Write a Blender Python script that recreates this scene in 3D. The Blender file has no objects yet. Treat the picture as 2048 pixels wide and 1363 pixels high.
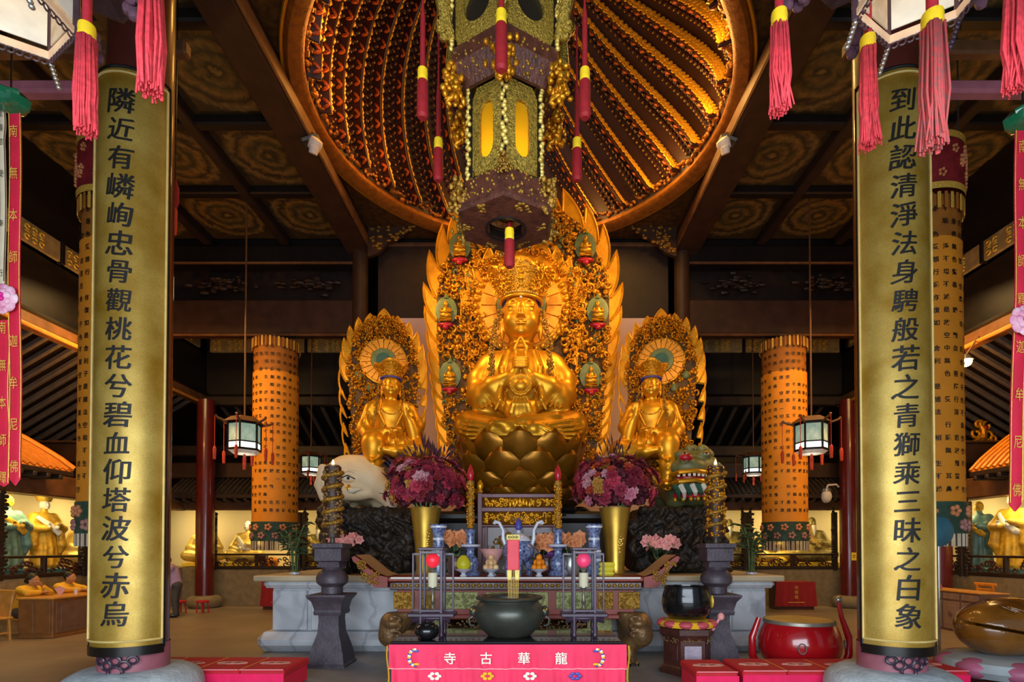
import bpy, bmesh, math, random
import numpy as np
import openvdb
from math import sin, cos, pi, radians as R, sqrt, atan2
from mathutils import Vector, Matrix, Euler, geometry

SC = bpy.context.scene
COL = SC.collection
# ------------------------------------------------------------------ camera
F, CX0, HOR, CAMX, CAMZ, PIT = 1100.0, 1061.0, 1097.0, 0.2, 1.8, R(1.0)
CY0 = HOR - F * math.tan(PIT)
cam = bpy.data.cameras.new('camera'); camo = bpy.data.objects.new('camera', cam); COL.objects.link(camo)
cam.sensor_width = 36.0; cam.lens = F * 36.0 / 2048
cam.shift_x = (1024 - CX0) / 2048; cam.shift_y = (CY0 - 681.5) / 2048
cam.clip_start = 0.05; cam.clip_end = 200
camo.location = (CAMX, 0, CAMZ); camo.rotation_euler = (pi / 2 + PIT, 0, 0)
SC.camera = camo
def at(x, y, Y):
    """point at depth Y (metres into the hall) seen at photo pixel x, y"""
    a, b = (x - CX0) / F, (CY0 - y) / F
    dy, dz = cos(PIT) - b * sin(PIT), sin(PIT) + b * cos(PIT)
    t = Y / dy
    return (CAMX + a * t, Y, CAMZ + dz * t)
# ------------------------------------------------------------------ view, sky light, lamps
SC.cycles.max_bounces = 7; SC.cycles.diffuse_bounces = 3; SC.cycles.glossy_bounces = 3; SC.cycles.transparent_max_bounces = 12
SC.view_settings.view_transform = 'Standard'; SC.view_settings.look = 'None'
SC.view_settings.gamma = 1; SC.view_settings.exposure = 0.0; SC.view_settings.use_curve_mapping = False
W = bpy.data.worlds.new('daylight'); SC.world = W; W.use_nodes = True
wn = W.node_tree.nodes; wl = W.node_tree.links; wn.clear()
wo = wn.new('ShaderNodeOutputWorld'); wb = wn.new('ShaderNodeBackground')
wb.inputs[0].default_value = (0.62, 0.78, 1.0, 1); wb.inputs[1].default_value = 0.33
wl.new(wb.outputs[0], wo.inputs[0])
def look(o, tgt):
    o.rotation_euler = (Vector(tgt) - o.location).to_track_quat('-Z', 'Y').to_euler()
def lamp(name, kind, loc, power, col, tgt=None, size=0.3, spot=60, blend=0.5, sy=None):
    l = bpy.data.lights.new(name, kind); l.energy = power; l.color = col
    if kind == 'AREA':
        l.size = size
        if sy: l.shape = 'RECTANGLE'; l.size_y = sy
    else: l.shadow_soft_size = size
    if kind == 'SPOT': l.spot_size = R(spot); l.spot_blend = blend
    o = bpy.data.objects.new(name, l); COL.objects.link(o); o.location = loc
    if tgt: look(o, tgt)
    return o
WARM = (1.0, 0.62, 0.22); AMBER = (1.0, 0.45, 0.08); DAY = (0.80, 0.90, 1.0); YEL = (1.0, 0.76, 0.32)
# daylight through the open hall front behind the camera
lamp('front_daylight', 'AREA', (0, -1.6, 2.3), 900, DAY, (0, 8, .6), 9, sy=3.6)
# floodlights of the hall trained on the statues
lamp('flood_light', 'SPOT', (-4.0, 9.9, 9.2), 900, WARM, (0, 12.4, 6.6), .15, 55, .7)
lamp('flood_light', 'SPOT', (4.0, 9.9, 9.2), 900, WARM, (0, 12.4, 6.6), .15, 55, .7)
lamp('flood_light', 'SPOT', (0, 6.4, 9.3), 800, WARM, (0, 12.2, 6.4), .2, 36, .8)
lamp('flood_light', 'SPOT', (-3.2, 7.4, 6.5), 320, WARM, (-2.9, 11.6, 4.5), .2, 45, .7)
lamp('flood_light', 'SPOT', (3.2, 7.4, 6.5), 320, WARM, (2.9, 11.6, 4.5), .2, 45, .7)
# cove lights of the dome
for a_, e_ in ((-28, 95), (-4, 95), (25, 85), (62, 60), (118, 30), (155, 34), (184, 44), (208, 44)):
    lamp('cove_light', 'POINT', (3.25 * cos(R(a_)), 10.65 + 3.25 * sin(R(a_)), 10.5), e_, AMBER if a_ > 90 else (1, .55, .14), None, .2)
# warm light inside the hall aisles
for s_ in (-1, 1):
    lamp('aisle_light', 'AREA', (s_ * 8.2, 11.5, 7.4), 210, WARM, (s_ * 8.4, 12.5, 0), 2.5)
lamp('aisle_light', 'POINT', (9.3, 12.2, 5.75), 95, AMBER, None, .12)
lamp('aisle_light', 'POINT', (-9.3, 12.2, 5.75), 120, AMBER, None, .12)
# ------------------------------------------------------------------ materials
def lin(h):
    if isinstance(h, str):
        c = [int(h[i:i + 2], 16) / 255 for i in (0, 2, 4)]
    else: c = [v / 255 for v in h]
    return tuple(v / 12.92 if v <= .04045 else ((v + .055) / 1.055) ** 2.4 for v in c)
MATS = {}
def mat(name, c, rough=.5, metal=0., var=.25, scale=6., bump=0., bscale=None, c2=None, emit=0., ecol=None, spec=.5, alpha=1., trans=0., coat=0., detail=3.):
    m = bpy.data.materials.new(name); m.use_nodes = True; N = m.node_tree.nodes; L = m.node_tree.links
    b = N['Principled BSDF']; c = lin(c)
    tc = N.new('ShaderNodeTexCoord'); nz = N.new('ShaderNodeTexNoise'); nz.inputs['Scale'].default_value = scale; nz.inputs['Detail'].default_value = detail
    L.new(tc.outputs['Object'], nz.inputs['Vector'])
    rp = N.new('ShaderNodeValToRGB'); rp.color_ramp.elements[0].position = .3; rp.color_ramp.elements[1].position = .7
    a = tuple(v * (1 - var) for v in c); d = lin(c2) if c2 else tuple(min(1, v * (1 + var)) for v in c)
    rp.color_ramp.elements[0].color = (*a, 1); rp.color_ramp.elements[1].color = (*d, 1)
    L.new(nz.outputs['Fac'], rp.inputs[0]); L.new(rp.outputs[0], b.inputs['Base Color'])
    b.inputs['Roughness'].default_value = rough; b.inputs['Metallic'].default_value = metal
    b.inputs['Specular IOR Level'].default_value = spec; b.inputs['Coat Weight'].default_value = coat
    b.inputs['Alpha'].default_value = alpha; b.inputs['Transmission Weight'].default_value = trans
    if emit:
        b.inputs['Emission Color'].default_value = (*(lin(ecol) if ecol else c), 1); b.inputs['Emission Strength'].default_value = emit
    if bump:
        n2 = N.new('ShaderNodeTexNoise'); n2.inputs['Scale'].default_value = bscale or scale * 3; n2.inputs['Detail'].default_value = 4
        L.new(tc.outputs['Object'], n2.inputs['Vector'])
        bp = N.new('ShaderNodeBump'); bp.inputs['Strength'].default_value = bump; bp.inputs['Distance'].default_value = .03
        L.new(n2.outputs['Fac'], bp.inputs['Height']); L.new(bp.outputs[0], b.inputs['Normal'])
    MATS[name] = m
    return m
def node_mat(name, build):
    m = bpy.data.materials.new(name); m.use_nodes = True
    build(m.node_tree.nodes, m.node_tree.links, m.node_tree.nodes['Principled BSDF']); MATS[name] = m
    return m
M = MATS
mat('gold', 'E0A020', .38, .65, .22, 3, .12, 14)
mat('gold_face', 'DC9A1E', .40, .68, .16, 2.2, .05, 9)
mat('gold_flame', 'F5A416', .45, .45, .18, 5, .15, 20)
mat('gold_relief', 'D08C18', .36, .7, .45, 22, .35, 40)
mat('gold_dull', 'A87C2C', .45, .6, .5, 30, .5, 60)
mat('relief_ground', '5A3A12', .6, .3, .5, 9, .3, 30)
mat('jade_green', '6E7A48', .5, 0, .2, 8)
mat('deep_green', '2E5A48', .5, 0, .3, 10)
mat('halo_orange', 'F0A028', .5, .2, .15, 6)
mat('brown_beam', '402818', .55, 0, .3, 3, .1, 12)
mat('brown_light', '6A4526', .55, 0, .3, 4, .1, 14)
mat('dark_wood', '2E1E14', .55, 0, .3, 4, .1, 14)
mat('black_wood', '17100C', .5, 0, .3, 4)
mat('red_lacquer', '64201C', .25, 0, .18, 3, coat=.3)
mat('column_red', '5A221A', .35, 0, .15, 2, coat=.3)
mat('column_pink', '9A5A66', .45, 0, .2, 4)
mat('black_lacquer', '14110F', .3, 0, .2, 4)
mat('ink', '15120F', .6, 0, .1, 4)
mat('stone_base', 'A8B4BA', .75, 0, .18, 7, .35, 25)
mat('stone_warm', '8C7A5A', .8, 0, .2, 6, .3, 20)
mat('red_cloth', 'D81A3C', .75, 0, .12, 5)
mat('pink_cloth', 'F0305A', .7, 0, .10, 4, .1, 30)
mat('gold_thread', 'E8B84A', .5, .2, .2, 40)
mat('yellow_cloth', 'E8B020', .7, 0, .15, 9)
mat('white_paint', 'E8E0D8', .5, 0, .05, 5)
mat('cream_wall', 'F2D2BE', .8, 0, .06, .8)
mat('case_wall', 'F2E2B4', .8, 0, .05, .7)
mat('cream_elephant', 'E2C89E', .55, 0, .10, 3)
mat('tassel_red', 'E0404A', .7, 0, .25, 30)
mat('tassel_red_shade', 'B01E2C', .7, 0, .2, 30)
mat('band_yellow', 'F0C820', .5, 0, .1, 20)
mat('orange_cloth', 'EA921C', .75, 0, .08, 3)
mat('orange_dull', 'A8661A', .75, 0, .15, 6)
mat('banner_red', '8A1A20', .7, 0, .3, 8)
mat('banner_green', '2E4A38', .7, 0, .35, 12)
mat('ribbon_red', 'CE1A3A', .6, 0, .1, 6)
mat('bronze', '42443C', .34, .45, .2, 5, .06, 30)
mat('black_bowl', '1C1E20', .18, .5, .15, 4, coat=.5)
mat('drum_red', 'A81018', .2, 0, .12, 2, coat=.6)
mat('drum_skin', 'CCA84A', .6, 0, .15, 4)
mat('hoop_grey', '8A8478', .4, .5, .2, 8)
mat('rosewood', '4A2620', .35, 0, .3, 8, .1, 20, coat=.2)
mat('purple_wood', '6A3A44', .4, 0, .2, 6)
mat('plum_stone', '4A4048', .5, .1, .3, 6, .2, 25)
mat('desk_wood', '8A5A2E', .4, 0, .2, 5, .06, 30)
mat('desk_shade', '7A5A48', .45, 0, .15, 6)
mat('yellow_wood', 'C88A36', .45, 0, .15, 8)
mat('fish_wood', '6E4212', .2, .0, .25, 2.2, coat=.6, c2='9A6420')
mat('cushion_mauve', 'A85A78', .5, 0, .15, 4)
mat('cushion_grey', '9AA4A8', .5, 0, .15, 4)
mat('porcelain', 'C8CCD8', .25, 0, .1, 6, coat=.4)
mat('porcelain_blue', '22346E', .25, 0, .35, 26, c2='8E9CC4', coat=.4)
mat('brass', 'D8AE48', .34, .75, .15, 4, .05, 10)
mat('silver', 'B8B4AC', .3, .8, .15, 8)
mat('red_glow', 'F01830', .3, 0, .05, 4, emit=.55)
mat('pink_glow', 'F0386A', .3, 0, .05, 4, emit=.3)
mat('flame_glow', 'FFE0A0', .5, 0, .02, 4, emit=14, ecol='FFC870')
mat('lamp_glow', 'FFF0D0', .5, 0, .02, 4, emit=40, ecol='FFD080')
mat('lantern_glass', '9CB8A0', .4, 0, .5, 5, emit=.35, ecol='A8D0B4', c2='DCEBD8')
mat('lantern_bright', 'FFFFF8', .4, 0, .02, 6, emit=1.3, ecol='F4FFF4')
mat('lantern_amber', 'E8B020', .4, 0, .2, 3, emit=.75, ecol='F0B818')
mat('lantern_dark', '1E1810', .4, 0, .3, 3)
mat('lantern_paper', 'E8E0CC', .6, 0, .15, 5, emit=.12, ecol='F4EEDC')
mat('lantern_cream', 'F0C8A0', .5, 0, .15, 6, emit=.1)
mat('lantern_wood', '4A3238', .45, 0, .3, 8, .15, 30)
mat('lantern_gold', 'A88A34', .38, .65, .6, 60, .6, 90)
mat('leaf', '2E4020', .6, 0, .4, 9)
mat('leaf_dark', '1E3018', .6, 0, .4, 9)
mat('stem_green', '5A7038', .6, 0, .3, 9)
for i_, h_ in enumerate(('6E1028', '8E1C34', 'B03048', 'C07084', '7A1020', 'A03420', 'B07C30', '8A2038', 'C08890')):
    mat('blossom_%d' % i_, h_, .7, 0, .3, 30)
mat('lily_pink', 'F0A098', .6, 0, .2, 20)
mat('lily_orange', 'D88A58', .6, 0, .25, 20)
mat('pomelo', 'C8C020', .45, 0, .15, 8, .1, 60)
mat('tangerine', 'F08A10', .42, 0, .1, 8, .1, 60)
mat('peach', 'F0A878', .5, 0, .25, 9, c2='F4DC9C')
mat('rock', '1A1612', .55, 0, .5, 5, .9, 22, c2='43362A', detail=8.)
mat('lion_green', '2E5A40', .5, 0, .35, 6)
mat('lion_olive', '6A6A40', .5, .1, .3, 8)
mat('tooth_white', 'E8E0C8', .4, 0, .05, 6)
mat('skin', 'B8804E', .55, 0, .08, 9)
mat('hair_black', '18120E', .5, 0, .3, 30)
mat('shirt_yellow', 'E8B028', .7, 0, .1, 9)
mat('shirt_lilac', 'B898B8', .7, 0, .08, 9)
mat('trousers_grey', '4A4640', .8, 0, .15, 9)
mat('robe_yellow', 'D8A830', .5, .25, .35, 7)
mat('robe_teal', '6A9088', .5, .1, .35, 7)
mat('statue_white', 'E8E4D4', .5, 0, .08, 6)
mat('statue_gold', 'E0C060', .4, .45, .25, 6)
mat('statue_olive', '9A8A4A', .5, .3, .4, 8)
mat('tile_orange', 'D8841E', .4, .1, .2, 9)
mat('tile_unlit', '3A3028', .6, 0, .3, 6)  # unlit look of the back roofs is put into the tile colour
mat('bright_gold', 'ECC24A', .45, .35, .25, 20)  # on the friezes this bright tone stands for light through the lattice
mat('frieze_backlit', '9A8658', .7, 0, .25, 6)  # light from behind the friezes is put into this panel colour
mat('lotus_pink', 'E87AA8', .5, 0, .2, 12, c2='F4D0DC')
mat('magenta', 'D8188A', .5, 0, .1, 8)
mat('silk_cream', 'D8C8A8', .7, 0, .12, 6)
mat('teal_paint', '3A6A7A', .4, 0, .2, 4)
mat('glaze_blue', '4A4AA0', .4, 0, .2, 8)
mat('pink_paper', 'F0B0A8', .7, 0, .1, 8)
mat('ruby', 'B01828', .3, 0, .2, 6)
mat('incense', 'D8B050', .8, 0, .1, 30)
mat('metal_grey', '5A5650', .4, .6, .2, 8)
mat('rafter', '50483E', .6, 0, .2, 6)
mat('petal_lotus', '966214', .34, .7, .3, 2.5)
mat('glaze_purple', '5A2A6A', .6, 0, .2, 8)
mat('plum_frame', '3A2A3A', .35, .1, .25, 8)
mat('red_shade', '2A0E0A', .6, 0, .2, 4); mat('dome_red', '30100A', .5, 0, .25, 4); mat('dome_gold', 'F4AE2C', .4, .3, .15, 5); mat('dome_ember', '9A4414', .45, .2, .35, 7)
mat('embroid_pink', 'B07A70', .7, 0, .3, 14)
mat('embroid_tan', 'C88878', .7, 0, .3, 20)
mat('apron_stone', '7E7E80', .5, 0, .15, 3)
mat('border_gold', 'D8BC70', .6, .1, .1, 9)
mat('dome_rim', '9A5E1C', .45, .4, .3, 9, .3, 30)
mat('bloom_core', '5A1828', .8, 0, .5, 14)
mat('marble_toplit', 'C8B490', .35, 0, .12, 2)  # yellowish light on the altar top is put into the slab colour
mat('table_red', '8A3020', .45, 0, .2, 6); mat('desk_pale', 'B89066', .5, 0, .15, 5); mat('pale_gold', '9A9A62', .5, .4, .3, 30, .4, 50); mat('relief_bronze', '8A6A44', .45, .4, .35, 20, .4, 40); mat('leg_bronze', '80603C', .42, .4, .35, 9, .3, 30)
mat('black_gloss', '16121A', .12, 0, .2, 4, coat=.6); mat('silk_pink', 'F0A0A8', .6, 0, .05, 9); mat('thread_pale', 'F0E8D4', .6, 0, .1, 30)
mat('ash', '6A645C', .9, 0, .2, 20); mat('paper_red', 'D8404C', .6, 0, .08, 12); mat('label_yellow', 'E8D070', .6, 0, .1, 20)
mat('brass_dull', '9A9080', .35, .8, .2, 8)
mat('yellow_bright', 'E8DC30', .7, 0, .08, 9)
mat('leaf_mauve', '4A2430', .7, 0, .4, 9)
mat('relief_gold_ground', '8A5A18', .5, .4, .3, 12)
mat('candle_brown', '3A2418', .5, .1, .3, 12)
mat('panel_mauve', 'A89AA8', .5, 0, .15, 9, .2, 30); mat('petal_pink', 'B84A54', .5, 0, .25, 6)
mat('kneel_red', 'C01826', .7, 0, .12, 5); mat('kneel_pink', 'EE0E58', .7, 0, .1, 4); mat('embroid_grey', '8A4A48', .7, 0, .2, 20)
mat('lantern_plum', '522A1C', .45, .1, .35, 14, .3, 40); mat('tassel_deep', '901018', .7, 0, .15, 30); mat('lantern_dim', '6A5A20', .5, 0, .3, 6)
mat('panel_paint', 'D8B488', .6, 0, .3, 7, c2='E0CDB0', emit=.05); mat('pendant_plum', '6A4A5A', .5, .1, .3, 12); mat('tassel_faded', 'B07068', .7, 0, .3, 30, c2='E0484C')
mat('tassel_orange', 'C84020', .7, 0, .2, 20)
mat('green_glaze', '1E6A48', .2, 0, .25, 8, coat=.6)
mat('cab_rose', '9A7A68', .45, 0, .12, 6)
mat('orange_wood', 'D88420', .45, 0, .15, 8)
mat('deep_cloth', '9A1418', .7, 0, .15, 5)
def _glass(N, L, b):
    out = N['Material Output']; t = N.new('ShaderNodeBsdfTransparent'); g = N.new('ShaderNodeBsdfGlossy'); mx = N.new('ShaderNodeMixShader')
    t.inputs[0].default_value = (.93, .95, .95, 1); g.inputs['Roughness'].default_value = .02
    fr = N.new('ShaderNodeFresnel'); fr.inputs[0].default_value = 1.08
    L.new(fr.outputs[0], mx.inputs[0]); L.new(t.outputs[0], mx.inputs[1]); L.new(g.outputs[0], mx.inputs[2]); L.new(mx.outputs[0], out.inputs[0])
node_mat('glass', _glass)
def _marble(N, L, b):
    tc = N.new('ShaderNodeTexCoord'); n = N.new('ShaderNodeTexNoise'); n.inputs['Scale'].default_value = 1.6; n.inputs['Detail'].default_value = 8; n.inputs['Distortion'].default_value = 1.5
    w = N.new('ShaderNodeTexWave'); w.inputs['Scale'].default_value = .5; w.inputs['Distortion'].default_value = 9; w.inputs['Detail'].default_value = 5; w.inputs['Detail Scale'].default_value = 1.4
    r = N.new('ShaderNodeValToRGB'); r.color_ramp.elements[0].color = (*lin('AEB2B8'), 1); r.color_ramp.elements[1].color = (*lin('D6D8DC'), 1); r.color_ramp.elements[0].position = .3; r.color_ramp.elements[1].position = .65
    r2 = N.new('ShaderNodeValToRGB'); r2.color_ramp.elements[0].color = (.55, .56, .6, 1); r2.color_ramp.elements[0].position = .0; r2.color_ramp.elements[1].position = .05; r2.color_ramp.elements[1].color = (1, 1, 1, 1)
    m = N.new('ShaderNodeMix'); m.data_type = 'RGBA'; m.blend_type = 'MULTIPLY'; m.inputs[0].default_value = .6
    for t in (n, w): L.new(tc.outputs['Object'], t.inputs['Vector'])
    L.new(n.outputs['Fac'], r.inputs[0]); L.new(w.outputs['Fac'], r2.inputs[0]); L.new(r.outputs[0], m.inputs[6]); L.new(r2.outputs[0], m.inputs[7]); L.new(m.outputs[2], b.inputs['Base Color'])
    b.inputs['Roughness'].default_value = .5
node_mat('marble', _marble)
def _floor(N, L, b):
    tc = N.new('ShaderNodeTexCoord'); br = N.new('ShaderNodeTexBrick'); br.offset = .5
    br.inputs['Scale'].default_value = 1; br.inputs['Brick Width'].default_value = .9; br.inputs['Row Height'].default_value = .9; br.inputs['Mortar Size'].default_value = .006
    br.inputs['Color1'].default_value = (*lin('8C7A68'), 1); br.inputs['Color2'].default_value = (*lin('96836E'), 1); br.inputs['Mortar'].default_value = (*lin('7C6A58'), 1)
    n = N.new('ShaderNodeTexNoise'); n.inputs['Scale'].default_value = .7; n.inputs['Detail'].default_value = 6
    m = N.new('ShaderNodeMix'); m.data_type = 'RGBA'; m.blend_type = 'OVERLAY'; m.inputs[0].default_value = .35
    L.new(tc.outputs['Object'], br.inputs['Vector']); L.new(tc.outputs['Object'], n.inputs['Vector'])
    L.new(br.outputs['Color'], m.inputs[6]); L.new(n.outputs['Fac'], m.inputs[7]); L.new(m.outputs[2], b.inputs['Base Color'])
    b.inputs['Roughness'].default_value = .42
node_mat('floor_stone', _floor)
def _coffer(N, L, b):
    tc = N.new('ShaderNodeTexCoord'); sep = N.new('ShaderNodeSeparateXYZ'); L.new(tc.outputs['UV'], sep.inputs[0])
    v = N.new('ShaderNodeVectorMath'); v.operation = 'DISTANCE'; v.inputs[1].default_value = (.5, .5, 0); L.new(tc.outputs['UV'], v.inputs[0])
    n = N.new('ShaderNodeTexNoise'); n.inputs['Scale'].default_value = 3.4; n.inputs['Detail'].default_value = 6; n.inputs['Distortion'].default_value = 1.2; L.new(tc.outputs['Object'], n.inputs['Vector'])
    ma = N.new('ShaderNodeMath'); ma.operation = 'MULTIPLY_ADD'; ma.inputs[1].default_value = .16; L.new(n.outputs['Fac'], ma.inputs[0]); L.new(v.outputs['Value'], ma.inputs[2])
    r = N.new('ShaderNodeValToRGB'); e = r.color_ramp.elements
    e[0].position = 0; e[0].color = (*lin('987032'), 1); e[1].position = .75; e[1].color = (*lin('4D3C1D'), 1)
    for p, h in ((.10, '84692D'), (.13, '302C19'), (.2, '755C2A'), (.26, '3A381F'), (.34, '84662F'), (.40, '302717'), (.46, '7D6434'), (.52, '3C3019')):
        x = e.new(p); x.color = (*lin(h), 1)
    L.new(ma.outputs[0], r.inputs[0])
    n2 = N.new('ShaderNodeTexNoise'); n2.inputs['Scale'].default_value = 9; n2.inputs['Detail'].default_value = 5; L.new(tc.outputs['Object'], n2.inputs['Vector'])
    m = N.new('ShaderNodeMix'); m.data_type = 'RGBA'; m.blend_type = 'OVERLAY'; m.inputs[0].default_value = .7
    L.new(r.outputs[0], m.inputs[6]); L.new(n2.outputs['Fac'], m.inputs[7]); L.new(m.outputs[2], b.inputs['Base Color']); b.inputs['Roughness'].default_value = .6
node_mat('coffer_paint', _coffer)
def _plaque(N, L, b):
    tc = N.new('ShaderNodeTexCoord'); n = N.new('ShaderNodeTexNoise'); n.inputs['Scale'].default_value = 1.9; n.inputs['Detail'].default_value = 8
    n2 = N.new('ShaderNodeTexNoise'); n2.inputs['Scale'].default_value = 60; n2.inputs['Detail'].default_value = 2
    for t in (n, n2): L.new(tc.outputs['Object'], t.inputs['Vector'])
    r = N.new('ShaderNodeValToRGB'); r.color_ramp.elements[0].position = .32; r.color_ramp.elements[1].position = .72
    r.color_ramp.elements[0].color = (*lin('9C761E'), 1); r.color_ramp.elements[1].color = (*lin('CEB05A'), 1)
    m = N.new('ShaderNodeMix'); m.data_type = 'RGBA'; m.blend_type = 'OVERLAY'; m.inputs[0].default_value = .25
    L.new(n.outputs['Fac'], r.inputs[0]); L.new(r.outputs[0], m.inputs[6]); L.new(n2.outputs['Fac'], m.inputs[7]); L.new(m.outputs[2], b.inputs['Base Color'])
    b.inputs['Roughness'].default_value = .42; b.inputs['Metallic'].default_value = .45
node_mat('plaque_gold', _plaque)
# ------------------------------------------------------------------ mesh builder
def rot(rx=0, ry=0, rz=0): return np.array(Euler((rx, ry, rz)).to_matrix())
class MB:
    def __init__(s): s.v = []; s.f = []; s.m = []; s.n = 0
    def add(s, v, f, m=0, T=None, loc=None):
        v = np.asarray(v, float).reshape(-1, 3)
        if T is not None: v = v @ np.asarray(T).T
        if loc is not None: v = v + np.asarray(loc)
        b = s.n; s.v.append(v); s.n += len(v)
        for q in f: s.f.append([i + b for i in q])
        s.m += [m] * len(f) if not isinstance(m, list) else m
        return s
    def merge(s, o, T=None, loc=None, m=None):
        if not o.v: return s
        return s.add(np.vstack(o.v), o.f, list(o.m) if m is None else m, T, loc)
    def box(s, c, d, b=.0, m=0, T=None, taper=1.):
        hx, hy, hz = (max(q, 1e-4) / 2 for q in d); b = min(b, hx * .9, hy * .9, hz * .9)
        if b <= 0:
            v = [(x * hx * (taper if z > 0 else 1), y * hy * (taper if z > 0 else 1), z * hz) for z in (-1, 1) for y in (-1, 1) for x in (-1, 1)]
            f = [(0, 2, 3, 1), (4, 5, 7, 6), (0, 1, 5, 4), (2, 6, 7, 3), (0, 4, 6, 2), (1, 3, 7, 5)]
            return s.add(v, f, m, T, c)
        v = []; ix = {}
        for sx in (-1, 1):
            for sy in (-1, 1):
                for sz in (-1, 1):
                    for a in range(3):
                        p = [sx * hx, sy * hy, sz * hz]
                        for q in range(3):
                            if q != a: p[q] -= b * (sx, sy, sz)[q]
                        ix[sx, sy, sz, a] = len(v)
                        k = taper if sz > 0 else 1
                        v.append((p[0] * k, p[1] * k, p[2]))
        f = []
        for a in range(3):
            o1, o2 = [(1, 2), (2, 0), (0, 1)][a]
            for sg in (-1, 1):
                q = []
                for u, w in ((-1, -1), (1, -1), (1, 1), (-1, 1)):
                    k = [0, 0, 0]; k[a] = sg; k[o1] = u; k[o2] = w; q.append(ix[(*k, a)])
                f.append(q if sg > 0 else q[::-1])
            for u in (-1, 1):
                for w in (-1, 1):
                    k0 = [0, 0, 0]; k0[o1] = u; k0[o2] = w; k1 = list(k0); k0[a] = -1; k1[a] = 1
                    q = [ix[(*k0, o1)], ix[(*k1, o1)], ix[(*k1, o2)], ix[(*k0, o2)]]
                    f.append(q if u * w > 0 else q[::-1])
        for sx in (-1, 1):
            for sy in (-1, 1):
                for sz in (-1, 1):
                    q = [ix[sx, sy, sz, a] for a in range(3)]
                    f.append(q if sx * sy * sz > 0 else q[::-1])
        return s.add(v, f, m, T, c)
    def lathe(s, prof, n=24, c=(0, 0, 0), m=0, T=None, a0=0, sq=(1, 1), cap=True, wob=None):
        v = []; f = []; k = len(prof)
        for j, (r, z) in enumerate(prof):
            for i in range(n):
                a = a0 + 2 * pi * i / n; q = r * (wob(a, z) if wob else 1)
                v.append((q * cos(a) * sq[0], q * sin(a) * sq[1], z))
        for j in range(k - 1):
            for i in range(n):
                f.append((j * n + i, j * n + (i + 1) % n, (j + 1) * n + (i + 1) % n, (j + 1) * n + i))
        if cap:
            if prof[0][0] > 1e-4: f.append(tuple(range(n))[::-1])
            if prof[-1][0] > 1e-4: f.append(tuple((k - 1) * n + i for i in range(n)))
        return s.add(v, f, m, T, c)
    def ball(s, c, r, n=12, k=7, m=0, T=None):
        r = (r, r, r) if isinstance(r, (int, float)) else r
        pr = [(sin(pi * j / k), -cos(pi * j / k)) for j in range(k + 1)]; pr[0] = (1e-3, -1); pr[-1] = (1e-3, 1)
        D = np.diag(r); T = D if T is None else np.asarray(T) @ D
        return s.lathe(pr, n, c, m, T)
    def tube(s, pts, r, n=8, m=0, cap=True, flat=1., closed=False):
        P = [Vector(p) for p in pts]; k = len(P); rr = r if isinstance(r, (list, tuple)) else [r] * k
        v = []; f = []; up = None
        for i in range(k):
            t = (P[(i + 1) % k if closed else min(i + 1, k - 1)] - P[(i - 1) % k if closed else max(i - 1, 0)])
            if t.length < 1e-9: t = Vector((0, 0, 1))
            t.normalize()
            if up is None:
                up = Vector((0, 1, 0)) if abs(t.y) < .9 else Vector((1, 0, 0))
            u = (up - t * up.dot(t)); u.normalize(); up = u; w = t.cross(u)
            for j in range(n):
                a = 2 * pi * j / n; p = P[i] + u * (cos(a) * rr[i] * flat) + w * (sin(a) * rr[i]); v.append(tuple(p))
        for i in range(k if closed else k - 1):
            for j in range(n):
                i2 = (i + 1) % k; f.append((i * n + j, i * n + (j + 1) % n, i2 * n + (j + 1) % n, i2 * n + j))
        if cap and not closed: f += [tuple(range(n))[::-1], tuple((k - 1) * n + j for j in range(n))]
        return s.add(v, f, m)
    def plate(s, out, th, m=0, T=None, loc=None, rim=0., axis='y'):
        """outline of (x, z) points made solid: front face at y = -th/2 (towards the hall front)"""
        n = len(out); tri = geometry.tessellate_polygon([[Vector((x, z, 0)) for x, z in out]])
        ar = sum(out[i][0] * out[(i + 1) % n][1] - out[(i + 1) % n][0] * out[i][1] for i in range(n))
        v = [(x, -th / 2, z) for x, z in out] + [(x, th / 2, z) for x, z in out]; f = []
        for t in tri:
            a, b, c = (out[i] for i in t); sg = (b[0] - a[0]) * (c[1] - a[1]) - (b[1] - a[1]) * (c[0] - a[0])
            t = t if sg > 0 else t[::-1]
            f.append(tuple(t)); f.append(tuple(i + n for i in t[::-1]))
        for i in range(n):
            j = (i + 1) % n; q = (i, i + n, j + n, j); f.append(q if ar > 0 else q[::-1])
        s.add(v, f, m, T, loc)
        if rim:
            o = MB().tube([(x, -th / 2, z) for x, z in out], rim, 6, closed=True); s.merge(o, T, loc, m)
        return s
    def sheet(s, fn, nu, nv, m=0, th=0., T=None, loc=None):
        """grid surface fn(u, v) -> point, made solid along -y-ish normals when th is set"""
        g = np.array([[fn(i / nu, j / nv) for i in range(nu + 1)] for j in range(nv + 1)], float)
        v = g.reshape(-1, 3); w = nu + 1
        f = [(j * w + i, j * w + i + 1, (j + 1) * w + i + 1, (j + 1) * w + i) for j in range(nv) for i in range(nu)]
        if th:
            du = np.gradient(g, axis=1); dv = np.gradient(g, axis=0); nn = np.cross(du, dv); nn /= np.linalg.norm(nn, axis=2, keepdims=True) + 1e-9
            v2 = (g - nn * th).reshape(-1, 3); k = len(v)
            f2 = [tuple(i + k for i in q[::-1]) for q in f]
            bd = [i for i in range(w)] + [j * w + nu for j in range(1, nv + 1)] + [nv * w + i for i in range(nu - 1, -1, -1)] + [j * w for j in range(nv - 1, 0, -1)]
            f3 = [(bd[(i + 1) % len(bd)], bd[i], bd[i] + k, bd[(i + 1) % len(bd)] + k) for i in range(len(bd))]
            v = np.vstack([v, v2]); f = f + f2 + f3
        return s.add(v, f, m, T, loc)
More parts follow.
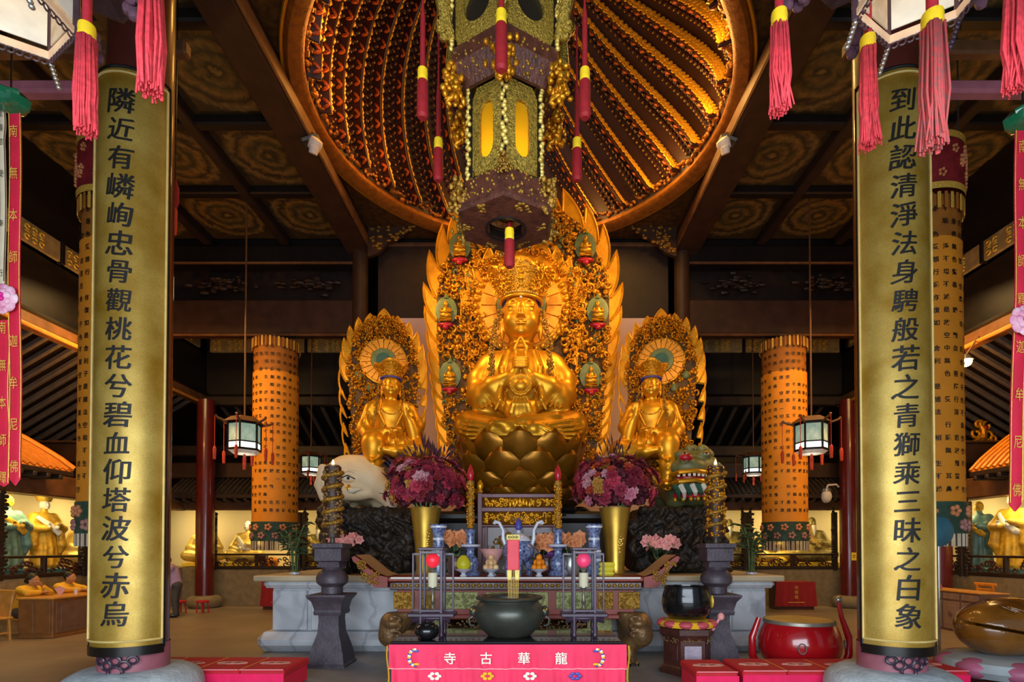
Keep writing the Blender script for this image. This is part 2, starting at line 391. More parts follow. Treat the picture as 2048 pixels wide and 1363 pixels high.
# ------------------------------------------------------------------ objects
def mesh_obj(name, mb, mats, smooth=True, ang=38):
    if any(q in name for q in ('relief', 'carving', 'pattern', 'figure', 'dragon', 'motif', 'bead', 'row', 'scroll', 'braid', 'skirt')): ang = 180
    me = bpy.data.meshes.new(name)
    v = np.vstack(mb.v) if mb.v else np.zeros((0, 3))
    me.from_pydata(v.tolist(), [], mb.f)
    ml = mats if isinstance(mats, (list, tuple)) else [mats]
    for x in ml: me.materials.append(M[x] if isinstance(x, str) else x)
    if len(ml) > 1: me.polygons.foreach_set('material_index', mb.m)
    if smooth:
        me.polygons.foreach_set('use_smooth', [True] * len(me.polygons))
        if ang < 180: me.set_sharp_from_angle(angle=R(ang))
    me.update()
    o = bpy.data.objects.new(name, me); COL.objects.link(o)
    return o
def tag(o, label=None, cat=None, group=None, kind=None):
    if label: o['label'] = label
    if cat: o['category'] = cat
    if group: o['group'] = group
    if kind: o['kind'] = kind
    return o
def thing(name, label, cat, loc=(0, 0, 0), rz=0, group=None, kind=None):
    o = bpy.data.objects.new(name, None); COL.objects.link(o); o.empty_display_size = .1
    o.location = loc; o.rotation_euler = (0, 0, rz)
    return tag(o, label, cat, group, kind)
def part(name, mb, mats, par, loc=(0, 0, 0), smooth=True, ang=38, label=None, rz=0):
    o = mesh_obj(name, mb, mats, smooth, ang); o.parent = par; o.location = loc; o.rotation_euler = (0, 0, rz)
    if label: o['label'] = label
    return o
def solo(name, mb, mats, label, cat, loc=(0, 0, 0), rz=0, group=None, smooth=True, ang=38, kind=None):
    o = mesh_obj(name, mb, mats, smooth, ang); o.location = loc; o.rotation_euler = (0, 0, rz)
    return tag(o, label, cat, group, kind)
def struct(name, mb, mats, smooth=False, label=None):
    o = mesh_obj(name, mb, mats, smooth); o['kind'] = 'structure'
    if label: o['label'] = label
    return o
def copy_tree(o, par=None):
    c = o.copy(); COL.objects.link(c)
    if par is not None: c.parent = par
    for ch in [x for x in o.children]: copy_tree(ch, c)
    return c
def again(o, loc, rz=None, label=None, sc=None, group=None):
    c = copy_tree(o); c.location = loc
    if rz is not None: c.rotation_euler = (0, 0, rz)
    if sc is not None: c.scale = sc if isinstance(sc, (tuple, list)) else (sc,) * 3
    if label: c['label'] = label
    if group: c['group'] = group
    return c
# ------------------------------------------------------------------ signed-distance sculpting
class Field:
    def __init__(s, lo, hi, vox):
        s.lo = np.array(lo, float); s.vox = vox; n = np.ceil((np.array(hi) - s.lo) / vox).astype(int) + 1
        s.d = np.full(tuple(n), 1.0, np.float32)
        s.ax = [(s.lo[i] + vox * np.arange(n[i])).astype(np.float32) for i in range(3)]
    def op(s, fn, lo, hi, k=.0, cut=False):
        pad = k + 3 * s.vox; sl = []
        for i in range(3):
            a = max(0, int((lo[i] - pad - s.lo[i]) / s.vox)); b = min(len(s.ax[i]), int((hi[i] + pad - s.lo[i]) / s.vox) + 2)
            if b <= a: return
            sl.append(slice(a, b))
        sl = tuple(sl); X = s.ax[0][sl[0]][:, None, None]; Y = s.ax[1][sl[1]][None, :, None]; Z = s.ax[2][sl[2]][None, None, :]
        nd = fn(X, Y, Z); od = s.d[sl]
        if cut:
            if k: h = np.clip(.5 - .5 * (od + nd) / k, 0, 1); s.d[sl] = od * (1 - h) - nd * h + k * h * (1 - h)
            else: s.d[sl] = np.maximum(od, -nd)
        elif k: h = np.clip(.5 + .5 * (od - nd) / k, 0, 1); s.d[sl] = nd * h + od * (1 - h) - k * h * (1 - h)
        else: s.d[sl] = np.minimum(od, nd)
    def cap(s, a, b, ra, rb=None, k=.05, cut=False, mir=False):
        if mir: s.cap((-a[0], *a[1:]), (-b[0], *b[1:]), ra, rb, k, cut)
        rb = ra if rb is None else rb; a = np.array(a, float); b = np.array(b, float); ba = b - a; L2 = float(ba @ ba) + 1e-9; rm = max(ra, rb)
        def fn(X, Y, Z):
            h = np.clip(((X - a[0]) * ba[0] + (Y - a[1]) * ba[1] + (Z - a[2]) * ba[2]) / L2, 0, 1)
            return np.sqrt((X - a[0] - h * ba[0]) ** 2 + (Y - a[1] - h * ba[1]) ** 2 + (Z - a[2] - h * ba[2]) ** 2) - (ra + (rb - ra) * h)
        s.op(fn, np.minimum(a, b) - rm, np.maximum(a, b) + rm, k, cut)
    def chain(s, pts, r, k=.03, cut=False, mir=False):
        n = len(pts); rr = r if isinstance(r, (list, tuple)) else [r] * n
        for i in range(n - 1): s.cap(pts[i], pts[i + 1], rr[i], rr[i + 1], k, cut, mir)
    def ell(s, c, r, k=.05, e=(0, 0, 0), cut=False, mir=False):
        if mir: s.ell((-c[0], *c[1:]), r, k, (e[0], -e[1], -e[2]), cut)
        A = np.array(Euler(e).to_matrix()).T; r = np.array(r, float); rm = r.max()
        def fn(X, Y, Z):
            x, y, z = X - c[0], Y - c[1], Z - c[2]
            p = [A[i, 0] * x + A[i, 1] * y + A[i, 2] * z for i in range(3)]
            k0 = np.sqrt(sum((p[i] / r[i]) ** 2 for i in range(3))); k1 = np.sqrt(sum((p[i] / r[i] ** 2) ** 2 for i in range(3))) + 1e-6
            return k0 * (k0 - 1) / k1
        s.op(fn, np.array(c) - rm, np.array(c) + rm, k, cut)
    def box(s, c, h, rd=.02, k=.02, e=(0, 0, 0), cut=False):
        A = np.array(Euler(e).to_matrix()).T; rm = float(np.linalg.norm(h))
        def fn(X, Y, Z):
            x, y, z = X - c[0], Y - c[1], Z - c[2]
            q = [np.abs(A[i, 0] * x + A[i, 1] * y + A[i, 2] * z) - h[i] + rd for i in range(3)]
            return np.sqrt(sum(np.maximum(t, 0) ** 2 for t in q)) + np.minimum(np.maximum(q[0], np.maximum(q[1], q[2])), 0) - rd
        s.op(fn, np.array(c) - rm, np.array(c) + rm, k, cut)
    def warp(s, fn):
        s.d += fn(s.ax[0][:, None, None], s.ax[1][None, :, None], s.ax[2][None, None, :]).astype(np.float32)
    def mesh(s, mb=None, m=0, adapt=0.):
        mb = mb or MB()
        g = openvdb.FloatGrid(1.0); g.copyFromArray(np.ascontiguousarray(s.d)); p, q = g.convertToQuads(isovalue=0.)
        p = p.astype(float) * s.vox + s.lo
        a, b, c = p[q[:, 0]], p[q[:, 1]], p[q[:, 2]]; d = p[q[:, 3]]
        vol = np.einsum('ij,ij->i', a, np.cross(b, c)).sum() + np.einsum('ij,ij->i', a, np.cross(c, d)).sum()
        if vol < 0: q = q[:, ::-1]
        for _ in range(1):
            acc = np.zeros_like(p); cn = np.zeros(len(p))
            for i in range(4):
                j = (i + 1) % 4
                np.add.at(acc, q[:, i], p[q[:, j]]); np.add.at(cn, q[:, i], 1); np.add.at(acc, q[:, j], p[q[:, i]]); np.add.at(cn, q[:, j], 1)
            p = p * .5 + .5 * acc / np.maximum(cn, 1)[:, None]
        return mb.add(p, q.tolist(), m)
# ------------------------------------------------------------------ writing
_G = {}
def glyph(ch, bold=.012, cuts=0):
    key = (ch, bold, cuts)
    if key in _G: return _G[key]
    c = bpy.data.curves.new('g', 'FONT'); c.body = ch; c.size = 1; c.resolution_u = 3; c.offset = bold
    o = bpy.data.objects.new('g', c); COL.objects.link(o)
    me = bpy.data.meshes.new_from_object(o.evaluated_get(bpy.context.evaluated_depsgraph_get()))
    bm = bmesh.new(); bm.from_mesh(me)
    if bm.verts:
        xs = [v.co.x for v in bm.verts]; ys = [v.co.y for v in bm.verts]; mx, my = (min(xs) + max(xs)) / 2, (min(ys) + max(ys)) / 2
        for v in bm.verts: v.co.x -= mx; v.co.y -= my
        for i in range(cuts):
            x = -.5 + (i + 1) / (cuts + 1)
            bmesh.ops.bisect_plane(bm, geom=bm.verts[:] + bm.edges[:] + bm.faces[:], plane_co=(x, 0, 0), plane_no=(1, 0, 0))
    bm.verts.index_update()
    r = ([(v.co.x, v.co.y) for v in bm.verts], [[v.index for v in f.verts] for f in bm.faces])
    bm.free(); bpy.data.objects.remove(o); bpy.data.curves.remove(c); bpy.data.meshes.remove(me)
    _G[key] = r
    return r
def write(mb, ch, size, fn, bold=.012, cuts=0, slant=0., m=0, turn=0., heavy=0.):
    if heavy:
        for dx, dy in ((-1, -.5), (1, .5), (-1, .5), (1, -.5), (0, 0)): write(mb, ch, size, lambda a, b: fn(a + dx * heavy * size, b + dy * heavy * size), 0., cuts, slant, m, turn)
        return
    v, f = glyph(ch, bold, cuts)
    if v:
        ca, sa = cos(turn), sin(turn)
        mb.add([fn((x * ca - y * sa + slant * y) * size, (x * sa + y * ca) * size) for x, y in v], f, m)
def bez(p, q, r, n):  # quadratic curve without its last point
    return [tuple((1 - t) ** 2 * a + 2 * t * (1 - t) * b + t * t * c for a, b, c in zip(p, q, r)) for t in (i / n for i in range(n))]
def lerp(a, b, t): return a + (b - a) * t
RND = random.Random(7)
# ================================================================== the setting
def zat(y, Y): return at(1061, y, Y)[2]
def xat(x, Y, y=1097): return at(x, y, Y)[0]
CZ = 10.25                                    # coffered ceiling height
struct('floor', MB().box((0, 8.6, -.1), (30, 24, .2)), 'floor_stone')
struct('trim_1', MB().box((0, 7.2, .012), (8.6, 5.6, .024), .01), 'apron_stone')   # stone apron around the altar
DC, DR = (0., 10.65), 3.98                    # dome centre, opening radius
def ceiling():
    v = []; f = []; uv = []; mi = []
    xs = [-13.4, -10.65, -8.55, -6.45, -4.35, 4.35, 6.45, 8.55, 10.65, 13.4]; ys = [-2.5, .15, 2.25, 4.35, 6.45, 8.55, 10.65, 12.75, 14.85]
    for i in range(9):
        for j in range(8):
            if i == 4 and j >= 4: continue
            b = len(v); v += [(xs[i], ys[j], CZ), (xs[i], ys[j + 1], CZ), (xs[i + 1], ys[j + 1], CZ), (xs[i + 1], ys[j], CZ)]
            f.append((b, b + 1, b + 2, b + 3)); mi.append(0); uv += [(0, 0), (0, 1), (1, 1), (1, 0)]
    n = 72; b = len(v)                          # soffit around the round opening
    for k in range(n):
        a = 2 * pi * k / n; c_, s_ = cos(a), sin(a); q = min(4.35 / max(abs(c_), 1e-6), 4.2 / max(abs(s_), 1e-6))
        v.append((DC[0] + DR * c_, DC[1] + DR * s_, CZ)); v.append((DC[0] + q * c_, DC[1] + q * s_, CZ))
    for k in range(n):
        k2 = (k + 1) % n; f.append((b + 2 * k, b + 2 * k2, b + 2 * k2 + 1, b + 2 * k + 1)); mi.append(1); uv += [(0, 0)] * 4
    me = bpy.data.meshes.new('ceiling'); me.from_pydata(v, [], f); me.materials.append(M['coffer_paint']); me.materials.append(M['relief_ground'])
    me.polygons.foreach_set('material_index', mi); l = me.uv_layers.new(name='uv'); l.data.foreach_set('uv', [c for u in uv for c in u])
    o = bpy.data.objects.new('ceiling', me); COL.objects.link(o); o['kind'] = 'structure'
ceiling()
def beam(c, d, m='brown_beam', name='ceiling_beam', b=.03): return struct(name, MB().box(c, d, b), m)
for x in (-10.65, -8.55, -6.45, 6.45, 8.55, 10.65): beam((x, 6.2, CZ - .1), (.24, 17.2, .26), 'dark_wood')
for y in (2.25, 4.35, 6.45, 8.55, 10.65, 12.75):
    for s in (-1, 1): beam((s * 7.6, y, CZ - .09), (6.0, .22, .2), 'black_wood')
for s in (-1, 1): beam((s * 4.42, 6.2, CZ - .22), (.62, 17.4, .56), 'brown_beam'); beam((s * 4.08, 6.6, CZ - .34), (.06, 16.4, .3), 'brown_light')
beam((0, 6.3, CZ - .3), (8.2, .5, .6))
def beams_back():
    for s in (-1, 1):
        beam((s * 7.3, 14.9, 9.74), (5.9, .4, .5), 'black_wood'); beam((s * 7.3, 14.72, 9.52), (5.9, .1, .07), 'brown_light')
        beam((s * 7.3, 14.85, zat(634, 14.7)), (5.9, .4, .92), 'brown_beam'); beam((s * 7.3, 14.66, zat(669, 14.66)), (5.9, .1, .07), 'brown_light')
        struct('wall_back_upper', MB().box((s * 7.3, 15.35, 9.15), (5.9, .1, 2.3)), 'dark_wood')
        for k in range(2):                      # carved bracket clusters between the two beams
            mb = MB()
            for q in range(46): mb.ball((RND.gauss(0, .38), RND.uniform(-.12, .1), RND.gauss(0, .10)), (RND.uniform(.06, .16), .07, RND.uniform(.03, .08)), 7, 4)
            o = struct('trim_%d' % (10 + k + (s > 0) * 2), mb, 'dark_wood', True); o.location = (s * (5.9 + 2.4 * k), 14.95, 9.05)
    # lintel between the two back columns
    struct('lintel', MB().box((0, 14.95, 9.0), (7.9, .3, 2.1), .02), 'dark_wood')
    struct('trim_20', MB().box((0, 14.78, zat(489, 14.78)), (7.9, .1, .1), .02), 'brown_light')
beams_back()
# cream screen wall behind the statues
struct('screen_wall', MB().box((xat(1066, 14.6), 14.7, 3.98), (xat(1344, 14.6) - xat(788, 14.6), .22, 7.96)), 'cream_wall')
# outer walls and roofs of the aisle
for s in (-1, 1): struct('wall_left' if s < 0 else 'wall_right', MB().box((s * 13.4, 8.6, 5.2), (.2, 23, 10.4)), 'dark_wood')
struct('wall_back', MB().box((0, 20.2, 5.2), (27, .2, 10.4)), 'black_wood')
for s in (-1, 1):
    struct('trim_%d' % (30 + s), MB().box((s * 10.25, 8.2, 9.35), (.2, 18.6, 1.7)), 'black_wood')
    struct('trim_%d' % (33 + s), MB().box((s * 10.3, 8.2, 7.3), (.2, 18.6, 1.45)), 'black_wood')
    beam((s * 10.2, 8.2, 6.5), (.3, 18.6, .3), 'brown_light', 'aisle_beam'); beam((s * 10.02, 8.2, 6.36), (.1, 18.6, .08), 'yellow_wood', 'aisle_beam')  # yellow strip paints the lit lower edge of the beam
struct('trim_36', MB().box((0, 17.6, 9.35), (20.4, .2, 1.7)), 'black_wood'); struct('trim_37', MB().box((0, 17.65, 7.3), (20.4, .2, 1.6)), 'black_wood')
beam((0, 17.5, 6.5), (20.4, .3, .3), 'dark_wood', 'aisle_beam'); beam((0, 18.0, 5.0), (27, .3, .34), 'dark_wood', 'aisle_beam'); beam((0, 17.9, 4.35), (27, .2, .5), 'brown_beam', 'aisle_beam')
struct('ceiling_back', MB().box((0, 17.6, CZ + .12), (27.2, 5.6, .2)), 'black_wood')
struct('wall_arch', MB().box((0, 15.0, 10.1), (27, .1, .5)), 'black_wood')
for s in (-1, 1): beam((s * 7.4, 6.35, zat(173, 6.3)), (5.6, .16, .15), 'column_pink', 'tie_beam'); beam((s * 7.4, 7.6, zat(100, 7.6)), (5.6, .16, .2), 'brown_light', 'tie_beam')  # pink light on the mauve beams is put into their colour
def frieze(name, w, label):
    mb = MB().box((0, 0, 0), (w, .08, .44), .01); t = MB()
    for k in range(int((w - .2) / .17)):
        x = -w / 2 + .18 + k * .17
        if RND.random() < .2: continue
        for z in (-.11, .09):
            t.tube([(x + .055 * cos(a) * (1 if (k % 2) else -1), -.05, z + .05 * sin(a)) for a in np.linspace(.3, 5.6, 8)], .022, 5)
        t.box((x, -.05, .0), (.1, .03, .03))
    r = thing(name, label, 'frieze panel'); part('panel', mb, 'frieze_backlit', r); part('lattice_pattern', t, 'bright_gold', r); part('end_post', MB().box((-w / 2, 0, 0), (.09, .14, .5), .01), 'black_wood', r)
    return r
fz = frieze('lattice_frieze', 1.5, 'pierced lattice panel painted gold for its backlight, set high under the back aisle eaves')
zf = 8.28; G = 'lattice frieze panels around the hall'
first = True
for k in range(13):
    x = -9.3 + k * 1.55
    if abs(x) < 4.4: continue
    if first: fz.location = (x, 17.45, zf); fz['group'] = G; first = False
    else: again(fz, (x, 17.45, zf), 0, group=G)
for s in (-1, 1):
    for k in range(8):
        again(fz, (s * 10.1, 3.4 + k * 1.55 + (2 if k == 7 else 0), zf), -s * pi / 2 if s < 0 else -pi / 2, 'pierced lattice panel painted gold for its backlight, set high along the aisle %s' % ('over the desk' if s < 0 else 'over the cabinets'), group=G)
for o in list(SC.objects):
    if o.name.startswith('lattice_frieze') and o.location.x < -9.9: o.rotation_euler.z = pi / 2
# rafters of the sloping aisle roofs
rf = struct('rafter_beam', MB().box((0, 0, 0), (3.7, .1, .12), .02), 'rafter'); n_ = 0
for s in (-1, 1):
    for k in range(24):
        o = rf if n_ == 0 else rf.copy()
        if n_: COL.objects.link(o)
        n_ += 1; o.location = (s * 11.7, 8.6 + k * .36, 5.55); o.rotation_euler = (0, s * R(31), 0)
rb = struct('rafter_beam', MB().box((0, 0, 0), (.11, 2.9, .12), .02), 'rafter'); n_ = 0
for k in range(44):
    x = -10.2 + k * .46
    if abs(x) < 3.6: continue
    o = rb if n_ == 0 else rb.copy()
    if n_: COL.objects.link(o)
    n_ += 1; o.location = (x, 18.75, 5.85); o.rotation_euler = (-R(26), 0, 0)
for s in (-1, 1): o = struct('aisle_roof', MB().box((0, 0, 0), (4.0, 12, .06)), 'black_wood'); o.location = (s * 11.75, 12.6, 5.68); o.rotation_euler = (0, s * R(31), 0)
o = struct('aisle_roof', MB().box((0, 0, 0), (27, 3.2, .06)), 'black_wood'); o.location = (0, 18.8, 5.98); o.rotation_euler = (-R(26), 0, 0)
for s in (-1, 1):                               # curved moon beams over the side aisles
    mb = MB(); out = [(x, 5.5 + .22 * sin(pi * (x + 1.75) / 3.5)) for x in np.linspace(-1.75, 1.75, 13)] + [(x, 5.1 + .3 * sin(pi * (x + 1.75) / 3.5)) for x in np.linspace(1.75, -1.75, 13)]
    mb.plate(out, .35); o = struct('moon_beam', mb, 'brown_beam', True); o.location = (s * 11.6, 14.6, .55 - .03)
    beam((s * 11.6, 14.6, 4.35), (3.5, .3, .5), 'brown_beam', 'moon_beam'); beam((s * 11.6, 14.42, 4.62), (3.5, .1, .05), 'brown_light', 'moon_beam')
# display-case bays: base wall, back panel, fascia; railings are things of their own
def cases():
    for s, nm in ((-1, 'left'), (1, 'right')):
        struct('base_wall_%s' % nm, MB().box((s * 11.9, 10, .6), (1.8, 15.6, 1.2)), 'stone_warm')
        struct('case_wall_%s' % nm, MB().box((s * 12.6, 10, 2.2), (.1, 15.6, 2.2)), 'case_wall')
        struct('trim_%d' % (40 + s), MB().box((s * 11.1, 10, 3.28), (.3, 15.6, .5), .03), 'brown_light')
        struct('trim_%d' % (43 + s), MB().box((s * 11.9, 10, 3.2), (1.6, 15.6, .1)), 'brown_light')
    struct('base_wall_back', MB().box((0, 18.6, .6), (26, 1.8, 1.2)), 'stone_warm'); struct('case_wall_back', MB().box((0, 19.4, 2.2), (26, .1, 2.2)), 'case_wall')
    struct('trim_46', MB().box((0, 17.8, 3.3), (26, .3, .5), .03), 'brown_light'); struct('trim_47', MB().box((0, 18.6, 3.2), (26, 1.6, .1)), 'brown_light')
    for s in (-1, 1):
        for y in (10.4, 12.6, 14.9): lamp('case_light', 'AREA', (s * 11.6, y, 3.1), 42, YEL, (s * 12.3, y, 1.8), .9)
        for x in (5.9, 8.6, 11.3): lamp('case_light', 'AREA', (s * x, 18.2, 3.1), 42, YEL, (s * x, 19.0, 1.8), .9)
cases()
def railing(w, seed):
    r = thing('carved_railing', '', 'railing'); rr = random.Random(seed)
    part('top_rail', MB().box((0, 0, .42), (w, .09, .06), .01), 'dark_wood', r); part('bottom_rail', MB().box((0, 0, .0), (w, .14, .1), .02), 'dark_wood', r)
    t = MB()
    for c in (-.25 * w, .25 * w):
        for k in range(16):
            x = c + rr.uniform(-.2, .2) * w; z = .06 + rr.random() ** 1.6 * .28 * (1 - abs(x - c) / (.26 * w)) + .03
            t.tube([(x + .07 * cos(a) * (1 - .1 * j), 0, z + .05 * sin(a)) for j, a in enumerate(np.linspace(0, 5, 7))], .022, 5)
    part('lattice_pattern', t, 'rosewood', r)
    for x in (0,): part('middle_post', MB().box((x, 0, .2), (.09, .1, .44), .01), 'dark_wood', r)
    for sx in (-1, 1):
        p = MB().box((sx * w / 2, 0, .85), (.14, .16, 1.86), .02)
        for k in range(22): p.ball((sx * (w / 2 - .06) + rr.uniform(-.05, .05), -.06, .1 + k * .085), (.05, .05, .045), 6, 4)
        part('end_post', p, 'dark_wood', r)
    return r
G = 'carved railings before the lit display cases'; ra = railing(2.2, 3); ra['group'] = G
ra.location = (-11.05, 12.72, 1.2); ra.rotation_euler.z = pi / 2; ra['label'] = 'dark carved railing of the lit case behind the two people in yellow'
again(ra, (-11.05, 10.36, 1.2), pi / 2, 'dark carved railing of the lit case beyond the slatted yellow chair', group=G)
again(ra, (-11.05, 15.08, 1.2), pi / 2, 'dark carved railing of the side case near the far red column', group=G)
again(ra, (11.05, 12.55, 1.2), -pi / 2, 'dark carved railing of the lit case above the wooden cabinets', group=G)
again(ra, (11.05, 10.19, 1.2), -pi / 2, 'dark carved railing of the side case beyond the wooden fish drum', group=G)
again(ra, (11.05, 14.91, 1.2), -pi / 2, 'dark carved railing of the lit case between gold board and teal disc', group=G)
rb_ = railing(2.75, 5); rb_['group'] = G; rb_.location = (-8.62, 17.72, 1.2); rb_['label'] = 'dark carved railing before the seated figure beside the orange banner'
again(rb_, (-5.70, 17.72, 1.2), 0, 'dark carved railing in the back case behind the leafy vase by the elephant', group=G)
again(rb_, (8.62, 17.72, 1.2), 0, 'dark carved railing above the red draped box in the back case', group=G)
again(rb_, (5.70, 17.72, 1.2), 0, 'dark carved railing in the back case behind the leafy vase by the lion', group=G)
# tiled canopies over the cases
def canopy(name, label, L, run, rise, m, loc, rz, hip=0.):
    r = thing(name, label, 'tiled canopy', loc, rz); b = MB(); n = int(L / .16)
    b.sheet(lambda u, v: (-L / 2 + u * L + (0 if not hip else -hip * v * max(0, u - .0) * 1.0), -run * (1 - v), rise * v ** .85), n, 6, 0, .05)
    for k in range(n + 1):
        u = k / n
        b.tube([(-L / 2 + u * L - hip * v * u, -run * (1 - v), rise * v ** .85 + .03) for v in np.linspace(0, 1, 6)], .045, 6)
    part('tiles', b, m, r)
    e = MB().box((0, -run + .02, -.06), (L, .1, .12), .02)
    for k in range(int(L / .32)): e.box((-L / 2 + .16 + k * .32, -run + .3, -.16), (.1, .7, .1), .02)
    part('eave', e, 'dark_wood', r)
    if hip:
        part('hip_ridge', MB().tube([(L / 2 - hip * v, -run * (1 - v), rise * v ** .85 + .06) for v in np.linspace(0, 1, 8)], .08, 8), m, r)
        part('end_slope', MB().sheet(lambda u, v: (L / 2 - hip * v, -run * (1 - v) + (u * 2 * run) * (1 - v), rise * v ** .85), 4, 6), m, r)
    return r
canopy('tiled_canopy', 'orange glazed tile canopy above the desk and lit case', 5.0, 1.25, 1.05, 'tile_orange', (-11.55, 10.1, 3.56), pi / 2, 1.0)
o = canopy('tiled_canopy', 'orange glazed tile canopy above the wooden cabinets', 5.0, 1.25, 1.05, 'tile_orange', (11.55, 10.1, 3.56), -pi / 2, 0)
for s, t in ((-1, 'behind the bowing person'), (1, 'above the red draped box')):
    canopy('tiled_canopy', 'tiled canopy painted dark where unlit, over the back display cases ' + t, 7.0, 1.7, 1.1, 'tile_unlit', (s * 7.6, 18.85, 3.5), 0)
# ------------------------------------------------------------------ columns
def column(x, y, r, h, base_r, base_h, label, m='column_red', bm='stone_base'):
    t = thing('hall_column', label, 'column', (x, y, 0))
    part('shaft', MB().lathe([(r, base_h - .05), (r, h * .5), (r * .96, h)], 40), m, t)
    pr = [(base_r * .72, 0), (base_r * .86, .02)] + [(base_r * (.80 + .20 * sin(a)), base_h * (.5 - .42 * cos(a))) for a in np.linspace(.35, pi - .35, 9)] + [(base_r * .74, base_h), (r + .02, base_h + .01)]
    part('stone_base', MB().lathe(pr, 48), bm, t)
    return t
XL, XR = -4.32, 4.32
cl = column(XL, 6.3, .335, 10.2, .70, .45, 'front column whose board ends at the long couplet beside the desk', 'column_red')
cr = column(XR, 6.3, .335, 10.2, .70, .45, 'front column carrying the couplet board nearest the red barrel drum', 'column_red')
for c in (cl, cr): part('shoe_ring', MB().lathe([(.345, .42), (.345, .74)], 40, cap=False), 'column_pink', c, label='dusty pink foot of the column')
for s in (-1, 1):
    column(xat(720 if s < 0 else 1364, 14.8), 14.7, .21, 10.2, .4, .4, 'slim dark back column behind the small statue %s' % ('on the elephant' if s < 0 else 'on the lion'), 'brown_beam')
    column(s * 10.0 + (.14 if s < 0 else .05), 17.0, .26, 6.4, .5, .36, 'thin red column in front of the back cases %s' % ('near the bowing person' if s < 0 else 'near the red draped box'), 'red_lacquer', 'stone_warm')
BN = ((-6.76, 9.3), (6.85, 9.3), (-6.70, 14.85), (7.07, 14.85))
for s in (-1, 1):
    column(s * 10.38, 13.75, .30, 6.4, .38, .4, 'red column standing before the side case %s' % ('behind the desk' if s < 0 else 'behind the row of wooden cabinets'), 'red_lacquer', 'stone_warm')
def couplet(x, text, y0, y1, tilt, label):
    t = thing('couplet_board', label, 'couplet board', (x, 6.3, 0)); Rb = .405; ha = R(66); z0, z1 = zat(1298, 5.85), zat(127, 5.85)
    def P(a, z, r=Rb): a += tilt; return (r * sin(a), -r * cos(a), z)
    part('board', MB().sheet(lambda u, v: P(lerp(-ha, ha, u), lerp(z0, z1, v)), 28, 1, 0, .045), 'plaque_gold', t, ang=60)
    g = MB()
    for a in (-ha * .955, ha * .955): g.tube([P(a, z, Rb + .012) for z in (z0 + .07, z1 - .05)], .013, 6)
    for z in (z0 + .07, z1 - .05): g.tube([P(a, z, Rb + .012) for a in np.linspace(-ha * .955, ha * .955, 20)], .013, 6)
    part('inner_border', g, 'border_gold', t)
    k = MB()
    for a in (-ha * 1.02, ha * 1.02): k.tube([P(a, z, Rb - .015) for z in (z0 - .03, z1 + .02)], .03, 8)
    k.sheet(lambda u, v: P(lerp(-ha, ha, u), z0 - .09 + v * .1, Rb + .02), 24, 1, 0, .06)
    k.tube([P(a, z1 + .02, Rb - .01) for a in np.linspace(-ha, ha, 20)], .022, 8)
    part('frame', k, 'black_lacquer', t)
    w = MB(); n = len(text); zs = [zat(lerp(y0, y1, i / (n - 1)), 5.86) for i in range(n)]
    rr = random.Random(len(label))
    for ch, z in zip(text, zs):
        sz = .28 * rr.uniform(.94, 1.06)
        write(w, ch, sz, lambda a, b, z=z: P(a / Rb, z + b, Rb + .006), 0., 9, .10, turn=rr.uniform(-.05, .05), heavy=.016)
    part('lettering', w, 'ink', t, smooth=False, label='black brush-written characters')
    b = MB()
    for i, (u, q, rr_) in enumerate(((-.17, .03, .05), (-.09, -.02, .055), (0, -.09, .075), (.09, -.02, .055), (.17, .03, .05), (0, .03, .06))):
        b.tube([P((u + rr_ * cos(a)) / Rb, z0 - .17 + q + rr_ * .8 * sin(a), Rb - .02) for a in np.linspace(0, 2 * pi, 13)[:-1]], .016, 6, closed=True)
    part('foot_bracket', b, 'plum_frame', t)
couplet(XL, '隣近有嶙峋忠骨觀桃花兮碧血仰塔波兮赤烏', 194, 1228, R(9), 'curved gold couplet board, black characters, on the column beside the desk')
couplet(XR, '到此認清淨法身騁般若之青獅乘三昧之白象', 192, 1233, -R(9), 'curved gold couplet board, black characters, on the column beside the barrel drum')
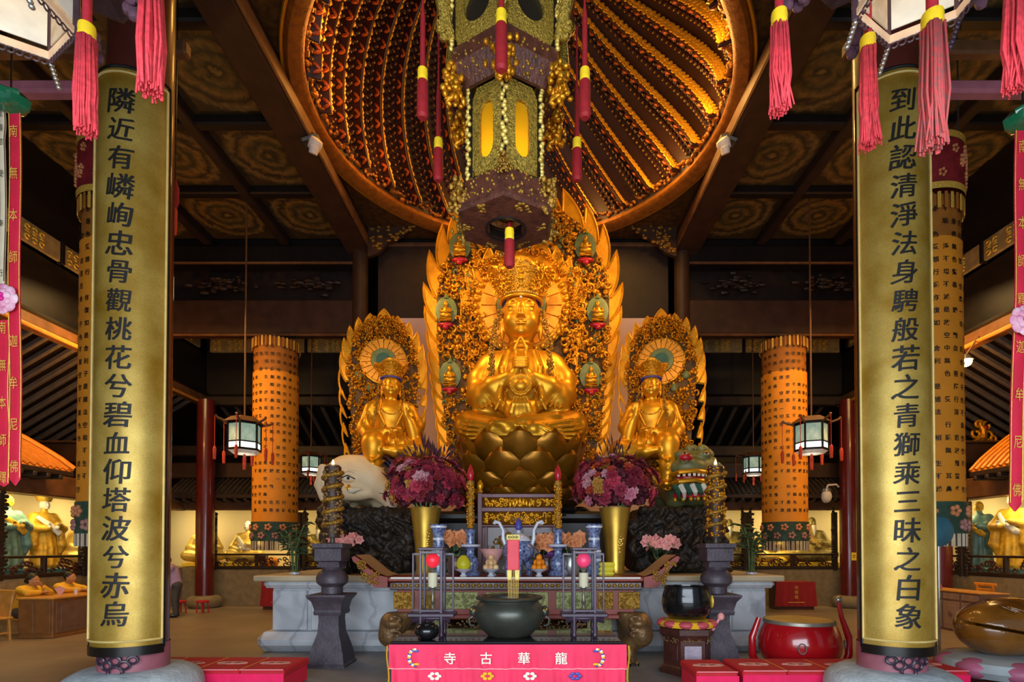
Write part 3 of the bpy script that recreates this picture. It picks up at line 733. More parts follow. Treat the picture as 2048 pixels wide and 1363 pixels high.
# ------------------------------------------------------------------ cylindrical sutra banners
SUTRA = '觀自在菩薩行深般若波羅蜜多時照見五蘊皆空度一切苦厄舍利子色不異空空不異色色即是空空即是色受想行識亦復如是舍利子是諸法空相不生不滅不垢不淨不增不減是故空中無色無受想行識無眼耳鼻舌身意無色聲香味觸法'
def banner(x, y, r, ytop, ymid, ybot, ygreen, yfr, label, cap=None):
    t = thing('sutra_banner', label, 'banner', (x, y, 0), 0, 'orange sutra banners around the aisle columns'); Y = y - r
    zt, zm, zb, zg, zf_ = (zat(q, Y) for q in (ytop, ymid, ybot, ygreen, yfr))
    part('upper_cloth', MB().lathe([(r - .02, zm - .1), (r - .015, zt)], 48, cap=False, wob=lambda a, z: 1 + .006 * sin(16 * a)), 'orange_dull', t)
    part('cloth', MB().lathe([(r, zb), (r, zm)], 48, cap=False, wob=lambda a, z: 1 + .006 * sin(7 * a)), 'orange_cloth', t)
    g = MB().lathe([(r + .02, zg), (r + .02, zb + .01)], 48, cap=False); part('green_band', g, 'banner_green', t, label='green band embroidered with flowers')
    fl = [MB(), MB()]
    for k in range(12):
        a = -pi / 2 + (k - 5.5) * .30; z = lerp(zg, zb, .5 + .22 * (-1) ** k); s = (zb - zg) * .2
        for j in range(5):
            b = j * 2 * pi / 5; fl[k % 2].ball(((r + .03) * cos(a + s * .6 * cos(b) / r), (r + .03) * sin(a + s * .6 * cos(b) / r), z + s * .6 * sin(b)), s * .42, 6, 4)
    part('flower_pattern', fl[0], 'lily_orange', t); part('flower_pattern', fl[1], 'embroid_pink', t)
    f = MB()
    for k in range(96):
        a = 2 * pi * k / 96; f.tube([((r + .01) * cos(a), (r + .01) * sin(a), zg), ((r + .01) * cos(a), (r + .01) * sin(a), zf_)], .012, 4, 0 if k % 3 else 1)
    part('fringe', f, ['silk_cream', 'rosewood'], t)
    w = MB(); q = 0
    for k in range(15):
        a = -pi / 2 + (k - 7) * .265; z = zt - .25
        while z > zb + .12:
            if RND.random() < .82:
                write(w, SUTRA[q % len(SUTRA)], .098, lambda u, v, a=a, z=z: ((r + .008) * cos(a + u / r), (r + .008) * sin(a + u / r), z + v), .02)
            q += 1; z -= .205
    part('lettering', w, 'ink', t, smooth=False)
    v = MB()
    for k in range(36):
        a = 2 * pi * k / 36; v.box(((r + .03) * cos(a), (r + .03) * sin(a), zt - .12), (.02, .05, .26), .005, k % 2, rot(rz=a))
    part('valance', v, ['gold_thread', 'orange_dull'], t)
    part('hoop', MB().tube([((r - .03) * cos(a), (r - .03) * sin(a), zt) for a in np.linspace(0, 2 * pi, 33)[:-1]], .02, 6, closed=True), 'metal_grey', t)
    hc = MB()
    for k in range(4 if cap else 2):
        a = pi / 4 + k * pi / 2 if cap else k * pi; hc.tube([((r - .03) * cos(a), (r - .03) * sin(a), zt), ((r - .03) * cos(a), (r - .03) * sin(a), CZ - .02 if cap else zt + .3)], .012, 5)
    part('hanging_cord', hc, 'metal_grey', t)
    if cap:
        zc0, zc1 = zat(cap[1], Y), zat(cap[0], Y); rc = r + .04
        part('cap', MB().lathe([(rc, zc0), (rc * 1.02, (zc0 + zc1) / 2), (rc, zc1), (rc - .05, zc1 + .02)], 48, cap=False), 'banner_red', t, label='dark red embroidered cap')
        for z_ in (zc1 - .015, zc0): part('cap_trim', MB().lathe([(rc + .01, z_ - .05), (rc + .02, z_ + .05)], 48, cap=False), 'gold_thread', t)
        e = MB()
        for k in range(22):
            a = -pi / 2 + RND.uniform(-1.4, 1.4); z = RND.uniform(zc0 + .15, zc1 - .15)
            for j in range(5): e.ball(((rc + .02) * cos(a + .07 * cos(j * 1.26)), (rc + .02) * sin(a + .07 * cos(j * 1.26)), z + .05 * sin(j * 1.26)), .028, 5, 3)
        part('cap_pattern', e, 'lily_orange', t)
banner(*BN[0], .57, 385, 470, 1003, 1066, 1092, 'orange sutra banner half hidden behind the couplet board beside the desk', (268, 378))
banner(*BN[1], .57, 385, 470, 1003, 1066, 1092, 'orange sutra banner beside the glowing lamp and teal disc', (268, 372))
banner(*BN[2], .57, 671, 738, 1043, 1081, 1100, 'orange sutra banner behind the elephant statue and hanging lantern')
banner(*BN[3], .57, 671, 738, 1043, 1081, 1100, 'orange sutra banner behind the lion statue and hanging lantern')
# ------------------------------------------------------------------ spiral dome
def dome():
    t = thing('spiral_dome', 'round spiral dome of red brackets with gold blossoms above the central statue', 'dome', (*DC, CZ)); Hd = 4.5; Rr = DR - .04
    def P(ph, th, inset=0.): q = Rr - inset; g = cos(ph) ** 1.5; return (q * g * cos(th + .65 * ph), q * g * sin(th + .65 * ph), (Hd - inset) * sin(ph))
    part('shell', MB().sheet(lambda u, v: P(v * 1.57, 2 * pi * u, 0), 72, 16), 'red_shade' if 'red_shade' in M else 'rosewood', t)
    rim = MB().lathe([(DR - .02, .1), (DR - .06, -.10), (DR, -.16), (DR + .2, -.20), (DR + .26, -.12), (DR + .26, .02)], 96, cap=False)
    part('rim', rim, 'dome_rim', t)
    o = MB()
    for k in range(420):
        a = 2 * pi * k / 420; o.ball(((DR - .06 - .05 * RND.random()) * cos(a), (DR - .06) * sin(a), .10 + RND.uniform(-.07, .10)), (RND.uniform(.03, .09),) * 2 + (RND.uniform(.02, .06),), 6, 4)
    part('rim_carving', o, 'dome_rim', t)
    part('rim_cable', MB().tube([((DR + .3) * cos(a), (DR + .3) * sin(a), -.12) for a in np.linspace(0, 2 * pi, 97)[:-1]], .035, 6, closed=True), 'gold_face', t)
    row = MB(); n = 42
    for k in range(n):
        ph = .03 + 1.15 * (k / n); p = np.array(P(ph, 0, .13)); p2 = np.array(P(ph + .03, 0, .13)); tg = (p2 - p) / np.linalg.norm(p2 - p)
        pa, pb = np.array(P(ph, .02, .13)), np.array(P(ph, -.02, .13)); sd = pb - pa; sd /= np.linalg.norm(sd); sd -= tg * (sd @ tg); sd /= np.linalg.norm(sd)
        rad = np.cross(sd, tg); rad *= (1 if rad @ (np.array([0, 0, 1.5]) - p) > 0 else -1); T = np.stack([tg, np.cross(rad, tg), rad], 1); g = max(.3, cos(ph) ** 1.5); sc = .55 + .45 * g
        row.box(p - rad * .02, (.16, .05, .30 * sc), .01, 0, T)
        c = p + sd * .05 * sc + rad * .02
        for j in range(5):
            b = j * 2 * pi / 5 + k; row.ball(c + (tg * cos(b) * .75 + rad * sin(b) * 1.3) * .07 * sc, (.056 * sc, .016, .056 * sc), 5, 3, 1, T)
        row.ball(c + sd * .012, (.036 * sc, .016, .036 * sc), 5, 3, 1, T)
        Tl = T @ rot(0, .5 * (-1) ** k, 0); row.ball(p - sd * .07 * sc + rad * .06 + tg * .03 * (-1) ** k, (.035 * sc, .03, .085 * sc), 6, 4, 2, Tl)  # leaves on the back side: ember light put into their colour
    base = part('bracket_row', row, ['dome_red', 'dome_gold', 'dome_ember'], t, smooth=False)
    row2 = MB()
    for k in range(n):
        ph = .03 + 1.15 * (k / n)
        for q in (.055, .095):
            p = np.array(P(ph + q * .2, q, .08)); row2.ball(p, (.05, .05, .06), 5, 3, 0); row2.ball(np.array(P(ph + .012, q, .13)), .022, 4, 3, 1)
    base2 = part('stud_row', row2, ['dome_red', 'gold_dull'], t, smooth=False)
    for k in range(1, 30):
        for b in (base, base2):
            c = b.copy(); COL.objects.link(c); c.parent = t; c.rotation_euler.z = 2 * pi * k / 30
dome()
def corner_bracket(s):
    out = [(0, 0), (1.35, .95), (1.5, .95), (1.5, 1.15), (-.05, 1.15), (-.05, 0)]; out = [(0, 0), (.25, .1), (.5, .38), (.8, .52), (1.1, .8), (1.45, .9), (1.45, 1.1), (-.05, 1.1), (-.05, 0)]
    if s > 0: out = [(-x, z) for x, z in out][::-1]
    t = thing('carved_corner_bracket', 'carved gilt bracket under the lintel beside the %s' % ('small statue on the elephant' if s < 0 else 'small statue on the lion'), 'bracket', (xat(736 if s < 0 else 1352, 14.3), 14.35, zat(512, 14.3)))
    part('board', MB().plate(out, .12), 'brown_beam', t)
    b = MB()
    for k in range(60):
        u = RND.random(); x = u * 1.35; zl = u ** 1.2 * .9; z = RND.uniform(zl, 1.05)
        b.ball((x * -s, -.07, z), (RND.uniform(.03, .09), .04, RND.uniform(.03, .05)), 6, 4)
    part('carving', b, 'gold_dull', t)
corner_bracket(-1); corner_bracket(1)
# ================================================================== the three statues
def flame_outline(pts, mirror=True):
    """pts: list of (tip x, tip z, valley x, valley z) from the bottom upwards on the +x side"""
    out = []
    for i, (tx, tz, vx, vz) in enumerate(pts):
        out.append(((tx), (tz), vx, vz))
    path = []; prev = None; pv = 0
    for tx, tz, vx, vz in out:               # valley below the tongue, then its tip
        if prev is not None: vz = min(vz, prev[1] - .42 * (prev[1] - pv))
        pv = vz; d = (tx - vx, tz - vz); nx, nz = d[1], -d[0]
        if prev is not None:
            e = (prev[0] - vx, prev[1] - vz); path += bez(prev, ((prev[0] + vx) / 2 + e[1] * .06 - .10 * e[0], (prev[1] + vz) / 2 - abs(e[0]) * .35), (vx, vz), 5)
        path += bez((vx, vz), (vx + d[0] * .55 + nx * .22, vz + d[1] * .45 + nz * .16), (tx, tz), 7)
        prev = (tx, tz)
    path.append(prev)
    if mirror: path = path + [(-x, z) for x, z in path[::-1] if abs(x) > 1e-4]
    return path
def relief(mb, n, inside, y, size, rr, m=0):
    k = 0; tries = 0
    while k < n and tries < n * 30:
        tries += 1; p = inside(rr)
        if p is None: continue
        x, z = p; k += 1; s = size * rr.uniform(.6, 1.25); a0 = rr.uniform(0, 6.3); d = rr.choice((-1, 1))
        if rr.random() < .55:
            mb.tube([(x + s * (1 - .1 * j) * cos(a0 + d * j * .8), y - .02 * j, z + s * (1 - .1 * j) * sin(a0 + d * j * .8)) for j in range(7)], [s * .42 * (1 - .06 * j) for j in range(7)], 6, m)
        else: mb.ball((x, y, z), (s * .75, s * .6, s * .75), 7, 5, m)
def small_buddha(mb, s, m=0):                  # seated niche figure about s tall
    mb.ball((0, -.02, .16 * s), (.36 * s, .16 * s, .16 * s), 10, 6, m); mb.ball((0, 0, .42 * s), (.21 * s, .15 * s, .27 * s), 10, 6, m)
    mb.tube([(-.2 * s, -.04 * s, .55 * s), (-.28 * s, -.08 * s, .36 * s), (-.02 * s, -.2 * s, .3 * s), (.28 * s, -.08 * s, .36 * s), (.2 * s, -.04 * s, .55 * s)], .075 * s, 7, m)
    mb.ball((0, -.02 * s, .80 * s), (.13 * s, .13 * s, .16 * s), 10, 7, m); mb.ball((0, 0, .95 * s), (.07 * s, .07 * s, .08 * s), 8, 5, m)
def big_mandorla():
    Y = 12.75; S = F / Y; zb = zat(985, Y); t = thing('flame_mandorla', 'tall openwork gold flame mandorla rising behind the central statue', 'mandorla', (xat(1046, Y), Y, zb))
    raw = [(150, 960, 120, 985), (160, 905, 138, 925), (168, 864, 146, 893), (173, 838, 150, 868), (177, 810, 152, 842), (181, 780, 155, 815), (185, 748, 158, 786), (189, 706, 160, 752), (192, 662, 163, 715), (197, 615, 165, 672), (199, 568, 170, 625), (187, 504, 172, 584), (161, 453, 166, 530), (126, 412, 150, 490), (80, 382, 122, 458), (30, 352, 78, 436), (0, 330, 26, 410)]
    pts = [(a / S, zat(b, Y) - zb, c / S, zat(d, Y) - zb) for a, b, c, d in raw]
    out = flame_outline(pts)
    part('flame_border', MB().plate(out, .16, rim=.028), 'gold_flame', t, ang=30)
    def inner(k, dz=0.): return [(x * k, z) for x, z in [(0, .0)]]
    def P(x, y): return ((x - 1046) / S, zat(y, Y) - zb)
    # dark carved field inside the border
    fld = [(0, 985), (124, 985), (146, 900), (158, 820), (166, 740), (172, 660), (172, 600), (162, 545), (140, 495), (108, 450), (64, 420), (0, 402)]
    ff = [P(1046 + a, b) for a, b in fld]; ff = ff + [(-x, z) for x, z in ff[::-1][1:-1]]
    part('carved_ground', MB().plate(ff, .06, loc=(0, -.10, 0)), 'relief_ground', t)
    rr = random.Random(11)
    def inp(rr):
        y = rr.uniform(425, 975); w = np.interp(y, [412, 428, 455, 495, 545, 600, 660, 740, 820, 900, 985], [0, 64, 107, 139, 161, 171, 172, 166, 158, 146, 124]); x = rr.uniform(-w, w)
        q = ((x / 104) ** 2 + ((y - 625) / 140) ** 2)
        if q < 1 or (y > 640 and abs(x) < 100): return None
        for nx, ny in ((-125, 505), (125, 505), (-152, 631), (150, 631), (-143, 755), (134, 757)):
            if abs(x - nx) < 22 and abs(y - ny) < 30: return None
        return P(1046 + x, y)
    g = MB(); relief(g, 1050, inp, -.15, .085, rr); part('cloud_relief', g, 'gold_relief', t)
    g = MB(); relief(g, 160, inp, -.13, .06, rr); part('leaf_relief', g, 'jade_green', t)
    # inner ring of flames
    raw = [(96, 800, 78, 840), (102, 745, 84, 780), (106, 700, 88, 735), (112, 655, 92, 700), (122, 608, 98, 655), (124, 575, 102, 622), (112, 540, 100, 590), (92, 520, 94, 560), (66, 500, 80, 540), (38, 488, 56, 522), (0, 470, 26, 505)]
    pts = [((a) / S, zat(b, Y) - zb, c / S, zat(d, Y) - zb) for a, b, c, d in raw]
    part('inner_flames', MB().plate(flame_outline(pts), .10, loc=(0, -.14, 0), rim=.018), 'gold_flame', t, ang=30)
    def inp2(rr):
        y = rr.uniform(490, 820); x = rr.uniform(-104, 104); q = (x / 103) ** 2 + ((y - 628) / 122) ** 2
        if y < 630 and not .86 < q < 1.06: return None
        if y >= 630 and not (74 < abs(x) < 100): return None
        return P(1046 + x, y)
    g = MB(); relief(g, 330, inp2, -.23, .075, rr); part('inner_relief', g, 'gold_relief', t)
    hx, hz = P(1043, 622); h = MB()
    h.lathe([(.02, 0), (1.08, 0), (1.10, .05), (1.0, .08), (.02, .08)], 48, (hx, -.2, hz), 0, rot(rx=pi / 2)); part('halo_disc', h, 'gold_relief', t)
    b = MB()
    for k in range(40):
        a = 2 * pi * k / 40; b.ball((hx + 1.04 * cos(a), -.29, hz + 1.04 * sin(a)), .065, 7, 5)
    part('halo_beads', b, 'gold', t)
    for k in range(20):
        a = 2 * pi * (k + .5) / 20; q = [(.58, -.085), (.92, -.125), (.92, .125), (.58, .085)]
        o = [(hx + u * cos(a) - w * sin(a), hz + u * sin(a) + w * cos(a)) for u, w in q]; part('halo_ray', MB().plate(o, .06, loc=(0, -.29, 0)), 'halo_orange', t)
    part('green_disc', MB().lathe([(.01, 0), (.56, 0), (.56, .06), (.01, .06)], 40, (hx, -.27, hz), 0, rot(rx=pi / 2)), 'jade_green', t)
    ped = MB().plate([(x + hx, z + hz + 1.32) for x, z in ((-.5, 0), (.5, 0), (.42, .22), (.18, .3), (0, .5), (-.18, .3), (-.42, .22))], .1, loc=(0, -.22, 0))
    for s in (-1, 1): ped.ball((hx + s * .2, -.3, hz + 1.45), (.15, .08, .1))
    ped.ball((hx, -.3, hz + 1.5), (.12, .1, .14)); part('halo_finial', ped, 'gold_relief', t)
    for nx, ny in ((921, 502), (1170, 502), (894, 629), (1194, 629), (902, 755), (1180, 757)):
        x, z = P(nx, ny); n = MB(); n.lathe([(.01, 0), (.23, 0), (.25, .05), (.19, .07), (.01, .05)], 24, (x, -.17, z), 0, rot(rx=pi / 2), sq=(1, 1.3)).tube([(x, -.19, z + .28), (x, -.19, z + .42)], [.08, .01], 8)
        o = part('niche', n, 'jade_green', t); f = MB(); small_buddha(f, .40); f.box((0, 0, -.04), (.3, .16, .07), .02); part('niche_figure', f, 'gold', o, (x, -.28, z - .2))
        f = MB().ball((0, 0, 0), (.19, .08, .06)).ball((0, -.05, -.07), (.07, .05, .06)); part('lotus_bracket', f, 'ruby', o, (x, -.24, z - .34))
big_mandorla()
def fold_lines(fd, lines, r, k=.05):
    for pts in lines: fd.chain(pts, r, k)
def face(fd, c, s, yaw=0., smile=.0):
    """carves a calm face on a head of unit size s centred at c and looking along -y turned by yaw"""
    cy, sy = cos(yaw), sin(yaw)
    def q(x, y, z): return (c[0] + s * (x * cy - y * sy), c[1] + s * (x * sy + y * cy), c[2] + s * z)
    def E(x, y, z, r, k, cut=False): fd.ell(q(x, y, z), [v * s for v in r], k * s, (0, 0, yaw), cut)
    def C(pts, r, k, cut=False): fd.chain([q(*p) for p in pts], [v * s for v in r] if isinstance(r, list) else r * s, k * s, cut)
    E(0, 0, .05, (.36, .40, .50), .02); E(0, -.06, -.22, (.305, .32, .26), .10); E(0, -.30, -.36, (.10, .08, .08), .10)
    for x in (-1, 1):
        E(x * .17, -.27, -.14, (.13, .11, .12), .10); E(x * .155, -.335, .10, (.105, .055, .06), .04); E(x * .15, -.345, .02, (.085, .035, .025), .03)
        C([(x * .05, -.375, .15), (x * .15, -.385, .205), (x * .28, -.295, .15)], [.016, .02, .012], .03)
        C([(x * .055, -.405, .055), (x * .15, -.405, .04), (x * .245, -.345, .07)], .017, .008, True)
        E(x * .045, -.425, -.115, (.04, .05, .035), .03)
        E(x * .375, .03, .0, (.05, .10, .22), .03); E(x * .375, .0, -.28, (.045, .06, .16), .04); E(x * .40, -.02, .02, (.03, .05, .12), .02, True)
    C([(0, -.375, .16), (0, -.44, -.0), (0, -.475, -.10)], [.03, .04, .052], .05)
    E(0, -.40, -.215, (.095, .045, .024), .02); E(0, -.395, -.255, (.08, .045, .028), .02)
    C([(-.10, -.385, -.225), (0, -.445, -.238), (.10, -.385, -.225)], .008, .006, True)
    return q
def buddha():
    zb = 4.05; t = thing('seated_statue', 'large gilded seated central statue in a tall crown, hands joined before the chest', 'statue', (0.0, 11.9, zb)); L = (0, 0, -zb)
    f = Field((-1.75, -1.25, 3.75), (1.75, .8, 7.55), .0165)
    # trunk, shoulders, neck
    f.ell((0, .08, 5.0), (.80, .50, .95), .05); f.ell((0, .02, 5.55), (.86, .44, .55), .15); f.cap((-.55, .02, 5.86), (.55, .02, 5.86), .24, k=.15)
    f.cap((0, .02, 5.95), (0, -.02, 6.45), .25, .245, .06); 
    for z in (6.10, 6.2): f.ell((0, -.03, z), (.275, .275, .03), .03)
    # arms in wide sleeves
    for s in (-1, 1):
        f.chain([(s * .70, .05, 5.80), (s * .90, .0, 5.45), (s * .93, -.10, 5.10)], [.25, .26, .26], .10)
        f.chain([(s * .90, -.2, 5.08), (s * .58, -.48, 5.18), (s * .24, -.64, 5.32)], [.24, .20, .14], .10)
        f.ell((s * .74, -.34, 4.92), (.32, .24, .30), .08); f.ell((s * .46, -.56, 4.94), (.14, .12, .32), .06, (0, s * .35, 0))
        f.chain([(s * .20, -.66, 5.22), (s * .09, -.68, 5.45)], [.13, .11], .03)       # forearm out of the cuff
        f.ell((s * .10, -.68, 5.58), (.085, .10, .13), .04)
        for j in range(4):                                                              # curled fingers
            z = 5.50 + .058 * j; f.chain([(s * .15, -.72, z), (s * .10, -.80, z + .01), (s * .01, -.81, z + .005)], .036, .008)
        f.chain([(s * .13, -.66, 5.64), (s * .10, -.76, 5.76)], [.04, .034], .02)          # thumb
        f.chain([(s * .085, -.72, 5.70), (s * .12, -.73, 5.88), (s * .015, -.74, 6.12)], [.036, .034, .024], .012)   # raised finger
        # lapels and sleeve folds
        f.chain([(s * .30, -.22, 6.02), (s * .42, -.40, 5.6), (s * .40, -.52, 5.1), (s * .28, -.62, 4.8)], [.05, .055, .06, .06], .05)
        for j, q in enumerate((0, .12, .24, .36)):
            f.chain([(s * (.62 + q * .7), -.16 + q * .3, 5.95 - q * .3), (s * (.70 + q * .75), -.30 + q * .5, 5.45), (s * (.55 + q), -.55 + q * .55, 4.85 - q * .2)], .042, .03)
        for j in range(5):
            q = j * .11; f.chain([(s * (1.12 - q), -.22 - q * .5, 5.22 - q * .1), (s * (1.0 - q), -.40 - q * .45, 4.98), (s * (.80 - q * .9), -.56 - q * .2, 4.72 + q * .1)], .032, .028)
        f.chain([(s * .40, -.66, 5.15), (s * .42, -.70, 4.85), (s * .52, -.66, 4.66)], [.05, .055, .03], .04)
        # folded legs
        f.chain([(s * .25, .0, 4.38), (s * 1.05, -.35, 4.38)], [.40, .33], .12)
        f.chain([(s * 1.10, -.45, 4.36), (s * .25, -.92, 4.20)], [.29, .19], .08)
        for j in range(5): f.chain([(s * (1.36 - .03 * j), -.50 - .05 * j, 4.52 - .11 * j), (s * (1.02 + .02 * j), -.80 - .03 * j, 4.40 - .10 * j), (s * (.55 + .03 * j), -.98, 4.26 - .06 * j), (s * .14, -1.05, 4.16 - .03 * j)], [.02, .034, .036, .02], .03)
    f.ell((0, -.20, 4.08), (1.30, .80, .20), .10); f.cap((-.30, -.98, 4.28), (.70, -.72, 4.46), .11, .15, .05); f.ell((-.42, -.98, 4.30), (.20, .12, .09), .05, (0, .15, -.3))
    f.ell((0, -.62, 4.62), (.34, .22, .30), .12)
    for j in range(5): f.chain([((j - 2) * .05, -.78, 4.95), ((j - 2) * .08, -.81, 4.75), ((j - 2) * .11, -.80, 4.56)], [.016, .022, .016], .05)
    for j in range(4): f.chain([(-.3 + .1 * j, -1.0, 4.36 - .05 * j), (-.05 + .15 * j, -1.04, 4.24), (.1 + .2 * j, -1.02, 4.10)], .022, .04)
    # belt knot
    f.ell((0, -.82, 5.12), (.16, .10, .15), .03)
    f.chain([(.20 * cos(a), -.82, 5.12 + .20 * sin(a)) for a in np.linspace(0, 2 * pi, 13)], .035, .02)
    face(f, (0, -.03, 6.80), 1.10)
    mb = f.mesh(); part('body', mb, 'gold_face', t, L, ang=180)
    # chest cloth is part of the body; hair, crown, braids and brow jewel follow
    hair = MB().ball((0, .12, 7.08), (.42, .40, .40), 20, 12).ball((0, .14, 7.5), (.26, .24, .30), 16, 8)
    part('hair', hair, 'glaze_blue', t, L)
    cr = MB()
    def top(a): return .52 + .17 * max(0, cos(a * 2.2)) ** 2 * (1 if abs(a) < .75 else .6) + (.12 * max(0, cos((abs(a) - 1.15) * 3.0)))
    def C(u, v):
        a = lerp(-1.9, 1.9, u); h = top(a) * v; r = .43 + .31 * (h / .6) ** 1.25 * (.75 + .25 * abs(sin(a)))
        return (r * sin(a), -.02 - r * .98 * cos(a), 7.13 + h)
    cr.sheet(C, 44, 10, 0, .04); part('crown_plate', cr, 'gold_relief', t, L)
    b = MB(); rr = random.Random(3)
    for k in range(230):
        u = rr.random(); v = rr.uniform(.12, .98); p = C(u, v); s = rr.uniform(.014, .034); b.ball((p[0], p[1] - .015, p[2]), s, 6, 4)
    for u in (.5, .30, .70, .12, .88):
        for v in (.35, .65, .9):
            p = C(u, v); b.tube([(p[0] + .07 * (1.3 - v) * cos(a), p[1] - .03, p[2] + .07 * sin(a)) for a in np.linspace(0, 2 * pi, 9)[:-1]], .016, 5, closed=True)
    part('crown_pattern', b, 'gold', t, L)
    part('crown_band', MB().tube([(.44 * sin(a), -.02 - .43 * cos(a), 7.14) for a in np.linspace(-1.9, 1.9, 24)], .035, 7), 'gold', t, L)
    b = MB()
    for k in range(15): b.ball((.44 * sin((k - 7) * .13), -.05 - .43 * cos((k - 7) * .13), 7.20), .024, 6, 4)
    part('crown_beads', b, 'statue_gold', t, L)
    p = MB(); small_buddha(p, .22); part('crown_figure', p, 'gold', t, (0, -.58, 7.38 - zb))
    part('brow_jewel', MB().ball((0, -.455, 7.08), .03, 8, 6), 'porcelain', t, L, label='small white jewel on the brow')
    for s in (-1, 1):
        b = MB(); rr = random.Random(5 + s)
        for k in range(120):
            q = k / 119; z = 6.95 - q * 1.75; x = s * (.45 + .13 * sin(q * 2.2) + .05 * q); y = -.10 - .34 * sin(q * 2.2) - .12 * q
            b.ball((x + rr.uniform(-.06, .06), y + rr.uniform(-.04, .03), z), rr.uniform(.022, .04), 6, 4)
        b.ball((s * .62, -.56, 5.18), (.12, .06, .05)); part('hair_braid', b, 'gold_dull', t, L)
buddha()
def lotus(cx, cy, ztop, rows, label):
    zb = rows[-1][1] - .1; t = thing('lotus_throne', label, 'throne', (cx, cy, zb))
    core = [(.9, 0)] + [(r * .86, z + h * .35 - zb) for r, z, h, w, n, tilt, m in rows[::-1]] + [(rows[0][0] * .98, ztop - zb), (.1, ztop - zb)]
    part('seed_pod', MB().lathe(core, 40), 'petal_lotus', t)
    for i, (r, z, h, w, n, tilt, m) in enumerate(rows):
        def S(u, v):
            ww = w * sin(pi * min(1, .22 + .78 * v) ** 1.15) ** .75 * (1 if v < .97 else .3); x = (u - .5) * ww
            out = r - (1 - v) * .22 + tilt * sin(v * 1.9) - x * x / (r * 1.1) - (.06 * abs(u - .5) * 2)
            return (x, -out, z - zb + h * v + .06 * v * (1 - 2 * abs(u - .5)))
        b = MB().sheet(S, 8, 9, 0, -.05); p0 = None
        for k in range(n):
            a = 2 * pi * (k + (.5 if i % 2 else 0)) / n
            if cos(a) < -.55: continue
            if p0 is None: p0 = part('petal', b, m, t); p0.rotation_euler.z = a
            else: c = p0.copy(); COL.objects.link(c); c.parent = t; c.rotation_euler.z = a
    return t
lotus(0, 11.75, 3.98, [(1.30, 3.46, .60, .84, 12, .10, 'petal_lotus'), (1.34, 3.08, .58, .86, 12, .16, 'petal_lotus'), (1.24, 2.80, .48, .84, 12, .22, 'petal_lotus'), (1.15, 2.62, .34, .8, 12, .28, 'petal_lotus')], 'large dark gold lotus throne of broad petals under the central statue')
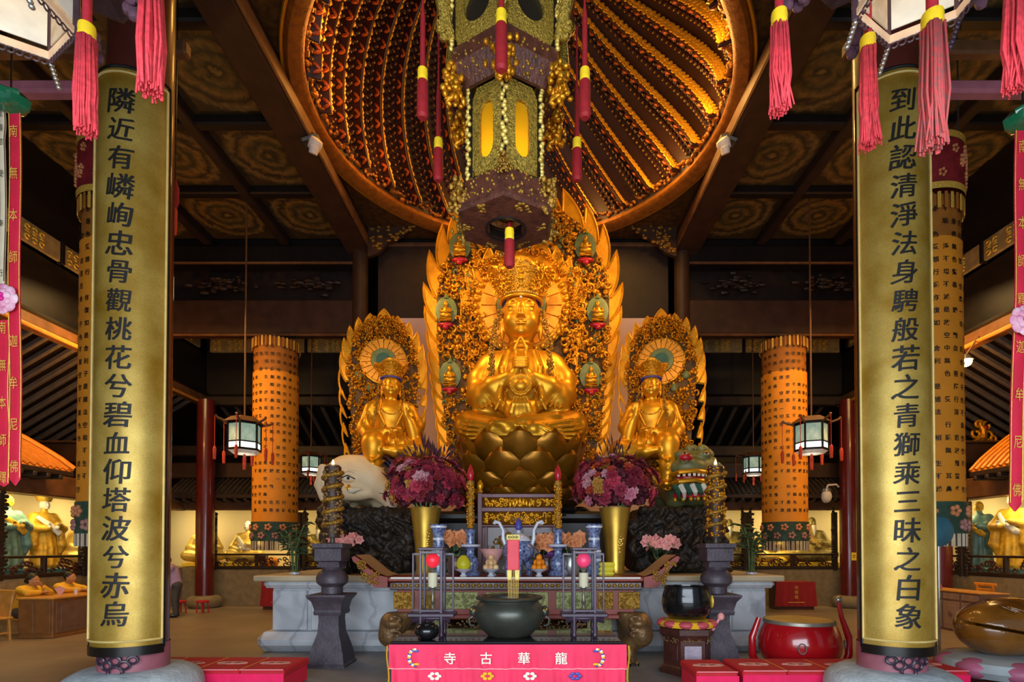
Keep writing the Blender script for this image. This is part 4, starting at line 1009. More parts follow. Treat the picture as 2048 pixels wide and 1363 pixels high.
# pedestal of the throne
t = thing('throne_pedestal', 'dark waisted pedestal below the lotus throne', 'pedestal', (0, 11.75, 1.34))
part('long_base', MB().box((0, .1, .12), (3.8, 2.3, .24), .05).box((0, .15, .62), (3.5, 2.0, .78), .04).box((0, .1, 1.1), (3.7, 2.2, .20), .06), 'black_wood', t)
pr = [(1.45, 1.1), (1.45, 1.16), (1.3, 1.18), (1.3, 1.22), (1.35, 1.25)]
part('block', MB().lathe(pr, 8, a0=pi / 8), 'dark_wood', t)
b = MB()
for k in range(16):
    a = 2 * pi * k / 16; b.ball((1.3 * cos(a), 1.3 * sin(a), 1.24), (.2, .2, .09), 8, 5)
part('lower_petals', b, 'black_lacquer', t)
def attendant(mirror, label, mlabel):
    """a bodhisattva with one leg hanging down; built for the elephant side, mirrored for the lion side"""
    s = -1 if mirror else 1; cx = xat(778 if not mirror else 1306, 11.4); cy = 11.5; zb = 3.05
    t = thing('attendant_statue', label, 'statue', (cx, cy, zb), R(14) * s); L = (0, 0, -zb)
    def X(x): return x * s
    f = Field((-1.05, -.95, 2.95), (1.05, .55, 5.75), .0145)
    f.ell((0, .02, 4.35), (.33, .24, .48), .04); f.ell((0, .0, 4.66), (.40, .23, .24), .10); f.cap((X(-.32), .02, 4.78), (X(.32), .02, 4.78), .13, k=.1); f.cap((0, 0, 4.8), (0, -.03, 5.05), .115, k=.05)
    f.ell((0, .0, 3.98), (.52, .38, .26), .1)
    # arm on the pendant-leg side rests forward, other arm raised
    f.chain([(X(-.40), .03, 4.72), (X(-.52), -.02, 4.30), (X(-.42), -.20, 4.12), (X(-.12), -.42, 4.16)], [.14, .15, .14, .085], .08)
    f.chain([(X(.40), .03, 4.72), (X(.54), -.08, 4.36), (X(.48), -.28, 4.22), (X(.30), -.46, 4.52)], [.14, .14, .12, .06], .07)
    f.ell((X(.29), -.48, 4.60), (.06, .045, .08), .03); f.ell((X(-.06), -.46, 4.18), (.08, .05, .05), .03)
    for j in range(4):
        f.chain([(X(.25 + .03 * j), -.50, 4.66), (X(.25 + .03 * j), -.515, 4.76 - .012 * abs(j - 1.5))], [.018, .014], .006); f.chain([(X(-.02), -.49, 4.20 - .028 * j), (X(.03), -.46, 4.20 - .028 * j)], .017, .006)
    f.chain([(X(.34), -.48, 4.58), (X(.36), -.51, 4.65)], .018, .01)
    for a, bnd in ((.46, .1), (.56, 0)): f.chain([(X(.40), -.36, 4.40 - bnd), (X(.52), -.34, 3.95 - bnd), (X(a + .05), -.32, 3.72)], [.09, .11, .05], .06)
    # pendant leg (towards the outer side) and folded leg
    f.chain([(X(-.2), -.1, 3.92), (X(-.33), -.52, 3.90), (X(-.34), -.62, 3.42), (X(-.30), -.66, 3.12)], [.24, .215, .155, .11], .09)
    f.ell((X(-.30), -.78, 3.06), (.09, .19, .065), .05)
    f.chain([(X(.2), -.08, 3.90), (X(.62), -.40, 3.84), (X(.62), -.46, 3.80)], [.23, .19, .19], .08); f.chain([(X(.62), -.46, 3.80), (X(.10), -.66, 3.74), (X(-.12), -.70, 3.76)], [.17, .11, .07], .08)
    for j in range(5): f.chain([(X(-.52 + .01 * j), -.52, 3.72 - .15 * j), (X(-.33), -.80 + .03 * j, 3.52 - .15 * j), (X(-.12), -.60, 3.70 - .15 * j)], .026, .035)
    for j in range(4): f.chain([(X(.80 - .05 * j), -.40 - .05 * j, 3.95 - .07 * j), (X(.45), -.66, 3.86 - .07 * j), (X(.05), -.70, 3.86 - .04 * j)], .022, .03)
    for j in range(4): f.chain([(X(-.28 + .19 * j), -.24, 4.20), (X(-.3 + .2 * j), -.36, 4.04), (X(-.30 + .22 * j), -.44, 3.9)], .025, .03)
    for q in (-1, 1):
        f.chain([(q * .20, -.16, 4.88), (q * .24, -.25, 4.6), (q * .12, -.27, 4.34)], .03, .03)
        for j in range(3): f.chain([(q * (.42 + .03 * j), -.05, 4.75 - .1 * j), (q * .5, -.17, 4.5 - .1 * j), (q * .42, -.2, 4.30 - .08 * j)], .022, .03)
    for j, z in enumerate((4.26, 4.19)): f.chain([(.33 * cos(a), .02 + .25 * sin(a), z) for a in np.linspace(pi, 2 * pi, 9)], .026, .02)
    # skirt hem falling below the pendant leg
    for j in range(6): f.chain([(X(-.52 + .08 * j), -.50, 3.3), (X(-.50 + .08 * j), -.56, 3.08)], [.06, .05], .05)
    face(f, (0, -.02, 5.20), .50)
    part('body', f.mesh(), 'gold_face', t, L, ang=180)
    part('hair', MB().ball((0, .05, 5.36), (.205, .205, .2), 16, 10).ball((0, .08, 5.62), (.10, .10, .12), 12, 7), 'glaze_blue', t, L)
    cr = MB()
    def C(u, v):
        a = lerp(-1.8, 1.8, u); h = (.22 + .10 * max(0, cos(a * 1.7)) ** 2 + .05 * max(0, cos((abs(a) - 1.2) * 3))) * v; r = .205 + .17 * (h / .28) ** 1.3
        return (r * sin(a), -.01 - r * cos(a), 5.36 + h)
    cr.sheet(C, 32, 7, 0, .02); part('crown_plate', cr, 'gold_relief', t, L)
    b = MB(); rr = random.Random(8)
    for k in range(110):
        p = C(rr.random(), rr.uniform(.1, .98)); b.ball((p[0], p[1] - .008, p[2]), rr.uniform(.008, .018), 6, 4)
    part('crown_pattern', b, 'gold', t, L)
    part('crown_band', MB().tube([(.21 * sin(a), -.01 - .21 * cos(a), 5.36) for a in np.linspace(-1.8, 1.8, 18)], .017, 6), 'glaze_blue', t, L, label='dark blue band under the crown')
    for q in (-1, 1):
        b = MB()
        for k in range(60):
            u = k / 59; b.ball((q * (.22 + .14 * u) + rr.uniform(-.03, .03), -.06 - .18 * sin(u * 2.4) + rr.uniform(-.02, .02), 5.25 - u * .95), rr.uniform(.012, .022), 6, 4)
        part('hair_braid', b, 'gold_dull', t, L)
    b = MB()
    for k in range(26):
        u = k / 25; a = pi + pi * u; b.ball((.19 * cos(a), -.20 + .0 * u - .05 * sin(pi * u), 4.74 + .17 * sin(a)), .016, 6, 4)
    part('necklace', b, 'gold_relief', t, L)
    # round back-plate of flames standing behind the statue
    Y = 12.0; S = F / Y; mt = thing('flame_mandorla', mlabel, 'mandorla', (xat(766 if not mirror else 1324, Y), Y, zat(975, Y)), R(14) * s); zb2 = zat(975, Y)
    raw = [(62, 940, 50, 960), (70, 890, 58, 915), (74, 850, 62, 875), (78, 815, 66, 840), (80, 780, 68, 806), (81, 745, 70, 772), (79, 712, 70, 738), (74, 684, 68, 708), (64, 660, 62, 684), (48, 642, 52, 664), (26, 632, 38, 652), (0, 620, 14, 642)]
    pts = [(a / S * 1.02, zat(b_, Y) - zb2, c / S * 1.02, zat(d, Y) - zb2) for a, b_, c, d in raw]
    part('flame_border', MB().plate(flame_outline(pts), .12, rim=.02), 'gold_flame', mt, ang=30)
    fld = [(0, 968), (44, 968), (56, 890), (64, 815), (68, 745), (60, 695), (48, 668), (26, 652), (0, 646)]; ff = [(a / S, zat(b_, Y) - zb2) for a, b_ in fld]
    part('carved_ground', MB().plate(ff + [(-x, z) for x, z in ff[::-1][1:-1]], .05, loc=(0, -.06, 0)), 'relief_ground', mt)
    def inp(rr):
        y = rr.uniform(640, 965); w = np.interp(y, [630, 645, 664, 690, 745, 815, 890, 970], [5, 30, 48, 60, 70, 66, 58, 45]); return (rr.uniform(-w, w) / S, zat(y, Y) - zb2)
    g = MB(); relief(g, 950, inp, -.10, .062, rr); part('cloud_relief', g, 'gold_relief', mt)
    hz = zat(727, Y) - zb2; part('halo_disc', MB().lathe([(.01, 0), (.50, 0), (.50, .05), (.01, .06)], 36, (0, -.12, hz), 0, rot(rx=pi / 2)), 'gold_relief', mt)
    for k in range(22):
        a = 2 * pi * k / 22; q = [(.27, -.032), (.46, -.055), (.46, .055), (.27, .032)]
        part('halo_ray', MB().plate([(u * cos(a) - w * sin(a), hz + u * sin(a) + w * cos(a)) for u, w in q], .05, loc=(0, -.19, 0)), 'halo_orange', mt)
    part('green_disc', MB().lathe([(.01, 0), (.26, 0), (.26, .05), (.01, .05)], 30, (0, -.18, hz), 0, rot(rx=pi / 2)), 'jade_green', mt, label='pale green disc')
    part('disc_centre', MB().lathe([(.01, 0), (.16, 0), (.16, .03), (.01, .03)], 24, (0, -.22, hz), 0, rot(rx=pi / 2)), 'deep_green', mt)
    for q in range(3):
        a = R(200 + 40 * q); part('gem', MB().ball((.55 * cos(a) * s, -.14, hz - .15 + .5 * sin(a)), (.09, .06, .09), 8, 5), 'jade_green', mt)
attendant(False, 'gilded crowned statue with one leg hanging, seated above the white elephant', 'smaller gold flame mandorla behind the statue on the elephant')
attendant(True, 'gilded crowned statue with one leg hanging, seated above the green lion', 'smaller gold flame mandorla behind the statue on the lion')
# ------------------------------------------------------------------ elephant and lion mounts
def elephant():
    zb = 2.72; x0 = xat(712, 10.9); t = thing('elephant_mount', 'cream white elephant carrying the statue, head turned to the flowers', 'elephant', (x0, 11.0, zb)); L = (0, 0, -zb)
    f = Field((-1.1, -.75, 2.6), (1.3, 1.9, 4.2), .02)
    f.ell((.05, -.10, 3.22), (.52, .42, .44), .05); f.ell((-.18, -.05, 3.25), (.42, .42, .42), .08); f.ell((-.42, .05, 3.05), (.30, .35, .50), .1)   # domed head and ear root
    f.chain([(.30, -.22, 3.15), (.58, -.30, 2.92), (.74, -.34, 2.70)], [.30, .20, .15], .1)        # trunk
    f.ell((.02, -.36, 2.88), (.42, .18, .15), .08)                                                 # jaw
    f.ell((.0, .95, 3.2), (.62, .95, .50), .15); f.chain([(0, .2, 3.2), (0, .8, 3.2)], [.45, .5], .1)   # neck and trunk of the body
    for s in (-1, 1):
        for y in (.45, 1.4): f.chain([(s * .35, y, 3.0), (s * .36, y, 2.72)], [.24, .2], .1)
    f.chain([(-.62, -.22, 3.38), (-.70, -.25, 3.05), (-.60, -.28, 2.78)], [.09, .07, .06], .05)       # ear edge
    f.chain([(-.35, -.50, 2.86), (.0, -.56, 2.80), (.26, -.52, 2.86)], .012, .01, True)              # mouth line
    f.chain([(-.20, -.52, 3.22), (.0, -.56, 3.29), (.22, -.50, 3.24)], .02, .03)                     # brow
    f.ell((-.02, -.53, 3.14), (.13, .05, .07), .03)
    part('body', f.mesh(), 'cream_elephant', t, L, ang=180)
    part('eye', MB().ball((-.02, -.575, 3.14), (.075, .02, .038), 12, 7).ball((.0, -.592, 3.14), (.032, .012, .03), 10, 6, 1), ['tooth_white', 'ink'], t, L)
    part('eye_line', MB().tube([(-.14, -.565, 3.15), (-.02, -.585, 3.195), (.12, -.56, 3.13)], .012, 5), 'ink', t, L)
    part('tusk', MB().tube([(-.02, -.5, 2.93), (.10, -.60, 2.90), (.26, -.66, 2.93)], [.065, .055, .012], 10), 'tooth_white', t, L)
    part('tusk_ring', MB().lathe([(.075, -.03), (.085, 0), (.075, .03)], 14, (-.0, -.52, 2.95), 0, rot(0, R(75), 0)), 'gold', t, L)
    part('saddle_cloth', MB().sheet(lambda u, v: (.66 * sin((u - .5) * 3.0), .45 + v * .9, 3.24 + .54 * cos((u - .5) * 3.0)), 14, 5, 0, .03), 'glaze_blue', t, L)
elephant()
def lion():
    zb = 2.78; t = thing('lion_mount', 'green painted lion with gold lips, bared teeth and a collar of bells', 'lion', (xat(1392, 10.8), 11.0, zb)); L = (0, 0, -zb)
    f = Field((-1.0, -.85, 2.65), (1.0, 1.9, 4.2), .018)
    f.ell((.05, .05, 3.35), (.46, .45, .42), .05); f.ell((-.18, -.32, 3.38), (.36, .30, .20), .1)        # skull, upper muzzle
    f.ell((-.15, -.26, 3.0), (.32, .28, .14), .08); f.ell((.1, .1, 3.0), (.40, .42, .35), .1)
    f.ell((-.22, -.45, 3.16), (.30, .26, .09), .03, cut=True)                                          # open mouth
    f.ell((-.30, -.58, 3.50), (.12, .08, .08), .05)
    for s in (-1, 1):
        f.ell((-.08 + s * .22, -.30, 3.64), (.15, .12, .09), .05); f.ell((-.30 + s * .06, -.63, 3.47), (.035, .04, .03), .01, cut=True)
        f.ell((.38 if s > 0 else -.42, .1, 3.5), (.10, .09, .20), .05, (0, -s * .3, 0))
    f.ell((.15, 1.0, 3.15), (.55, .9, .42), .15); f.chain([(.1, .2, 3.1), (.1, .9, 3.1)], [.42, .5], .1)
    for k in range(26):
        a = k * 2.4; f.ell((.1 + .46 * cos(a) * (1 - k * .01), .22 + .1 * sin(k), 3.48 + .36 * sin(a)), (.10, .10, .10), .03)
    for s in (-1, 1):
        for y in (.3, 1.5): f.chain([(.1 + s * .36, y, 3.0), (.1 + s * .38, y, 2.78)], [.22, .18], .1)
    part('body', f.mesh(), 'lion_olive', t, L, ang=180)
    g = MB()
    for z, w in ((3.245, .0), (3.075, .03)): g.tube([(-.52 + w, -.36, z - .01), (-.42, -.60 + w, z + .01), (-.16, -.67 + w, z + .03), (.10, -.56 + w, z + .01), (.22, -.36, z - .05)], .045, 8)
    part('lips', g, 'gold_face', t, L)
    th = MB()
    for k in range(7):
        a = k / 6; x = lerp(-.42, .12, a); y = -.52 - .10 * sin(pi * a); th.box((x, y, 3.21), (.055, .04, .07), .012); th.box((x, y + .02, 3.115), (.05, .04, .05), .012)
    part('teeth', th, 'tooth_white', t, L)
    part('mouth', MB().ball((-.16, -.36, 3.16), (.28, .2, .07)), 'ruby', t, L)
    part('nose', MB().ball((-.30, -.60, 3.53), (.13, .09, .07), 14, 8), 'ruby', t, L, label='red nose')
    for s in (-1, 1):
        e = part('eye', MB().ball((-.06 + s * .21, -.40, 3.645), (.06, .04, .032), 12, 8), 'tooth_white', t, L); part('pupil', MB().ball((-.07 + s * .21, -.437, 3.645), (.026, .012, .026), 10, 6), 'ink', e); part('eyelid', MB().tube([(-.13 + s * .21, -.40, 3.64), (-.06 + s * .21, -.435, 3.685), (.02 + s * .21, -.40, 3.65)], [.02, .028, .02], 8), 'gold_dull', t, L)
    br = MB()
    for k in range(9):
        x = lerp(-.46, .34, k / 8); br.tube([(x, -.40 - .12 * sin(pi * k / 8), 3.02), (x + .04, -.50 - .1 * sin(pi * k / 8), 2.88), (x + .08, -.42, 2.76)], [.06, .05, .02], 7, k % 2)
    part('beard', br, ['deep_green', 'statue_white'], t, L)
    c = MB().tube([(-.44, -.25, 2.84), (-.2, -.50, 2.82), (.15, -.52, 2.83), (.45, -.2, 2.88)], .04, 8); part('collar', c, 'ruby', t, L)
    for k in range(8):
        a = k / 7; x = lerp(-.42, .42, a); part('bell', MB().ball((x, -.26 - .30 * sin(pi * a), 2.76), (.042, .042, .055), 10, 6), 'gold', t, L)
lion()
def rock(label, flip, loc, seed):
    f = Field((-1.3, -.75, -.03), (1.3, 2.0, 1.6), .022); rr = random.Random(seed)
    f.box((0, .55, .62), (.82, .80, .64), .22, .05)
    for k in range(60):
        x, y, z = rr.uniform(-.85, .85), rr.uniform(-.4, -.1), rr.uniform(.05, 1.2); f.ell((x, y, z), (rr.uniform(.08, .24), rr.uniform(.12, .25), rr.uniform(.06, .2)), .05, (0, rr.uniform(-1, 1), 0))
    for k in range(60):
        x, y, z = rr.uniform(-.95, .95), rr.uniform(-.62, -.35), rr.uniform(.05, 1.25); f.ell((x, y, z), (rr.uniform(.05, .2), .18, rr.uniform(.03, .08)), .04, (0, rr.uniform(.2, 1.2) * flip, 0), True)
    f.warp(lambda X, Y, Z: .022 * np.sin(19 * X + 9 * Z + 3 * np.sin(7 * Z)) * np.sin(23 * Z + 4 * np.sin(9 * X)) + .014 * np.sin(41 * X - 13 * Y) * np.sin(37 * Z + 5 * Y))
    f.box((0, .6, -.3), (1.4, 1.6, .3), .01, .01, cut=True)
    return solo('rock_base', f.mesh(), 'rock', label, 'rock', loc, ang=180)
rock('dark carved rock base under the white elephant', 1, (xat(745, 10.7), 10.75, 1.345), 1)
rock('dark carved rock base under the green lion', -1, (xat(1352, 10.7), 10.75, 1.345), 2)
# ================================================================== marble altar and everything around it
def marble_altar():
    x0, x1 = -4.56, 4.56; t = thing('marble_altar', 'long grey white marble altar platform under the statues', 'altar', (0, 9.75, 0.02)); L = (0, -9.75, -.02)
    part('plinth', MB().box((0, 11.86, .19), (9.1, 4.78, .34), .12), 'marble', t, L)
    for y in (0,): part('body', MB().box((0, 12.0, .72), (8.7, 4.5, .80)), 'marble', t, L)
    for xa, xb in ((-4.36, -3.72), (-3.68, -.1), (-.06, 3.0), (3.04, 3.7), (3.74, 4.36)):
        part('front_panel', MB().box(((xa + xb) / 2, 9.73, .72), (xb - xa - .03, .06, .70), .015), 'marble', t, L)
    part('cove', MB().box((0, 11.88, 1.19), (8.9, 4.7, .14), .06), 'marble', t, L)
    part('top_slab', MB().box((0, 11.86, 1.29), (9.16, 4.78, .10), .02), 'marble_toplit', t, L)
marble_altar()
def carve(mb, x0, x1, z0, z1, y, n, s, rr, m=0):
    for k in range(n):
        x, z = rr.uniform(x0, x1), rr.uniform(z0, z1); a0 = rr.uniform(0, 6.3)
        if rr.random() < .5: mb.tube([(x + s * (1 - .12 * j) * cos(a0 + j * .8), y - .004 * j, z + s * (1 - .12 * j) * sin(a0 + j * .8)) for j in range(6)], s * .34, 5, m)
        else: mb.ball((x, y, z), (s * .6, s * .4, s * .6), 6, 4, m)
def offering_table():
    xa, xb, y, d, zt = -2.02, 1.96, 8.55, .86, 1.36; t = thing('offering_table', 'long carved red and gold offering table with upturned ends and clawed feet', 'table', (-.03, y, .02)); L = (.03, -y, -.02); rr = random.Random(21)
    part('top', MB().box(((xa + xb) / 2, y + d / 2, zt - .035), (xb - xa, d, .07), .015), 'table_red', t, L)
    part('top_edge', MB().box(((xa + xb) / 2, y - .012, zt - .012), (xb - xa - .1, .02, .03), .005), 'white_paint', t, L, label='pale front edge of the table top')
    for s, x in ((-1, xa), (1, xb)):
        sec = [(0, 0), (.14, .03), (.30, .14), (.44, .28), (.52, .33), (.56, .31), (.54, .25), (.46, .18), (.34, .04), (.26, -.10), (.2, -.16), (0, -.16)]
        part('upturned_end', MB().plate([(x + s * u, zt + w) for u, w in (sec if s > 0 else sec[::-1])], d, loc=(0, y + d / 2, 0)), 'table_red', t, L)
        part('end_surface', MB().sheet(lambda u, v: (x + s * np.interp(v, [0, .3, .7, 1], [.02, .16, .42, .52]), y + .06 + u * (d - .12), zt + .012 + np.interp(v, [0, .3, .7, 1], [.0, .05, .27, .335])), 2, 8), 'desk_pale', t, L, label='tan upper surface')  # upper surface of the ends is tan against the red table
        g = MB(); carve(g, x + s * .14, x + s * .40, zt - .10, zt + .10, y - .005, 26, .035, rr); carve(g, x + s * .34, x + s * .5, zt + .12, zt + .24, y - .005, 14, .035, rr); part('end_scroll', g, 'gold_dull', t, L)
    part('frieze_rail', MB().box(((xa + xb) / 2, y + .06, zt - .14), (xb - xa - .05, .06, .12), .01), 'rosewood', t, L)
    g = MB()
    for k in range(44): g.ball((xa + .1 + k * (xb - xa - .2) / 43, y + .02, zt - .13), (.035, .015, .03), 6, 4)
    part('bead_row', g, 'gold_dull', t, L)
    part('apron', MB().box(((xa + xb) / 2, y + .14, zt - .40), (xb - xa - .25, .05, .40), .01), 'table_red', t, L)
    for a, b, m in ((-1.95, -1.62, 'gold_dull'), (-1.55, -1.30, 'gold_dull'), (-1.22, -.62, 'pale_gold'), (-.50, .48, 'pale_gold'), (.60, 1.18, 'pale_gold'), (1.26, 1.50, 'gold_dull'), (1.58, 1.92, 'gold_dull')):
        p = part('carved_panel', MB().box(((a + b) / 2, y + .11, zt - .37), (b - a, .03, .27), .008), m, t, L)
        g = MB(); carve(g, a + .03, b - .03, zt - .48, zt - .26, y + .09, int((b - a) * 90), .028, rr); part('relief', g, m, p)
        p.children[0].location = (0, 0, 0)
    part('lower_rail', MB().box(((xa + xb) / 2, y + .1, zt - .62), (xb - xa - .5, .1, .07), .012), 'table_red', t, L)
    for a, b in ((-1.15, -.45), (.35, 1.1), (-.5, .4)):
        g = MB().box(((a + b) / 2, y + .16, zt - .74), (b - a, .04, .15), .01); carve(g, a, b, zt - .82, zt - .68, y + .13, 34, .035, rr); part('skirt', g, 'relief_bronze', t, L)
    for s, x in ((-1, xa + .25), (1, xb - .25)):
        f = Field((x - .55, y - .25, -.02), (x + .55, y + .6, zt - .55), .016)
        f.chain([(x + s * .02, y + .12, .76), (x + s * .16, y + .05, .62), (x + s * .20, y + .02, .46), (x + s * .05, y + .08, .30), (x + s * .02, y + .08, .16)], [.17, .20, .17, .12, .09], .08)
        f.chain([(x + s * .02, y + .05, .14), (x + s * .05, y - .02, .07)], [.11, .08], .05)
        for j in (-1, 0, 1): f.chain([(x + .07 * j, y - .04, .10), (x + .11 * j, y - .13, .07), (x + .12 * j, y - .18, .03)], [.05, .04, .02], .02)
        for a0 in (.5, .62, .72): f.chain([(x + s * (.10 + .09 * cos(b)), y - .13 - .02 * sin(b), a0 + .05 * sin(b)) for b in np.linspace(0, 4.5, 7)], .022, .015)
        f.ell((x + s * .14, y - .14, .66), (.10, .07, .06), .04); f.ell((x + s * .06, y - .14, .70), (.03, .03, .03), .01); f.ell((x + s * .22, y - .14, .70), (.03, .03, .03), .01)
        f.chain([(x + s * .2, y - .16, .68), (x + s * .3, y - .1, .60), (x + s * .24, y - .14, .52)], .025, .02)
        lg = part('front_leg', f.mesh(), 'leg_bronze', t, L, ang=180)
        part('claws', MB().tube([(x - .12, y - .17, .05), (x - .13, y - .2, .02)], [.022, .006], 6).tube([(x, y - .18, .05), (x, y - .21, .02)], [.022, .006], 6).tube([(x + .12, y - .17, .05), (x + .13, y - .2, .02)], [.022, .006], 6), 'black_lacquer', lg)
        f2 = MB().tube([(x, y + .7, .02), (x + s * .06, y + .7, .3), (x + s * .1, y + .7, .6), (x, y + .7, .78)], [.1, .1, .16, .15], 10); part('rear_leg', f2, 'leg_bronze', t, L)
    part('back_panel', MB().box(((xa + xb) / 2, y + .62, .62), (xb - xa - .8, .04, .5), .01), 'pale_gold', t, L)
offering_table()
# ------------------------------------------------------------------ front incense table with embroidered cloth
def cloth_mesh(x0, x1, z0, z1, y, amp, nx=120, nz=8, seed=0):
    ph = [(9.1, .6), (27.7, 1.9), (53.3, .2)]
    def S(u, v):
        q = amp * (1 - v) * sum(sin(a * u * (x1 - x0) + b + .6 * v) * w for (a, b), w in zip(ph, (.7, .8, .8)))
        return (lerp(x0, x1, u), y + q, lerp(z0, z1, v))
    return S
def front_table():
    x0, x1, y0, y1, zt = -1.32, 1.20, 5.97, 6.78, .80; t = thing('incense_table', 'low dark lacquered table in front, draped at the front in pink red cloth', 'table', ((x0 + x1) / 2, (y0 + y1) / 2, 0)); L = (-(x0 + x1) / 2, -(y0 + y1) / 2, 0)
    part('top', MB().box(((x0 + x1) / 2, (y0 + y1) / 2, zt - .03), (x1 - x0, y1 - y0, .06), .012), 'black_gloss', t, L)
    part('skirt', MB().box(((x0 + x1) / 2, (y0 + y1) / 2 + .03, zt - .16), (x1 - x0 - .1, y1 - y0 - .1, .2), .01), 'black_wood', t, L)
    for x in (x0 + .08, x1 - .08):
        for y in (y0 + .12, y1 - .08): part('leg', MB().box((x, y, .33), (.09, .09, .68), .01), 'black_wood', t, L)
    c = thing('altar_cloth', 'pink red embroidered altar cloth hanging from the front of the dark low table', 'cloth', ((x0 + x1) / 2, y0 - .03, 0)); L = (-(x0 + x1) / 2, -(y0 - .03), 0)
    S = cloth_mesh(x0 + .02, x1 + .02, .06, zt - .035, y0 - .03, .017); part('lower_cloth', MB().sheet(S, 220, 8, 0, .004), 'pink_cloth', c, L)
    S2 = cloth_mesh(x0 + .0, x1 + .03, zt - .285, zt - .025, y0 - .052, .010); part('upper_flounce', MB().sheet(S2, 220, 5, 0, .004), 'pink_cloth', c, L)
    part('hem_cord', MB().tube([S2(u, 0) for u in np.linspace(0, 1, 60)], .007, 5), 'silk_pink', c, L)
    for s, x in ((-1, x0 - .005), (1, x1 + .045)): part('side_border', MB().sheet(lambda u, v: (x + s * (.012 * sin(v * 9) + .02 * u), y0 - .045 + .03 * u, lerp(.06, zt - .04, v)), 2, 10, 0, .004), 'yellow_cloth', c, L, label='yellow side border')
    w = MB()
    for ch, px in zip('寺古華龍', (901, 973, 1048, 1122)):
        X = xat(px, y0 - .06)
        for q, (dx, dz) in enumerate(((-1, -.5), (1, .5), (-1, .5), (1, -.5))): write(w, ch, .135, lambda a, b: (X + a + dx * .002, y0 - .086 - .0012 * q, zt - .165 + b + dz * .002), 0.)
    part('lettering', w, 'thread_pale', c, L, smooth=False, label='four pale embroidered characters')
    for s, px in ((1, 820), (-1, 1205)):
        g = MB(); X = xat(px, y0 - .06)
        for k in range(15):
            a = pi * .5 + k / 14 * pi; g.ball((X + s * (.06 + .062 * cos(a)), y0 - .078, zt - .16 + .085 * sin(a)), (.02, .005, .016), 6, 4, k % 3)
        for z in (.07, -.07): g.ball((X + s * .075, y0 - .078, zt - .16 + z), (.035, .006, .014), 8, 4, 2 if z > 0 else 1)
        part('corner_embroidery', g, ['thread_pale', 'yellow_cloth', 'glaze_blue'], c, L)
    for px, m in ((870, 'thread_pale'), (975, 'yellow_cloth'), (1150, 'glaze_blue'), (1060, 'thread_pale')):
        g = MB(); X = xat(px, y0 - .06)
        for j in range(6): g.ball((X + .05 * cos(j * 1.05), y0 - .066, zt - .36 + .03 * sin(j * 1.05)), (.024, .006, .018), 6, 4)
        part('flower_embroidery', g, m, c, L)
front_table()
ZT = .80
def cauldron():
    x, y = -.045, 6.38; t = thing('incense_cauldron', 'big round dark bronze incense cauldron in the middle of the front table', 'cauldron', (x, y, ZT))
    pr = [(.20, 0), (.24, .0), (.27, .03), (.34, .10), (.395, .20), (.405, .27), (.385, .34), (.345, .385), (.335, .405), (.345, .42), (.385, .425), (.39, .445), (.37, .46), (.32, .455), (.305, .43), (.30, .38)]
    part('bowl', MB().lathe(pr, 56, cap=True), 'bronze', t, ang=60)
    part('ash', MB().lathe([(.005, .41), (.15, .415), (.31, .40)], 32), 'ash', t)
    for s in (-1, 1):
        p = part('lion_handle', MB().ball((s * .41, -.03, .28), (.05, .06, .07), 12, 8).tube([(s * .40, -.05, .24), (s * .46, -.06, .20), (s * .45, -.05, .13), (s * .40, -.04, .12)], .014, 7), 'bronze', t)
        part('gold_eyes', MB().ball((s * .395, -.10, .30), .012, 6, 4).ball((s * .43, -.08, .31), .012, 6, 4), 'gold', p)
    b = thing('incense_bundle', 'tall incense sticks in a red paper wrapper with a yellow band, standing in the cauldron', 'incense', (x + .045, y, ZT + .40))
    part('wrapper', MB().box((0, 0, .53), (.145, .05, .36), .012), 'paper_red', b)
    part('top_label', MB().box((0, -.003, .735), (.155, .058, .06), .008), 'label_yellow', b, label='yellow top label')
    g = MB()
    for k in range(7): g.box((-.055 + .018 * k, -.031, .735), (.010, .002, .028 + .01 * (k % 2)))
    part('label_print', g, 'ink', b)
    part('wrapper_foot', MB().box((-.045, 0, .30), (.05, .04, .12), .008, taper=1.2).box((.045, 0, .30), (.05, .04, .12), .008, taper=1.2), 'label_yellow', b)
    for k in range(7): part('stick', MB().tube([(-.055 + .018 * k, .01 * (k % 2), 0), (-.06 + .02 * k, .01 * (k % 2), .40)], .0045, 6), 'incense', b)
cauldron()
